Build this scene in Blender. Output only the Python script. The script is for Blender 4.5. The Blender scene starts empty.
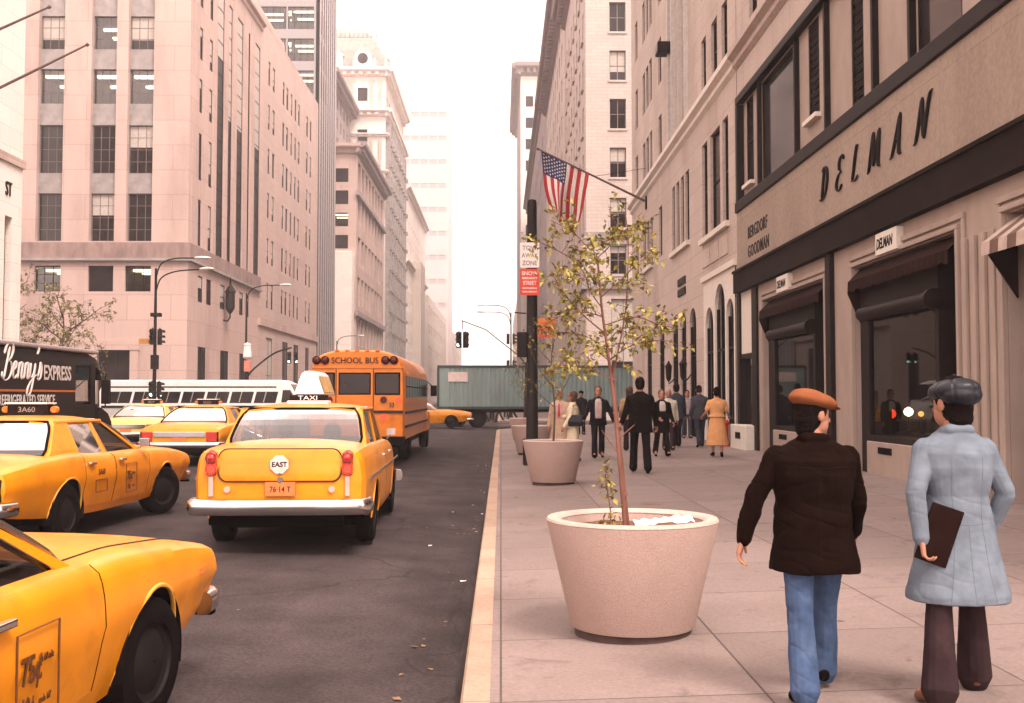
import bpy, bmesh, math, random
import numpy as np
from mathutils import Vector, Matrix, Euler, noise as mnoise
R = math.radians
rnd = random.Random(11)
scene = bpy.context.scene
COL = scene.collection

# ------------------------------------------------------------------ materials
MATS = {}
def new_mat(name):
    m = bpy.data.materials.new(name); m.use_nodes = True
    nt = m.node_tree; nt.nodes.clear()
    return m, nt, nt.nodes, nt.links

def mat(name, col, rough=.6, metal=0, var=.12, scale=6, bump=0, bscale=60, coat=0, spec=.22,
        stain=0, staincol=(.05, .04, .035), sscale=.8, stretch=(1, 1, 1), trans=0):
    if name in MATS: return MATS[name]
    m, nt, N, L = new_mat(name)
    out = N.new('ShaderNodeOutputMaterial'); b = N.new('ShaderNodeBsdfPrincipled')
    L.new(b.outputs[0], out.inputs[0])
    b.inputs['Roughness'].default_value = rough; b.inputs['Metallic'].default_value = metal
    b.inputs['Specular IOR Level'].default_value = spec
    if coat: b.inputs['Coat Weight'].default_value = coat; b.inputs['Coat Roughness'].default_value = .06
    if trans: b.inputs['Transmission Weight'].default_value = trans
    tc = N.new('ShaderNodeTexCoord'); mp = N.new('ShaderNodeMapping'); mp.inputs['Scale'].default_value = stretch
    L.new(tc.outputs['Object'], mp.inputs[0])
    nz = N.new('ShaderNodeTexNoise'); nz.inputs['Scale'].default_value = scale; nz.inputs['Detail'].default_value = 5
    L.new(mp.outputs[0], nz.inputs['Vector'])
    mr = N.new('ShaderNodeMapRange'); mr.inputs[1].default_value = .3; mr.inputs[2].default_value = .7
    mr.inputs[3].default_value = 1 - var; mr.inputs[4].default_value = 1 + var
    L.new(nz.outputs[0], mr.inputs[0])
    mx = N.new('ShaderNodeVectorMath'); mx.operation = 'SCALE'; mx.inputs[0].default_value = col[:3]
    L.new(mr.outputs[0], mx.inputs['Scale'])
    last = mx.outputs[0]
    if stain:
        n2 = N.new('ShaderNodeTexNoise'); n2.inputs['Scale'].default_value = sscale; n2.inputs['Detail'].default_value = 7
        n2.inputs['Roughness'].default_value = .65
        L.new(mp.outputs[0], n2.inputs['Vector'])
        r2 = N.new('ShaderNodeMapRange'); r2.inputs[1].default_value = .5; r2.inputs[2].default_value = .72
        r2.inputs[3].default_value = 0; r2.inputs[4].default_value = stain
        L.new(n2.outputs[0], r2.inputs[0])
        mm = N.new('ShaderNodeMix'); mm.data_type = 'RGBA'
        L.new(r2.outputs[0], mm.inputs[0]); L.new(last, mm.inputs[6]); mm.inputs[7].default_value = (*staincol, 1)
        last = mm.outputs[2]
    L.new(last, b.inputs['Base Color'])
    if bump:
        n3 = N.new('ShaderNodeTexNoise'); n3.inputs['Scale'].default_value = bscale; n3.inputs['Detail'].default_value = 4
        L.new(mp.outputs[0], n3.inputs['Vector'])
        bp = N.new('ShaderNodeBump'); bp.inputs['Strength'].default_value = bump; bp.inputs['Distance'].default_value = .02
        L.new(n3.outputs[0], bp.inputs['Height']); L.new(bp.outputs[0], b.inputs['Normal'])
    MATS[name] = m
    return m

def block_mat(name, col, bw, bh, mortar=.012, mcol=None, var=.1, offset=.5, rough=.85, bump=.25, axis='XZ', stain=.25,
              staincol=(.09, .07, .06), mortar_dark=.62, sscale=.25, stretch=(1, 1, .22), speck=0, blotch=0):
    """stone or slab courses laid as a brick texture, weathered with noise"""
    if name in MATS: return MATS[name]
    m, nt, N, L = new_mat(name)
    out = N.new('ShaderNodeOutputMaterial'); b = N.new('ShaderNodeBsdfPrincipled'); L.new(b.outputs[0], out.inputs[0])
    b.inputs['Roughness'].default_value = rough; b.inputs['Specular IOR Level'].default_value = .3
    tc = N.new('ShaderNodeTexCoord')
    sp = N.new('ShaderNodeSeparateXYZ'); L.new(tc.outputs['Object'], sp.inputs[0])
    cb = N.new('ShaderNodeCombineXYZ')
    if axis == 'XZ':
        ad = N.new('ShaderNodeMath'); ad.operation = 'ADD'
        L.new(sp.outputs[0], ad.inputs[0]); L.new(sp.outputs[1], ad.inputs[1])
        L.new(ad.outputs[0], cb.inputs[0]); L.new(sp.outputs[2], cb.inputs[1])
    else:
        L.new(sp.outputs[0], cb.inputs[0]); L.new(sp.outputs[1], cb.inputs[1])
    bt = N.new('ShaderNodeTexBrick'); bt.offset = offset; bt.squash = 1
    bt.inputs['Scale'].default_value = 1; bt.inputs['Mortar Size'].default_value = mortar
    bt.inputs['Mortar Smooth'].default_value = .3
    bt.inputs['Brick Width'].default_value = bw; bt.inputs['Row Height'].default_value = bh
    c = Vector(col)
    bt.inputs['Color1'].default_value = (*(c * (1 - var)), 1); bt.inputs['Color2'].default_value = (*(c * (1 + var)), 1)
    bt.inputs['Mortar'].default_value = (*(mcol or (c * mortar_dark)), 1)
    L.new(cb.outputs[0], bt.inputs['Vector'])
    mp = N.new('ShaderNodeMapping'); mp.inputs['Scale'].default_value = stretch; L.new(tc.outputs['Object'], mp.inputs[0])
    n2 = N.new('ShaderNodeTexNoise'); n2.inputs['Scale'].default_value = sscale; n2.inputs['Detail'].default_value = 9
    n2.inputs['Roughness'].default_value = .66
    L.new(mp.outputs[0], n2.inputs['Vector'])
    r2 = N.new('ShaderNodeMapRange'); r2.inputs[1].default_value = .46; r2.inputs[2].default_value = .75
    r2.inputs[3].default_value = 0; r2.inputs[4].default_value = stain
    L.new(n2.outputs[0], r2.inputs[0])
    mm = N.new('ShaderNodeMix'); mm.data_type = 'RGBA'
    L.new(r2.outputs[0], mm.inputs[0]); L.new(bt.outputs[0], mm.inputs[6]); mm.inputs[7].default_value = (*staincol, 1)
    last = mm.outputs[2]
    n4 = N.new('ShaderNodeTexNoise'); n4.inputs['Scale'].default_value = 38 if axis == 'XY' else 14; n4.inputs['Detail'].default_value = 6
    L.new(tc.outputs['Object'], n4.inputs['Vector'])
    r4 = N.new('ShaderNodeMapRange'); r4.inputs[1].default_value = .3; r4.inputs[2].default_value = .7
    r4.inputs[3].default_value = .88; r4.inputs[4].default_value = 1.12
    L.new(n4.outputs[0], r4.inputs[0])
    vs = N.new('ShaderNodeVectorMath'); vs.operation = 'SCALE'; L.new(last, vs.inputs[0]); L.new(r4.outputs[0], vs.inputs['Scale'])
    last = vs.outputs[0]
    if blotch:
        n6 = N.new('ShaderNodeTexNoise'); n6.inputs['Scale'].default_value = 2.6; n6.inputs['Detail'].default_value = 8; n6.inputs['Roughness'].default_value = .7; n6.inputs['Distortion'].default_value = .6
        L.new(tc.outputs['Object'], n6.inputs['Vector'])
        r6 = N.new('ShaderNodeMapRange'); r6.inputs[1].default_value = .56; r6.inputs[2].default_value = .70; r6.inputs[3].default_value = 0; r6.inputs[4].default_value = blotch
        L.new(n6.outputs[0], r6.inputs[0]); m6 = N.new('ShaderNodeMix'); m6.data_type = 'RGBA'; L.new(r6.outputs[0], m6.inputs[0]); L.new(last, m6.inputs[6]); m6.inputs[7].default_value = (.06, .042, .04, 1); last = m6.outputs[2]
    if speck:
        vo = N.new('ShaderNodeTexVoronoi'); vo.inputs['Scale'].default_value = 1.6; L.new(tc.outputs['Object'], vo.inputs['Vector'])
        r5 = N.new('ShaderNodeMapRange'); r5.inputs[1].default_value = .035; r5.inputs[2].default_value = .06
        r5.inputs[3].default_value = speck; r5.inputs[4].default_value = 0; L.new(vo.outputs['Distance'], r5.inputs[0])
        m5 = N.new('ShaderNodeMix'); m5.data_type = 'RGBA'; L.new(r5.outputs[0], m5.inputs[0]); L.new(last, m5.inputs[6])
        m5.inputs[7].default_value = (.03, .025, .025, 1); last = m5.outputs[2]
    L.new(last, b.inputs['Base Color'])
    bp = N.new('ShaderNodeBump'); bp.inputs['Strength'].default_value = bump; bp.inputs['Distance'].default_value = .02
    L.new(bt.outputs['Fac'], bp.inputs['Height']); bp.invert = True
    L.new(bp.outputs[0], b.inputs['Normal'])
    MATS[name] = m
    return m

def emit_mat(name, col, s):
    if name in MATS: return MATS[name]
    m, nt, N, L = new_mat(name)
    out = N.new('ShaderNodeOutputMaterial'); e = N.new('ShaderNodeEmission')
    e.inputs[0].default_value = (*col, 1); e.inputs[1].default_value = s
    L.new(e.outputs[0], out.inputs[0]); MATS[name] = m
    return m

def clear_glass(name, tint=(.6, .6, .6), base=.12, rough=.02, blend=.3):
    """a pane: tinted see-through with mirror-like reflection growing at grazing angles"""
    if name in MATS: return MATS[name]
    m, nt, N, L = new_mat(name)
    out = N.new('ShaderNodeOutputMaterial'); mx = N.new('ShaderNodeMixShader')
    t = N.new('ShaderNodeBsdfTransparent'); t.inputs[0].default_value = (*tint, 1)
    g = N.new('ShaderNodeBsdfGlossy'); g.inputs['Roughness'].default_value = rough
    lw = N.new('ShaderNodeLayerWeight'); lw.inputs[0].default_value = blend
    mr = N.new('ShaderNodeMapRange'); mr.inputs[3].default_value = base; mr.inputs[4].default_value = .95
    L.new(lw.outputs['Fresnel'], mr.inputs[0]); L.new(mr.outputs[0], mx.inputs[0])
    L.new(t.outputs[0], mx.inputs[1]); L.new(g.outputs[0], mx.inputs[2]); L.new(mx.outputs[0], out.inputs[0])
    MATS[name] = m
    return m

M_BLACK = mat('black_rubber', (.005, .0035, .0035), .85, var=.2, scale=20, spec=.06)
M_DARK = mat('dark_metal', (.010, .006, .006), .6, var=.2, spec=.12)
M_CHROME = mat('chrome', (.6, .57, .55), .2, 1, var=.06)
M_GLASS = mat('window_glass', (.022, .014, .013), .12, spec=.35, var=.5, scale=.7)
M_GLASS_R = mat('shop_glass', (.012, .008, .007), .05, spec=.45, var=.3, scale=.7)
M_CAR_GLASS = clear_glass('car_glass', (.45, .42, .42), .07, blend=.22)
M_REAR_GLASS = clear_glass('rear_glass', (.62, .59, .62), .12, blend=.2)
M_CLEAR = clear_glass('clear_glass', (.8, .8, .78), .07)
M_LIT = emit_mat('fluorescent', (1, .86, .55), 2.2)
M_WHITE = mat('white_paint', (.75, .73, .7), .45, var=.06)

# ------------------------------------------------------------------ mesh building
class MB:
    def __init__(s): s.v = []; s.f = []; s.m = []
    def add(s, vs, fs, mi=0):
        o = len(s.v); s.v += [tuple(v) for v in vs]
        s.f += [tuple(i + o for i in f) for f in fs]; s.m += [mi] * len(fs)
        return s
    def box(s, x0, x1, y0, y1, z0, z1, mi=0):
        vs = [(x, y, z) for z in (z0, z1) for y in (y0, y1) for x in (x0, x1)]
        return s.add(vs, [(0, 2, 3, 1), (4, 5, 7, 6), (0, 1, 5, 4), (2, 6, 7, 3), (0, 4, 6, 2), (1, 3, 7, 5)], mi)
    def quad(s, a, b, c, d, mi=0): return s.add([a, b, c, d], [(0, 1, 2, 3)], mi)
    def prism(s, poly, a0, a1, axis='x', mi=0):
        """poly is a list of 2D points; extruded along axis"""
        n = len(poly)
        def P(p, a):
            return {'x': (a, p[0], p[1]), 'y': (p[0], a, p[1]), 'z': (p[0], p[1], a)}[axis]
        vs = [P(p, a0) for p in poly] + [P(p, a1) for p in poly]
        fs = [tuple(range(n))[::-1], tuple(range(n, 2 * n))] + [(i, (i + 1) % n, n + (i + 1) % n, n + i) for i in range(n)]
        return s.add(vs, fs, mi)
    def tube(s, pts, rad, n=8, mi=0, sx=1, caps=True):
        pts = [Vector(p) for p in pts]
        if not isinstance(rad, (list, tuple)): rad = [rad] * len(pts)
        rings = []; prev = None
        for i, p in enumerate(pts):
            a = pts[max(i - 1, 0)]; b = pts[min(i + 1, len(pts) - 1)]
            d = (b - a)
            d = d.normalized() if d.length > 1e-9 else Vector((0, 0, 1))
            if prev is None:
                ref = Vector((0, 0, 1)) if abs(d.z) < .9 else Vector((1, 0, 0))
                x = d.cross(ref).normalized()
            else:
                x = prev - d * prev.dot(d)
                x = x.normalized() if x.length > 1e-6 else d.orthogonal().normalized()
            prev = x; y = d.cross(x)
            rings.append([p + (x * math.cos(t) * sx + y * math.sin(t)) * rad[i] for t in [2 * math.pi * k / n for k in range(n)]])
        return s.rings(rings, mi, caps)
    def rings(s, rings, mi=0, caps=True, close=True):
        n = len(rings[0]); vs = [p for r in rings for p in r]; fs = []
        for i in range(len(rings) - 1):
            for k in range(n if close else n - 1):
                a = i * n + k; b = i * n + (k + 1) % n
                fs.append((a, b, b + n, a + n))
        if caps:
            fs.append(tuple(range(n))[::-1]); fs.append(tuple(range((len(rings) - 1) * n, len(rings) * n)))
        return s.add(vs, fs, mi)
    def lathe(s, prof, n=32, c=(0, 0, 0), mi=0, axis='z', caps=False):
        rings = []
        for r, z in prof:
            ring = []
            for k in range(n):
                t = 2 * math.pi * k / n
                p = (r * math.cos(t), r * math.sin(t), z)
                if axis == 'x': p = (p[2], p[0], p[1])
                if axis == 'y': p = (p[0], p[2], p[1])
                ring.append((p[0] + c[0], p[1] + c[1], p[2] + c[2]))
            rings.append(ring)
        return s.rings(rings, mi, caps)
    def disc(s, c, r, h, axis='y', n=20, mi=0):
        return s.lathe([(r * .98, 0), (r, h * .2), (r, h * .8), (r * .98, h)], n, c, mi, axis, True)
    def sweep(s, path, sec, up=(0, 0, 1), mi=0, caps=True):
        """sec: 2D points (side, up) swept along path"""
        path = [Vector(p) for p in path]; up = Vector(up); rings = []
        for i, p in enumerate(path):
            d = (path[min(i + 1, len(path) - 1)] - path[max(i - 1, 0)]).normalized()
            x = d.cross(up).normalized()
            rings.append([p + x * a + up * b for a, b in sec])
        return s.rings(rings, mi, caps)
    def mesh(s, name, mats, smooth=None):
        me = bpy.data.meshes.new(name); me.from_pydata(s.v, [], s.f)
        for m in (mats if isinstance(mats, (list, tuple)) else [mats]): me.materials.append(m)
        if any(s.m): me.polygons.foreach_set('material_index', s.m)
        me.validate(); me.update()
        bm = bmesh.new(); bm.from_mesh(me); bmesh.ops.recalc_face_normals(bm, faces=bm.faces); bm.to_mesh(me); bm.free()
        if smooth is not None:
            me.polygons.foreach_set('use_smooth', [True] * len(me.polygons)); me.set_sharp_from_angle(angle=R(smooth))
        return me
    def build(s, name, mats, parent=None, loc=(0, 0, 0), rot=(0, 0, 0), smooth=None, bevel=0, seg=2):
        o = bpy.data.objects.new(name, s.mesh(name, mats, smooth)); COL.objects.link(o)
        o.location = loc; o.rotation_euler = rot
        if parent: o.parent = parent
        if bevel:
            b = o.modifiers.new('bevel', 'BEVEL'); b.width = bevel; b.segments = seg; b.limit_method = 'ANGLE'; b.angle_limit = R(40)
        return o

def link_mesh(name, me, parent=None, loc=(0, 0, 0), rot=(0, 0, 0)):
    o = bpy.data.objects.new(name, me); COL.objects.link(o); o.location = loc; o.rotation_euler = rot
    if parent: o.parent = parent
    return o
def tag(o, label, cat, group=None, kind=None):
    if label: o['label'] = label
    if cat: o['category'] = cat
    if group: o['group'] = group
    if kind: o['kind'] = kind
    return o
def struct(o): o['kind'] = 'structure'; return o
def empty(name, loc, rz, label, cat, group=None):
    o = bpy.data.objects.new(name, None); COL.objects.link(o); o.location = loc; o.rotation_euler = (0, 0, rz); o.empty_display_size = .2
    return tag(o, label, cat, group)
def copy_tree(o, parent=None):
    c = o.copy(); COL.objects.link(c); c.parent = parent
    for ch in list(o.children): copy_tree(ch, c)
    return c
DG = None
def eval_mesh(o):
    dg = bpy.context.evaluated_depsgraph_get(); dg.update()
    return bpy.data.meshes.new_from_object(o.evaluated_get(dg))

def text(name, s, size, m, parent, loc, rot=(R(90), 0, 0), ext=.01, shear=0, align='LEFT', sx=1, off=0, space=1.0, line=1.0):
    cu = bpy.data.curves.new(name, 'FONT'); cu.body = s; cu.size = size; cu.extrude = ext; cu.shear = shear
    cu.align_x = align; cu.offset = off; cu.space_character = space; cu.space_line = line; cu.resolution_u = 3
    t = bpy.data.objects.new('tmp', cu); COL.objects.link(t)
    me = eval_mesh(t); bpy.data.objects.remove(t); bpy.data.curves.remove(cu)
    me.name = name; me.materials.clear(); me.materials.append(m)
    if sx != 1: me.transform(Matrix.Diagonal((sx, 1, 1, 1)))
    return link_mesh(name, me, parent, loc, rot)

def smooth_path(pts, k=6):
    """Catmull-Rom through 2D or 3D points"""
    P = [Vector(p) for p in pts]; P = [P[0] * 2 - P[1]] + P + [P[-1] * 2 - P[-2]]; out = []
    for i in range(1, len(P) - 2):
        for j in range(k):
            t = j / k; a, b, c, d = P[i - 1], P[i], P[i + 1], P[i + 2]
            out.append(.5 * ((2 * b) + (c - a) * t + (2 * a - 5 * b + 4 * c - d) * t * t + (3 * b - a - 3 * c + d) * t ** 3))
    out.append(P[-2]); return out

def lettering(name, strokes, scale, m, parent, loc, rot=(R(90), 0, 0), thick=.05, thin=.02, slant=0, depth=.5):
    """brush letters: each stroke a ribbon-like tube, heavier on downstrokes"""
    mb = MB()
    for st in strokes:
        p2 = smooth_path([(x + slant * y, y) for x, y in st], 5)
        pts = [Vector((p[0] * scale, p[1] * scale, 0)) for p in p2]; rad = []
        for i in range(len(pts)):
            d = pts[min(i + 1, len(pts) - 1)] - pts[max(i - 1, 0)]
            v = abs(d.y) / (d.length + 1e-9); rad.append((thin + (thick - thin) * v * v) * scale)
        rad[0] *= .5; rad[-1] *= .5
        mb.tube(pts, rad, 6, 0)
    return mb.build(name, m, parent, loc, rot)

# ------------------------------------------------------------------ facades
WIN = {}
def window_mesh(w, h, style, m_frame, m_glass, var=0, blind=None):
    key = (round(w, 2), round(h, 2), style, m_frame.name, m_glass.name, var, blind is None)
    if key in WIN: return WIN[key]
    mb = MB(); t = min(.06, w * .09)
    if style == 'louvre':
        k = int(h / .16)
        for i in range(k):
            z = i * h / k
            mb.add([(t, .05, z), (w - t, .05, z), (w - t, .01, z + .1), (t, .01, z + .1), (t, .07, z + .01), (w - t, .07, z + .01), (w - t, .03, z + .11), (t, .03, z + .11)],
                   [(0, 1, 2, 3), (4, 7, 6, 5), (3, 2, 6, 7), (0, 4, 5, 1)], 0)
        mb.box(0, w, .1, .12, 0, h, 1)
    elif style == 'lit':
        mb.quad((0, .045, 0), (w, .045, 0), (w, .045, h), (0, .045, h), 2)
        D = 6.0; x0, x1 = -.6, w + .6
        mb.quad((x0, D, 0), (x1, D, 0), (x1, D, h + .1), (x0, D, h + .1), 5); mb.quad((x0, .1, h + .1), (x1, .1, h + .1), (x1, D, h + .1), (x0, D, h + .1), 5)
        mb.quad((x0, .1, 0), (x1, .1, 0), (x1, D, 0), (x0, D, 0), 1)
        for x in (x0, x1): mb.quad((x, .1, 0), (x, D, 0), (x, D, h + .1), (x, .1, h + .1), 5)
        for yy in ((1.6, 4.2) if var % 2 == 0 else (2.6, 4.6)):
            mb.box(x0 + .2, x1 - .2, yy, yy + .3, h - .1, h + .06, 4)
    else:
        mb.quad((0, .045, 0), (w, .045, 0), (w, .045, h), (0, .045, h), 1)
    # frame
    if style != 'bare':
        for x0, x1, z0, z1 in ((0, t, 0, h), (w - t, w, 0, h), (t, w - t, 0, t), (t, w - t, h - t, h)):
            mb.box(x0, x1, 0, .06, z0, z1, 0)
    if style == 'sash':
        mb.box(t, w - t, .012, .06, h * .5 - .03, h * .5 + .03, 0)
    if style in ('grid', 'lit'):
        nx = 3 if w < 2.2 else 4; nz = max(3, int(h / .75))
        for i in range(1, nx): mb.box(w * i / nx - .022, w * i / nx + .022, .016, .06, t, h - t, 0)
        for i in range(1, nz): mb.box(t, w - t, .022, .06, h * i / nz - .018, h * i / nz + .018, 0)
    if style == 'two':
        mb.box(w / 2 - .03, w / 2 + .03, .012, .06, t, h - t, 0); mb.box(t, w - t, .016, .06, h * .5 - .025, h * .5 + .025, 0)
    if style == 'strip':
        k = max(1, int(h / 1.3))
        for i in range(1, k): mb.box(t, w - t, .016, .06, h * i / k - .03, h * i / k + .03, 0)
    if blind is not None and style not in ('louvre', 'lit'):
        fr = (0, .25, .45, .7)[var % 4]
        if fr: mb.quad((t, .038, h * (1 - fr)), (w - t, .038, h * (1 - fr)), (w - t, .038, h - t), (t, .038, h - t), 3)
    me = mb.mesh('window', [m_frame, m_glass, M_CLEAR, blind or M_BLIND, M_LIT, M_ROOM]); WIN[key] = me
    return me
M_ROOM = mat('office_room', (.10, .055, .04), .8, var=.2)
M_BLIND = mat('window_blind', (.45, .4, .36), .8, var=.1)

def wall_mesh(mb, W, z0, z1, holes, depth, mi=0, mr=0, y0=0):
    """a wall in the local xz plane (outside is -y) with openings cut and their reveals built"""
    xs = sorted({0, W} | {round(h[0], 4) for h in holes} | {round(h[1], 4) for h in holes})
    zs = sorted({z0, z1} | {round(h[2], 4) for h in holes} | {round(h[3], 4) for h in holes})
    xs = [x for x in xs if 0 <= x <= W]; zs = [z for z in zs if z0 <= z <= z1]
    X = np.array(xs); Z = np.array(zs); occ = np.zeros((len(xs) - 1, len(zs) - 1), bool)
    cx = (X[:-1] + X[1:]) / 2; cz = (Z[:-1] + Z[1:]) / 2
    for h in holes:
        occ |= ((cx > h[0]) & (cx < h[1]))[:, None] & ((cz > h[2]) & (cz < h[3]))[None, :]
    for i in range(len(xs) - 1):
        j = 0
        while j < len(zs) - 1:
            if occ[i, j]: j += 1; continue
            k = j
            while k < len(zs) - 1 and not occ[i, k]: k += 1
            mb.quad((xs[i], y0, zs[j]), (xs[i + 1], y0, zs[j]), (xs[i + 1], y0, zs[k]), (xs[i], y0, zs[k]), mi)
            j = k
    for h in holes:
        x0, x1, a, b = h[:4]; d = h[4] if len(h) > 4 and isinstance(h[4], (int, float)) else depth
        mb.quad((x0, y0, a), (x0, y0, b), (x0, y0 + d, b), (x0, y0 + d, a), mr); mb.quad((x1, y0, a), (x1, y0 + d, a), (x1, y0 + d, b), (x1, y0, b), mr)
        mb.quad((x0, y0, b), (x1, y0, b), (x1, y0 + d, b), (x0, y0 + d, b), mr); mb.quad((x0, y0, a), (x0, y0 + d, a), (x1, y0 + d, a), (x1, y0, a), mr)
    return mb

def facade(parent, loc, rz, W, z0, z1, wins, mw, depth=.35, m_frame=None, m_glass=None, name='wall', sills=0, msill=None, blind=None):
    """wins: (x0, x1, z0, z1, style). Builds the wall as one part and each window as a part."""
    m_frame = m_frame or M_DARK; m_glass = m_glass or M_GLASS
    mb = wall_mesh(MB(), W, z0, z1, [w[:4] for w in wins], depth)
    if sills:
        for w in wins: mb.box(w[0] - .1, w[1] + .1, -sills, .1, w[2] - .16, w[2] - .005, 0)
    wl = mb.build(name, mw, parent, loc, (0, 0, rz))
    c, s = math.cos(rz), math.sin(rz)
    for w in wins:
        if w[4] is None: continue
        me = window_mesh(w[1] - w[0], w[3] - w[2], w[4], m_frame, m_glass, rnd.randrange(4) if (blind or w[4] == 'lit') else 0, blind)
        x, y = w[0], depth - .08
        link_mesh('window', me, parent, (loc[0] + x * c - y * s, loc[1] + x * s + y * c, loc[2] + w[2]), (0, 0, rz))
    return wl
# ------------------------------------------------------------------ camera, sky, sun
CAMZ = 1.77
cam = bpy.data.objects.new('camera', bpy.data.cameras.new('camera')); COL.objects.link(cam); scene.camera = cam
cam.location = (0, 0, CAMZ); cam.rotation_euler = (R(90 + 2.48), 0, R(-.6))
cam.data.sensor_width = 36; cam.data.lens = 36 * 1050 / 1024; cam.data.clip_end = 3000; cam.data.clip_start = .1
w = bpy.data.worlds.new('World'); scene.world = w; w.use_nodes = True
N = w.node_tree.nodes; L = w.node_tree.links; N.clear()
sky = N.new('ShaderNodeTexSky'); sky.sky_type = 'NISHITA'; sky.sun_disc = False
SUN_EL, SUN_AZ = 54, 146      # degrees; azimuth from +Y clockwise: behind the camera, to the right
sky.sun_elevation = R(SUN_EL); sky.sun_rotation = R(SUN_AZ); sky.air_density = 1; sky.dust_density = 6; sky.ozone_density = 1
hs = N.new('ShaderNodeHueSaturation'); hs.inputs['Saturation'].default_value = .12; L.new(sky.outputs[0], hs.inputs['Color'])
tn = N.new('ShaderNodeMix'); tn.data_type = 'RGBA'; tn.blend_type = 'MULTIPLY'; tn.inputs[0].default_value = 1
L.new(hs.outputs[0], tn.inputs[6]); tn.inputs[7].default_value = (1.0, .81, .75, 1)
ov = N.new('ShaderNodeMix'); ov.data_type = 'RGBA'; ov.inputs[0].default_value = .72      # the bright overcast layer
L.new(tn.outputs[2], ov.inputs[6]); ov.inputs[7].default_value = (9.9, 7.85, 7.2, 1)
bg = N.new('ShaderNodeBackground'); bg.inputs[1].default_value = .15; L.new(ov.outputs[2], bg.inputs[0])
wo = N.new('ShaderNodeOutputWorld'); L.new(bg.outputs[0], wo.inputs[0])
sl = bpy.data.lights.new('sun', 'SUN'); sl.energy = 1.5; sl.angle = R(14); sl.color = (1, .84, .74)
sun = bpy.data.objects.new('sun', sl); COL.objects.link(sun)
az = R(SUN_AZ); el = R(SUN_EL)
sdir = Vector((math.sin(az) * math.cos(el), math.cos(az) * math.cos(el), math.sin(el)))
sun.rotation_euler = sdir.to_track_quat('Z', 'Y').to_euler(); sun.location = (0, -20, 60)
vs_ = scene.view_settings; vs_.view_transform = 'Standard'; vs_.look = 'None'; vs_.gamma = 1; vs_.exposure = 1.4
scene.cycles.use_denoising = True
scene.cycles.max_bounces = 6; scene.cycles.volume_bounces = 0; scene.cycles.transparent_max_bounces = 12
scene.cycles.sample_clamp_indirect = 4

# ------------------------------------------------------------------ ground, roads, pavements
def asphalt(name, col, seed):
    m, nt, N, L = new_mat(name)
    out = N.new('ShaderNodeOutputMaterial'); b = N.new('ShaderNodeBsdfPrincipled'); L.new(b.outputs[0], out.inputs[0])
    b.inputs['Roughness'].default_value = .85; b.inputs['Specular IOR Level'].default_value = .12
    tc = N.new('ShaderNodeTexCoord'); mp = N.new('ShaderNodeMapping'); mp.inputs['Location'].default_value = (seed, 0, 0)
    L.new(tc.outputs['Object'], mp.inputs[0])
    def nz(scale, detail, st=None, rough=.6):
        src = mp.outputs[0]
        if st:
            q = N.new('ShaderNodeMapping'); q.inputs['Scale'].default_value = st; L.new(mp.outputs[0], q.inputs[0]); src = q.outputs[0]
        n = N.new('ShaderNodeTexNoise'); n.inputs['Scale'].default_value = scale; n.inputs['Detail'].default_value = detail
        n.inputs['Roughness'].default_value = rough; L.new(src, n.inputs['Vector']); return n.outputs[0]
    def rng(src, a, bb, c, d):
        r = N.new('ShaderNodeMapRange'); r.inputs[1].default_value = a; r.inputs[2].default_value = bb; r.inputs[3].default_value = c; r.inputs[4].default_value = d
        L.new(src, r.inputs[0]); return r.outputs[0]
    def mul(a, bb):
        q = N.new('ShaderNodeMath'); q.operation = 'MULTIPLY'; L.new(a, q.inputs[0]); L.new(bb, q.inputs[1]); return q.outputs[0]
    f = mul(rng(nz(38, 6, None, .8), .32, .68, .5, 1.5), mul(rng(nz(.5, 6, (1, .09, 1)), .35, .68, .62, 1.35), rng(nz(1.1, 8), .32, .68, .68, 1.28)))
    v = N.new('ShaderNodeVectorMath'); v.operation = 'SCALE'; v.inputs[0].default_value = col; L.new(f, v.inputs['Scale'])
    # scattered litter-pale flecks and dark drips
    vo = N.new('ShaderNodeTexVoronoi'); vo.inputs['Scale'].default_value = 2.2; L.new(mp.outputs[0], vo.inputs['Vector'])
    m1 = N.new('ShaderNodeMix'); m1.data_type = 'RGBA'; L.new(rng(vo.outputs['Distance'], .02, .04, .55, 0), m1.inputs[0]); L.new(v.outputs[0], m1.inputs[6]); m1.inputs[7].default_value = (.3, .27, .25, 1)
    # cracks
    v2 = N.new('ShaderNodeTexVoronoi'); v2.feature = 'DISTANCE_TO_EDGE'; v2.inputs['Scale'].default_value = .28
    wq = N.new('ShaderNodeVectorMath'); wq.operation = 'ADD'
    nn = N.new('ShaderNodeTexNoise'); nn.inputs['Scale'].default_value = 1.3; nn.inputs['Detail'].default_value = 5; L.new(mp.outputs[0], nn.inputs['Vector'])
    L.new(mp.outputs[0], wq.inputs[0]); L.new(nn.outputs['Color'], wq.inputs[1]); L.new(wq.outputs[0], v2.inputs['Vector'])
    m2 = N.new('ShaderNodeMix'); m2.data_type = 'RGBA'; L.new(rng(v2.outputs[0], .002, .008, .55, 0), m2.inputs[0]); L.new(m1.outputs[2], m2.inputs[6]); m2.inputs[7].default_value = (.014, .012, .012, 1)
    L.new(m2.outputs[2], b.inputs['Base Color'])
    bp = N.new('ShaderNodeBump'); bp.inputs['Strength'].default_value = .4; bp.inputs['Distance'].default_value = .01
    L.new(nz(140, 3), bp.inputs['Height']); L.new(bp.outputs[0], b.inputs['Normal'])
    return m
M_ASPH = asphalt('asphalt', (.047, .0365, .037), 0)
M_ASPH2 = asphalt('asphalt_side', (.075, .055, .055), 40)
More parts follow.
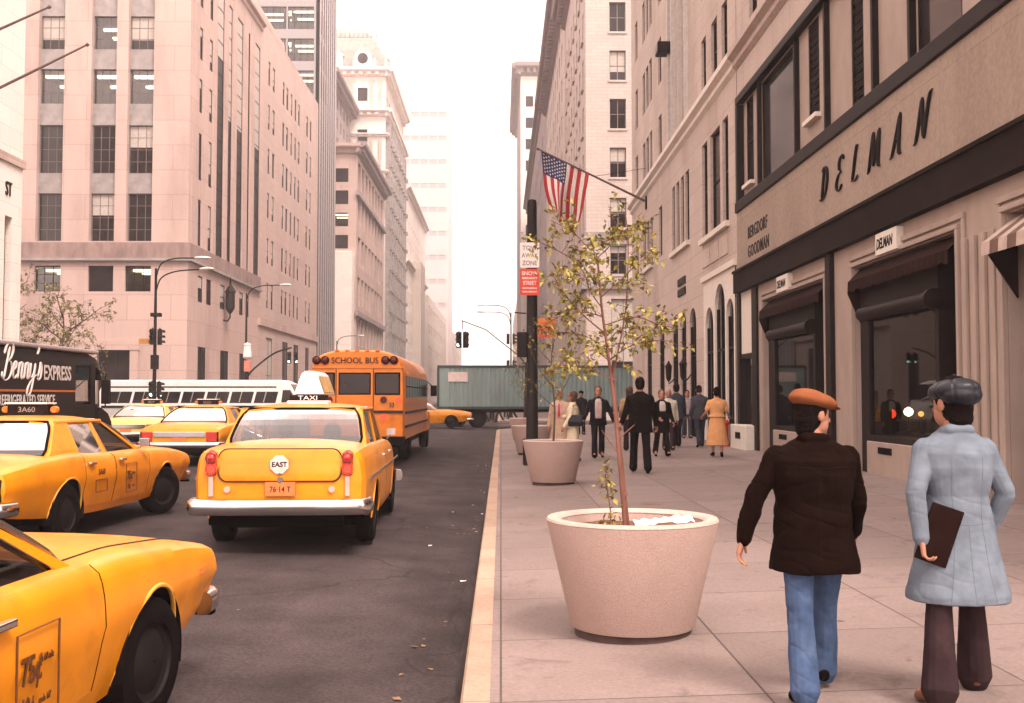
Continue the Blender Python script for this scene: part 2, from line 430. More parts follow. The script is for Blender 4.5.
M_WALK = block_mat('pavement_slabs', (.208, .162, .148), 1.42, 1.42, .008, var=.10, offset=0, axis='XY', bump=.35, stain=.6, sscale=.55, stretch=(1, 1, 1), speck=.7, mortar_dark=.38, staincol=(.13, .095, .085), blotch=.6)
M_KERB = block_mat('granite_kerb', (.37, .26, .19), 30, 1.9, .012, var=.14, offset=0, axis='XY', bump=.3, stain=.4, sscale=1.5, stretch=(1, 1, 1))
M_CITY = mat('city_ground', (.16, .14, .135), .9, var=.2, scale=.2)
def sheet(name, x0, x1, y0, y1, z, m, nx=1, ny=1):
    mb = MB()
    mb.quad((x0, y0, z), (x1, y0, z), (x1, y1, z), (x0, y1, z))
    return struct(mb.build(name, m))
sheet('ground', -1500, 1500, -300, 2200, -.06, M_CITY)
def road_z0(x): return -.03 + .2 * (1 - ((x + 8.4) / 8.2) ** 2)
mb = MB(); xr = np.linspace(-16.6, -.16, 25)
for a, b in zip(xr[:-1], xr[1:]): mb.quad((a, -12, road_z0(a)), (b, -12, road_z0(b)), (b, 900, road_z0(b)), (a, 900, road_z0(a)))
struct(mb.build('avenue_road', M_ASPH, smooth=60))
sheet('cross_street_road', -120, -16.604, 54.5, 71, -.034, M_ASPH2)
sheet('cross_street_road', -.156, 120, 54.4, 72, -.034, M_ASPH2)
KX0, KX1 = -.22, -.06          # kerb, right side
SL = .03                        # pavement cross fall
FX = 6.85                       # shop front line
def wz(x): return .14 + SL * (max(x, KX1) - KX1)
def arc_path(x, y0, y1, r, sgn, n=8):
    """straight along y at x, then a quarter turn towards sgn*x, then along x"""
    pts = [(x, y) for y in np.linspace(y0, y1 - r, 14)]
    pts += [(x + sgn * r * (1 - math.cos(t)), y1 - r + r * math.sin(t)) for t in np.linspace(0, math.pi / 2, n)[1:]]
    return pts
YE = 56.5
p = arc_path(KX1, -6, YE, 4.5, 1); p.append((40, YE))
mb = MB()
# pavement: strips between kerb path and the far side
for (xa, ya), (xb, yb) in zip(p[:-2], p[1:-1]):
    mb.quad((xa, ya, wz(xa)), (9, ya, wz(9)), (9, yb, wz(9)), (xb, yb, wz(xb)))
mb.quad((9, 50, wz(9) ), (40, 50, wz(9)), (40, YE, wz(9)), (9, YE, wz(9)))
struct(mb.build('pavement', M_WALK))
def kerb(path, name, z=.14, side=1):
    mb = MB(); mb.sweep([(x, y, 0) for x, y in path], [(0, -.05), (-.16 * side, -.05), (-.16 * side, z - .02), (-.145 * side, z), (0, z + .002)], (0, 0, 1))
    return struct(mb.build(name, M_KERB))
kerb(p, 'kerb')
# left side: near block pavement and far block pavement
LX = -23.0
mb = MB().box(-40, -16.76, -6, 54.3, -.01, .14); struct(mb.build('far_side_pavement', M_WALK))
kerb([(-16.76, y) for y in (-6, 54.3)], 'kerb', .142, -1)
mb = MB().box(-60, -16.76, 71.2, 700, -.01, .14); struct(mb.build('far_side_pavement', M_WALK))
kerb([(-16.76, y) for y in (71.2, 700)], 'kerb', .142, -1)
mb = MB().box(-.06, 40, 72.2, 700, -.01, .14); struct(mb.build('far_block_pavement', M_WALK))
kerb([(-.06, y) for y in (72.2, 700)], 'kerb', .142, 1)
# gutter dirt line
M_GUT = mat('gutter_grime', (.03, .024, .022), .9, var=.3, scale=3)
mb = MB()
ys = np.linspace(-5, 51, 120); xs_ = [-.23 - .05 - .05 * mnoise.noise((y * 1.3, 3, 0)) - .03 * mnoise.noise((y * 5, 7, 0)) for y in ys]
for i in range(len(ys) - 1): mb.quad((-.222, ys[i], road_z0(-.22) + .005), (xs_[i], ys[i], road_z0(xs_[i]) + .005), (xs_[i + 1], ys[i + 1], road_z0(xs_[i + 1]) + .005), (-.222, ys[i + 1], road_z0(-.22) + .005))
struct(mb.build('gutter', M_GUT))

# litter and leaves in the gutter
M_LIT1 = mat('paper_scrap', (.6, .55, .5), .8, var=.1)
M_LIT2 = mat('dry_leaf', (.22, .12, .06), .8, var=.2)
lit = MB()
r_ = random.Random(4)
for i in range(70):
    y = r_.uniform(4, 30); x = -.28 - abs(r_.gauss(0, .22)); s = r_.uniform(.012, .035)
    a = r_.uniform(0, 6); z = road_z0(x) + .006
    pts = [(x + s * math.cos(a + k) * r_.uniform(.6, 1.2), y + s * math.sin(a + k) * r_.uniform(.6, 1.2), z + r_.uniform(0, .012)) for k in (0, 1.5, 3, 4.6)]
    lit.add(pts, [(0, 1, 2), (0, 2, 3)], 0 if r_.random() < .35 else 1)
tag(lit.build('gutter_litter', [M_LIT1, M_LIT2]), 'scraps of paper and dry leaves scattered in the gutter', 'litter', kind='stuff')

# ------------------------------------------------------------------ the air
def haze(dens=.00095):
    m, nt, N, L = new_mat('haze_air')
    out = N.new('ShaderNodeOutputMaterial'); v = N.new('ShaderNodeVolumePrincipled')
    v.inputs['Color'].default_value = (1, .95, .94, 1); v.inputs['Density'].default_value = dens; v.inputs['Anisotropy'].default_value = .2
    L.new(v.outputs[0], out.inputs['Volume'])
    o = MB().box(-160, 160, -25, 640, -2, 150).build('haze', m); o['kind'] = 'stuff'; o['label'] = 'pale misty air filling the avenue'
    return o
haze()
# ------------------------------------------------------------------ buildings
M_LIME = block_mat('limestone', (.49, .36, .318), 3.2, 1.85, .035, var=.05, stain=.55, staincol=(.2, .14, .125), sscale=.3, mortar_dark=.8)
M_LIME2 = block_mat('limestone_pale', (.50, .375, .335), 1.8, .8, .012, var=.045, stain=.3, staincol=(.22, .16, .145), sscale=.2)
M_STORE = block_mat('store_limestone', (.44, .36, .315), 1.6, .75, .01, var=.06, stain=.5, staincol=(.2, .14, .115), sscale=.4)
M_SIGNST = block_mat('sign_stone', (.29, .225, .178), 3.5, 1.7, .006, var=.04, stain=.5, staincol=(.15, .10, .08), sscale=.55, stretch=(1, 1, .22))
M_CREAM = mat('cream_stucco', (.32, .252, .212), .7, var=.08, scale=3, stain=.35, staincol=(.2, .15, .12), sscale=1.2, bump=.15, bscale=40, stretch=(1, 1, .5))
M_GREYST = mat('grey_spandrel', (.30, .27, .26), .8, var=.2, scale=1.5, stain=.5, staincol=(.1, .08, .075), sscale=.6)
M_BRICKP = block_mat('pale_brick', (.50, .42, .38), .8, .26, .01, var=.06, stain=.2, staincol=(.25, .19, .17), sscale=.1, bump=.1)
M_BEIGE = block_mat('beige_stone', (.5, .43, .38), 2, .9, .012, var=.05, stain=.25, sscale=.1, staincol=(.25, .2, .18))
M_GREYB = block_mat('grey_stone', (.30, .245, .24), 2, .9, .012, var=.06, stain=.3, sscale=.1)
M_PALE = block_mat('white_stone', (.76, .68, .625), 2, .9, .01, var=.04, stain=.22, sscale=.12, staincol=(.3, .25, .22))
M_COPPER = mat('green_roof', (.28, .29, .26), .7, var=.2, scale=1)
M_BRONZE = mat('dark_bronze', (.010, .005, .004), .55, 0, var=.25, scale=3, spec=.12)
M_FASCIA = mat('dark_fascia', (.010, .005, .004), .7, spec=.06, var=.3, scale=1.5, stain=.3, staincol=(.035, .02, .016), sscale=.8)
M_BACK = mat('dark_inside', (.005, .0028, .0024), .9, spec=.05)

def cornice(parent, loc, rz, W, z, out=.8, h=1.2, m=None, dent=0):
    mb = MB()
    sec = [(0, 0), (-.3 * out, .15 * h), (-.4 * out, .45 * h), (-.9 * out, .6 * h), (-out, .7 * h), (-out, h), (0, h + .05)]
    mb.prism(sec, -out * .6, W + out * .6, 'x')
    if dent:
        for i in range(int(W / dent)): mb.box(i * dent, i * dent + dent * .45, -.7 * out, .02, .2 * h, .55 * h)
    return mb.build('cornice', m, parent, (loc[0], loc[1], loc[2] + z), (0, 0, rz))
def band(parent, loc, rz, W, z0, z1, out, m, name='string_course'):
    return MB().box(-out, W + out, -out, .02, z0, z1).build(name, m, parent, loc, (0, 0, rz))
def roof_box(parent, x0, x1, y0, y1, h, m, base=0):
    """the hidden sides and the top, a little inside the faces"""
    mb = MB(); e = .4
    mb.quad((x0 + e, y0 + e, h), (x1 - e, y0 + e, h), (x1 - e, y1 - e, h), (x0 + e, y1 - e, h))
    mb.quad((x0, y1, base), (x1, y1, base), (x1, y1, h), (x0, y1, h))
    xs = x0 if x0 < -10 else x1
    mb.quad((xs, y0, base), (xs, y1, base), (xs, y1, h), (xs, y0, h))
    return mb.build('roof', m, parent)
def parapet(parent, loc, rz, W, h, m, t=.4):
    return MB().box(0, W, .02, t, h - .05, h + .6).build('parapet', m, parent, loc, (0, 0, rz))
def grid_wins(xs, rows, style):
    return [(a, b, z0, z1, style) for a, b in xs for z0, z1 in rows]
H90 = R(90)

M_GLDARK = mat('dark_pane', (.014, .009, .009), .4, spec=.1, var=.4, scale=.6)
M_STEELW = mat('steel_sash', (.16, .125, .115), .5, var=.1)
M_BELT = mat('stained_course', (.27, .19, .17), .85, var=.2, scale=2, stain=.6, staincol=(.12, .08, .07), sscale=.8, stretch=(1, 1, .4))
# ---- left, corner bank building on the far side of the cross street
bk = empty('office_building', (-23, 77, 0), 0, 'pink limestone corner office building with tall recessed window channels above a belt course', 'building')
chan = [(3, 5), (7, 8.9), (10.8, 12.7), (14.7, 16.55), (17.4, 19.3)]
mb = wall_mesh(MB(), 22, 0, 37, [(a, b, 13.2, 36) for a, b in chan] + [(a, b, 9.5, 11.4) for a, b in chan] + [(15.5, 17.9, .14, 5.2), (6, 9, .14, 5.2)], .35)
mb.box(14.9, 15.5, -.15, .1, .1, 5.2); mb.box(17.9, 18.5, -.15, .1, .1, 5.2); mb.box(14.8, 18.6, -.2, .1, 5.2, 5.9)
mb.build('wall', M_LIME, bk, (-22, 0, 0))
rows = [(13.25, 16.8), (18.3, 21.9), (23.5, 26.1), (27.6, 30.1), (31.7, 34.6)]
for a, b in chan:
    mb = wall_mesh(MB(), b - a, 13.2, 36, [(.02, b - a - .02, r0, r1) for r0, r1 in rows], .25)
    mb.build('spandrel', M_GREYST, bk, (-22 + a, .35, 0))
    for i, (r0, r1) in enumerate(rows):
        st = 'lit' if i == 2 or (i == 3 and a == 14.7) else 'grid'
        link_mesh('window', window_mesh(b - a - .04, r1 - r0, st, M_STEELW, M_GLASS, rnd.randrange(4), M_BLIND if st == 'grid' and rnd.random() < .6 else None), bk, (-22 + a + .02, .5, r0))
    st = 'grid' if a == 14.7 else 'lit'
    link_mesh('window', window_mesh(b - a, 1.9, st, M_DARK, M_GLASS, 1), bk, (-22 + a, .25, 9.5))
for x in (15.5, 6): link_mesh('door', window_mesh(2.4 if x > 10 else 3, 5.06, 'two', M_DARK, M_GLASS), bk, (-22 + x, .25, .14))
band(bk, (-22, 0, 0), 0, 22, 11.95, 13.1, .18, M_BELT, 'belt_course'); band(bk, (-22, 0, 0), 0, 22, 11.75, 11.94, .3, M_GREYST, 'belt_course')
sw = [(2.4, 3.2), (5.1, 6), (7.4, 9.4), (10.8, 12), (13.7, 15.7), (17.6, 18.3), (20.2, 22.3)]
wins = grid_wins(sw[:2], rows, 'sash') + [(a, b, 13.2, 35, 'strip') for a, b in sw[2:]]
wins += [(a, b, 9, 11, 'sash') for a, b in ((2.6, 3.9), (4.9, 6.3), (8.9, 10.4), (10.9, 12.4), (15.2, 16.6), (17.5, 18.8))] + [(2.8, 5, .14, 5.6, 'two'), (9.2, 11.8, .14, 5.6, 'two'), (15.5, 18, .14, 5.6, 'two')]
facade(bk, (0, 0, 0), H90, 22.5, 0, 37, wins, M_LIME, .13, blind=M_BLIND, m_glass=M_GLDARK)
band(bk, (0, .2, 0), H90, 22.3, 11.95, 13.1, .18, M_BELT, 'belt_course'); band(bk, (0, .32, 0), H90, 22.2, 11.75, 11.94, .3, M_GREYST, 'belt_course')
cornice(bk, (0, 0, 0), H90, 22.5, 36.8, .5, .9, M_LIME2); cornice(bk, (-22, 0, 0), 0, 22, 36.8, .5, .9, M_LIME2)
roof_box(bk, -22, 0, 0, 22.5, 36.9, M_GREYB)
for a_, b_ in ((.6, 2.2), (3.4, 4.9), (6.2, 7.2), (9.55, 10.65), (12.15, 13.55), (15.85, 17.45), (18.5, 20.05)):
    MB().box(a_, b_, -.045, .02, 13.12, 36.2).build('pier', M_LIME, bk, (0, 0, 0), (0, 0, H90))
# ornate lantern bracketed on it
ln = empty('wall_lantern', (-23 + .56, 87, 8.6), 0, 'large dark bronze lantern bracketed to the limestone corner building by the belt course', 'lantern'); ln.scale = (.7, .7, .8)
mb = MB().lathe([(.05, 0), (.3, .25), (.45, .5), (.55, .6), (.55, 2.2), (.7, 2.35), (.35, 2.8), (.12, 3.1), (.1, 3.5), (.02, 3.9)], 8, caps=True); mb.build('body', M_BRONZE, ln)
MB().tube([(-.8, 0, -.6), (-.3, 0, -.7), (0, 0, -.3), (0, 0, .2)], .09).build('bracket', M_BRONZE, ln)

# ---- neighbour with groups of five windows
nb = empty('office_building', (-23, 99.5, 0), 0, 'plain pink stone building with windows in groups of two and five, past the corner building', 'building')
xs = [(3.3, 4.2), (5.3, 6.4), (10.1, 11.1), (12, 13.1), (14.4, 15.3), (16.6, 17.5), (18.5, 19.6), (23.5, 24.7), (25.8, 26.9)]
rows2 = [(10.5, 13), (14.9, 17.4), (19.4, 21.9), (23.8, 26.3), (28.2, 30.7), (32.6, 35)]
facade(nb, (0, .004, 0), H90, 31.5, 0, 38, grid_wins(xs, rows2, 'sash') + [(3.2, 6.3, .14, 7.6, 'two'), (11, 14, .14, 7.6, 'two'), (17, 20, .14, 7.6, 'two'), (24, 26.5, .14, 7.6, 'two')], M_LIME2, .16, blind=M_BLIND)
band(nb, (0, .1, 0), H90, 31.4, 8.6, 9.3, .2, M_LIME); parapet(nb, (0, .004, 0), H90, 31.5, 38, M_LIME)
roof_box(nb, -22, 0, 0.004, 31.5, 38, M_GREYB)
mb = MB().box(-14, -1.5, 4, 18, 38.3, 41.5); mb.build('penthouse', M_LIME2, nb)

# ---- dark glass tower
M_DGLASS = mat('tower_glass', (.035, .03, .035), .12, spec=.7, var=.4, scale=.3)
M_TSPAN = mat('tower_spandrel', (.3, .28, .28), .5, var=.1)
M_TSIDE = mat('tower_mullion', (.34, .30, .30), .5, var=.1)
tw = empty('glass_tower', (-23, 131.3, 0), 0, 'dark glass tower with pale floor bands rising behind the pink stone buildings', 'tower')
wins = [(x, x + 3.3, z, z + 2.9, 'lit' if rnd.random() < .3 else 'plain') for x in (9, 12.5, 16) for z in np.arange(36, 66, 4.1)]
facade(tw, (-20, 0, 0), 0, 19.6, 0, 72, wins, M_TSPAN, .2, m_glass=M_DGLASS)
MB().box(-.4, 0, -.1, .3, 0, 72).build('corner_post', M_DARK, tw)
wins = [(1 + 1.7 * i, 2.1 + 1.7 * i, 1, 71, 'strip') for i in range(7)]
facade(tw, (0, .3, 0), H90, 13.5, 0, 72, wins, M_TSIDE, .15, m_glass=M_TSPAN)
roof_box(tw, -20, 0, .3, 13.8, 72, M_DARK)

# ---- corniced building across the next street, with a low annex
cb = empty('office_building', (-23, 166, 0), 0, 'grey pink building with heavy bracketed cornice and low pale annex beyond the dark glass tower', 'building')
r3 = [(z, z + 2.2) for z in np.arange(4, 37, 3.55)]
facade(cb, (-22, 0, 0), 0, 22, 0, 40.5, [(a, b, z0, z1, 'lit' if (6 < i < 8 and a > 18) else 'sash') for a, b in ((14.2, 16.2), (18.6, 20.7)) for i, (z0, z1) in enumerate(r3)], M_LIME, .4)
facade(cb, (0, 0, 0), H90, 39, 0, 40.5, [(2 + 4.5 * i, 5.2 + 4.5 * i, z, z + 4.6, 'grid') for i in range(8) for z in (10, 16.5, 23, 29.5, 35)], M_LIME, .5)
for z in (8, 14.6, 33.8): band(cb, (0, 0, 0), H90, 39, z, z + .8, .5, M_GREYB)
cornice(cb, (0, 0, 0), H90, 39, 40.4, 1.6, 1.9, M_GREYB, 1.2); cornice(cb, (-22, 0, 0), 0, 22, 40.4, 1.2, 1.6, M_LIME)
roof_box(cb, -22, 0, 0, 39, 41, M_GREYB)
MB().box(-4.8, -.2, -3.2, -.05, 0, 24.5).build('annex', M_PALE, cb, bevel=.15)
# ---- setback dark building behind it
sb = empty('office_building', (-30, 180, 0), 0, 'tall grey building with projecting cornice set back between the corniced building and the ornate tower', 'building')
facade(sb, (0, 0, 0), H90, 42, 0, 57, [(2 + 4 * i, 3.6 + 4 * i, z, z + 2, 'sash') for i in range(10) for z in np.arange(40, 55, 3.6)], M_GREYB, .3)
facade(sb, (-14, 0, 0), 0, 14, 0, 57, [(9 + i * 2.2, 10.2 + 2.2 * i, z, z + 2, 'sash') for i in range(2) for z in np.arange(42, 55, 3.6)], M_GREYB, .3)
cornice(sb, (0, 0, 0), H90, 42, 56.6, 2, 2, M_GREYB, 1.4); roof_box(sb, -14, 0, 0, 42, 57.2, M_GREYB)

# ---- ornate tower with mansard roof
ot = empty('ornate_tower', (-23, 207, 0), 0, 'ornate white stone tower with mansard roof, round dormer window and stacked cornices', 'tower')
wf = [(12.4, 14.4, z, z + 2.6, 'two') for z in (58.6, 50.5, 46.6, 41, 36, 31)] + [(8.5, 9.8, z, z + 2.2, 'sash') for z in (58.8, 50.7, 46.6)]
facade(ot, (-18, 0, 0), 0, 18, 0, 63.5, wf, M_PALE, .6)
facade(ot, (0, 0, 0), H90, 38, 0, 63.5, [(2 + 4.3 * i, 4.2 + 4.3 * i, z, z + 3, 'sash') for i in range(8) for z in (12, 18, 24, 30, 36, 42, 50, 57)], M_BEIGE, .8)
for z, o, h in ((55.5, 1.3, 1.5), (51.6, .7, .7), (63.2, 1.5, 1.7), (44.6, .6, .6)):
    cornice(ot, (0, 0, 0), H90, 38, z, o, h, M_PALE, 1.6); cornice(ot, (-18, 0, 0), 0, 18, z, o, h, M_PALE, 1.6)
mb = MB()
for i in range(9):
    y = 1.2 + 4.3 * i; mb.box(-.1, .9, y, y + .9, 10, 55)
    for z in range(14, 54, 4): mb.box(.9, 1.3, y - .2, y + 1.1, z, z + .7)
mb.build('pilaster', M_GREYST, ot)
mb = MB(); prof = [(-.3, 64.8), (-.5, 66), (-1.2, 69), (-2.4, 71.5), (-3.2, 72)]
rings = [[(-18 + -a, a * -1, z), (a, -a, z), (a, 37 + a, z), (-18 - a, 37 + a, z)] for a, z in prof]
mb.rings(rings, 0, True); mb.build('mansard_roof', M_COPPER, ot)
mb = MB().rings([[(-14.9, 3.1, 72), (-3.1, 3.1, 72), (-3.1, 33, 72), (-14.9, 33, 72)], [(-14, 4, 73.2), (-4, 4, 73.2), (-4, 33, 73.2), (-14, 33, 73.2)], [(-12, 6, 74.8), (-6, 6, 74.8), (-6, 30, 74.8), (-12, 30, 74.8)]])
for x in np.arange(-15, -2, .9): mb.box(x, x + .25, 2.9, 3.2, 71.8, 72.9)
mb.build('crest', M_COPPER, ot)
mb = MB().disc((-4.6, -.1, 66.9), 1.75, .9, 'y', 24); mb.box(-6.6, -2.6, .1, 2, 64.7, 66.6); mb.build('dormer', M_PALE, ot)
MB().disc((-4.6, -.2, 66.9), 1.05, .2, 'y', 24).build('round_window', M_GLASS, ot)
for x in (-9.5, -13):
    MB().box(x - .9, x + .9, -.1, 1.8, 64.8, 67.4).prism([(x - 1.2, 67.4), (x + 1.2, 67.4), (x, 68.6)], -.2, 1.8, 'y').build('dormer', M_PALE, ot)
# ---- white building further on
for x in np.arange(-17.5, .5, 2.2):        # urns along the main cornice and small columns between the windows
    if abs(x + 4.6) > 2: MB().lathe([(.3, 0), (.3, .3), (.12, .5), (.34, 1.0), (.28, 1.35), (.1, 1.5), (.16, 1.7), (.02, 2.0)], 8, (x, -1.1, 64.8), caps=True).build('urn', M_PALE, ot)
for y in np.arange(1.5, 37, 3.2):
    MB().lathe([(.3, 0), (.3, .3), (.12, .5), (.34, 1.0), (.28, 1.35), (.1, 1.5), (.16, 1.7), (.02, 2.0)], 8, (1.1, y, 64.8), caps=True).build('urn', M_PALE, ot)
for x in (-1, -2.8, -6.6, -7.6, -11.2):
    for z0, z1 in ((57.2, 62.8), (46, 51.2)): MB().box(x - .28, x + .28, -.35, .02, z0, z1).build('pilaster', M_BEIGE, ot)
for y in np.arange(3.2, 36, 4.3):
    MB().box(-2.0, .4, y, y + 1.9, 65, 67.6).prism([(-2.0, 67.6), (.5, 67.6), (-.4, 68.6), (-2, 68.6)], y - .2, y + 2.1, 'y').build('dormer', M_BEIGE, ot)
ot.scale = (1, 1, 1.035)
wb = empty('office_building', (-23, 252, 0), 0, 'bright white stone building just past the ornate tower', 'building')
facade(wb, (0, 0, 0), H90, 66, 0, 52, [(3 + 6.3 * i, 5 + 6.3 * i, z, z + 2.4, 'sash') for i in range(10) for z in np.arange(8, 48, 5)], M_PALE, .5)
facade(wb, (-16, 0, 0), 0, 16, 0, 52, [(12, 14, z, z + 2.4, 'sash') for z in np.arange(40, 50, 4)], M_PALE, .5)
cornice(wb, (0, 0, 0), H90, 66, 51.6, 1.2, 1.3, M_PALE); cornice(wb, (0, 0, 0), H90, 66, 34, .9, 1, M_PALE)
roof_box(wb, -16, 0, 0, 66, 52.4, M_GREYB)
MB().box(.02, 2.2, 20, 34, 0, 37).build('bay', M_BEIGE, wb)
# ---- misty slab tower
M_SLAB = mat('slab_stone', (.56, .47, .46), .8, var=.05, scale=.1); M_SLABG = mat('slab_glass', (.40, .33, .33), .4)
st_ = empty('slab_tower', (-23, 456, 0), 0, 'huge flat slab tower fading into the mist at the end of the left side', 'tower')
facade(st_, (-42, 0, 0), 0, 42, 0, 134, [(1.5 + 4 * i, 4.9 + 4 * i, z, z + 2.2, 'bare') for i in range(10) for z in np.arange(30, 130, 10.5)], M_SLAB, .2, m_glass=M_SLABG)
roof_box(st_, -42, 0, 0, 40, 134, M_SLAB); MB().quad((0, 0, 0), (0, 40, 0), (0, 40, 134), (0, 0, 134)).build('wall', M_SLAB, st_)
# ---- far left row
fl = empty('office_building', (-23, 330, 0), 0, 'low grey building at the foot of the misty slab tower', 'building')
facade(fl, (0, 0, 0), H90, 110, 0, 34, [(4 + 10 * i, 8 + 10 * i, z, z + 3, 'bare') for i in range(10) for z in (8, 15, 22, 28)], M_BEIGE, .5)
roof_box(fl, -20, 0, 0, 110, 34, M_GREYB); MB().quad((-20, 0, 0), (0, 0, 0), (0, 0, 34), (-20, 0, 34)).build('wall', M_BEIGE, fl)
f2 = empty('office_building', (-23, 505, 0), 0, 'faint low building at the far left end of the avenue', 'building')
facade(f2, (0, 0, 0), H90, 110, 0, 33, [(4 + 10 * i, 8 + 10 * i, z, z + 3, 'bare') for i in range(10) for z in (8, 15, 22)], M_BEIGE, .5)
roof_box(f2, -20, 0, 0, 110, 33, M_GREYB); MB().quad((-20, 0, 0), (0, 0, 0), (0, 0, 33), (-20, 0, 33)).build('wall', M_BEIGE, f2)

# ---- near left: white marble building (a sliver)
nl = empty('bank_building', (LX, 8, 0), 0, 'white marble building with dark doorway and flagpoles at the extreme left edge', 'building')
facade(nl, (0, 0, 0), H90, 42.3, 0, 30, [(40.6, 41.35, 3, 10.2, 'two'), (34, 37, 3, 10.2, 'two'), (28, 31, 3, 10.2, 'two'), (34, 36.5, 14.5, 19, 'sash'), (28, 30.5, 14.5, 19, 'sash')], M_PALE, .4)
MB().quad((0, 42.3, 0), (-20, 42.3, 0), (-20, 42.3, 30), (0, 42.3, 30)).build('wall', M_PALE, nl)
band(nl, (0, 0, 0), H90, 42.3, 12.7, 13.1, .12, M_LIME)
text('lettering', 'ST', .95, M_DARK, nl, (.02, 40.55, 11.15), (R(90), 0, R(90)), .04, sx=.62)
roof_box(nl, -20, 0, 0, 42.3, 30, M_GREYB)
M_POLE = mat('flagpole_grey', (.12, .08, .075), .5, var=.1)
for (y, zb_, xt, zt, d) in ((45, 14.4, -17.9, 17.0, 'lower'), (43, 15.9, -18.7, 17.9, 'upper')):
    f = empty('flagpole', (LX, y, zb_), 0, 'bare %s grey flagpole slanting out from the white marble building' % d, 'flagpole', 'bare flagpoles on the marble building')
    MB().tube([(-.05, 0, -.02), ((xt - LX) * .5, 0, (zt - zb_) * .5), (xt - LX, 0, zt - zb_)], [.07, .06, .04], 8).build('pole', M_POLE, f)
    MB().lathe([(.02, -.09), (.09, 0), (.02, .09)], 10, (xt - LX, 0, zt - zb_), caps=True).build('finial', M_POLE, f)

# ================================================================== right side
# ---- far right
ft = empty('corniced_tower', (4.7, 250, 0), 0, 'pale hazy tower with wide overhanging dark cornice at the far right', 'tower')
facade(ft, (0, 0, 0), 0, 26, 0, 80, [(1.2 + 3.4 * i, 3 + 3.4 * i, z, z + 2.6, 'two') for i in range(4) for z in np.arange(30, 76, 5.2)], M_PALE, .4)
facade(ft, (0, 60, 0), -H90, 60, 0, 80, [(2 + 6 * i, 4 + 6 * i, z, z + 2.6, 'bare') for i in range(9) for z in np.arange(30, 76, 5.2)][:60], M_GREYB, .4)
cornice(ft, (0, 0, 0), 0, 26, 79, 2.2, 3, M_GREYB, 1.5); cornice(ft, (0, 60, 0), -H90, 60, 79, 2.2, 3, M_GREYB, 1.5)
roof_box(ft, 0, 26, 0, 60, 80.5, M_GREYB)
fr = empty('office_building', (6.2, 143, 0), 0, 'grey violet stone row in the mist below the corniced tower', 'building')
facade(fr, (0, 104, 0), -H90, 104, 0, 46, [(3 + 8 * i, 5.4 + 8 * i, z, z + 2.6, 'bare') for i in range(12) for z in np.arange(8, 42, 5)], M_GREYB, .4)
cornice(fr, (0, 104, 0), -H90, 104, 45.6, 1, 1.2, M_GREYB); roof_box(fr, 0, 20, 0, 104, 46, M_GREYB)
f3 = empty('office_building', (6.2, 312, 0), 0, 'faint grey building beyond the corniced tower on the right', 'building')
facade(f3, (0, 250, 0), -H90, 250, 0, 40, [(5 + 20 * i, 9 + 20 * i, z, z + 3, 'bare') for i in range(12) for z in (8, 16, 24, 32)], M_BEIGE, .4); roof_box(f3, 0, 20, 0, 250, 40, M_GREYB)
b3 = empty('office_building', (6.2, 100.4, 0), 0, 'pale building with dark bracketed cornice, second along past the cross street on the right', 'building')
facade(b3, (0, 42, 0), -H90, 42, 0, 41, [(2 + 4.2 * i, 3.6 + 4.2 * i, z, z + 2.2, 'sash') for i in range(9) for z in np.arange(6, 40, 3.7)], M_BRICKP, .3)
cornice(b3, (0, 42, 0), -H90, 42, 40.4, 1.6, 1.8, M_GREYB, 1.2); roof_box(b3, 0, 20, 0, 42, 41, M_GREYB)
# ---- right corner building past the cross street
b2 = empty('apartment_building', (6.2, 76, 0), 0, 'pale brick corner building with evenly spaced sash windows past the cross street on the right', 'building')
rw = [(28.6, 30.8), (25, 27.2), (21.4, 23.6), (17.8, 20), (14.1, 16.3), (10.7, 12.8), (32.2, 34.4)]
w2 = grid_wins([(1.75, 2.95), (5.2, 6.4), (8.6, 9.8)], rw, 'two') + [(1.8, 3.6, 2.4, 8.9, 'two'), (5, 7, 2.4, 8.9, 'two')]
facade(b2, (0, 0, 0), 0, 18, 0, 38, w2, M_BRICKP, .25, blind=M_BLIND, m_frame=mat('grey_sash', (.2, .17, .165), .6), sills=.08)
band(b2, (0, 0, 0), 0, 18, 13.3, 13.75, .15, M_GREYST); band(b2, (0, 0, 0), 0, 18, 9.6, 10.1, .3, M_GREYST); band(b2, (0, 0, 0), 0, 18, 12.9, 13.1, .1, M_GREYST)
facade(b2, (0, 24, 0), -H90, 24, 0, 38, [(1.6 + 3.2 * i, 2.8 + 3.2 * i, z0, z1, 'two') for i in range(7) for z0, z1 in rw] + [(2 + 4.5 * i, 4.6 + 4.5 * i, .2, 7.5, 'two') for i in range(5)], M_BRICKP, .3, blind=M_BLIND, sills=.15)
band(b2, (0, 24, 0), -H90, 24, 9.6, 10.1, .35, M_GREYST); cornice(b2, (0, 24, 0), -H90, 24, 37.4, 1.3, 1.6, M_GREYB, 1)
roof_box(b2, 0, 18, 0, 24, 38, M_GREYB)

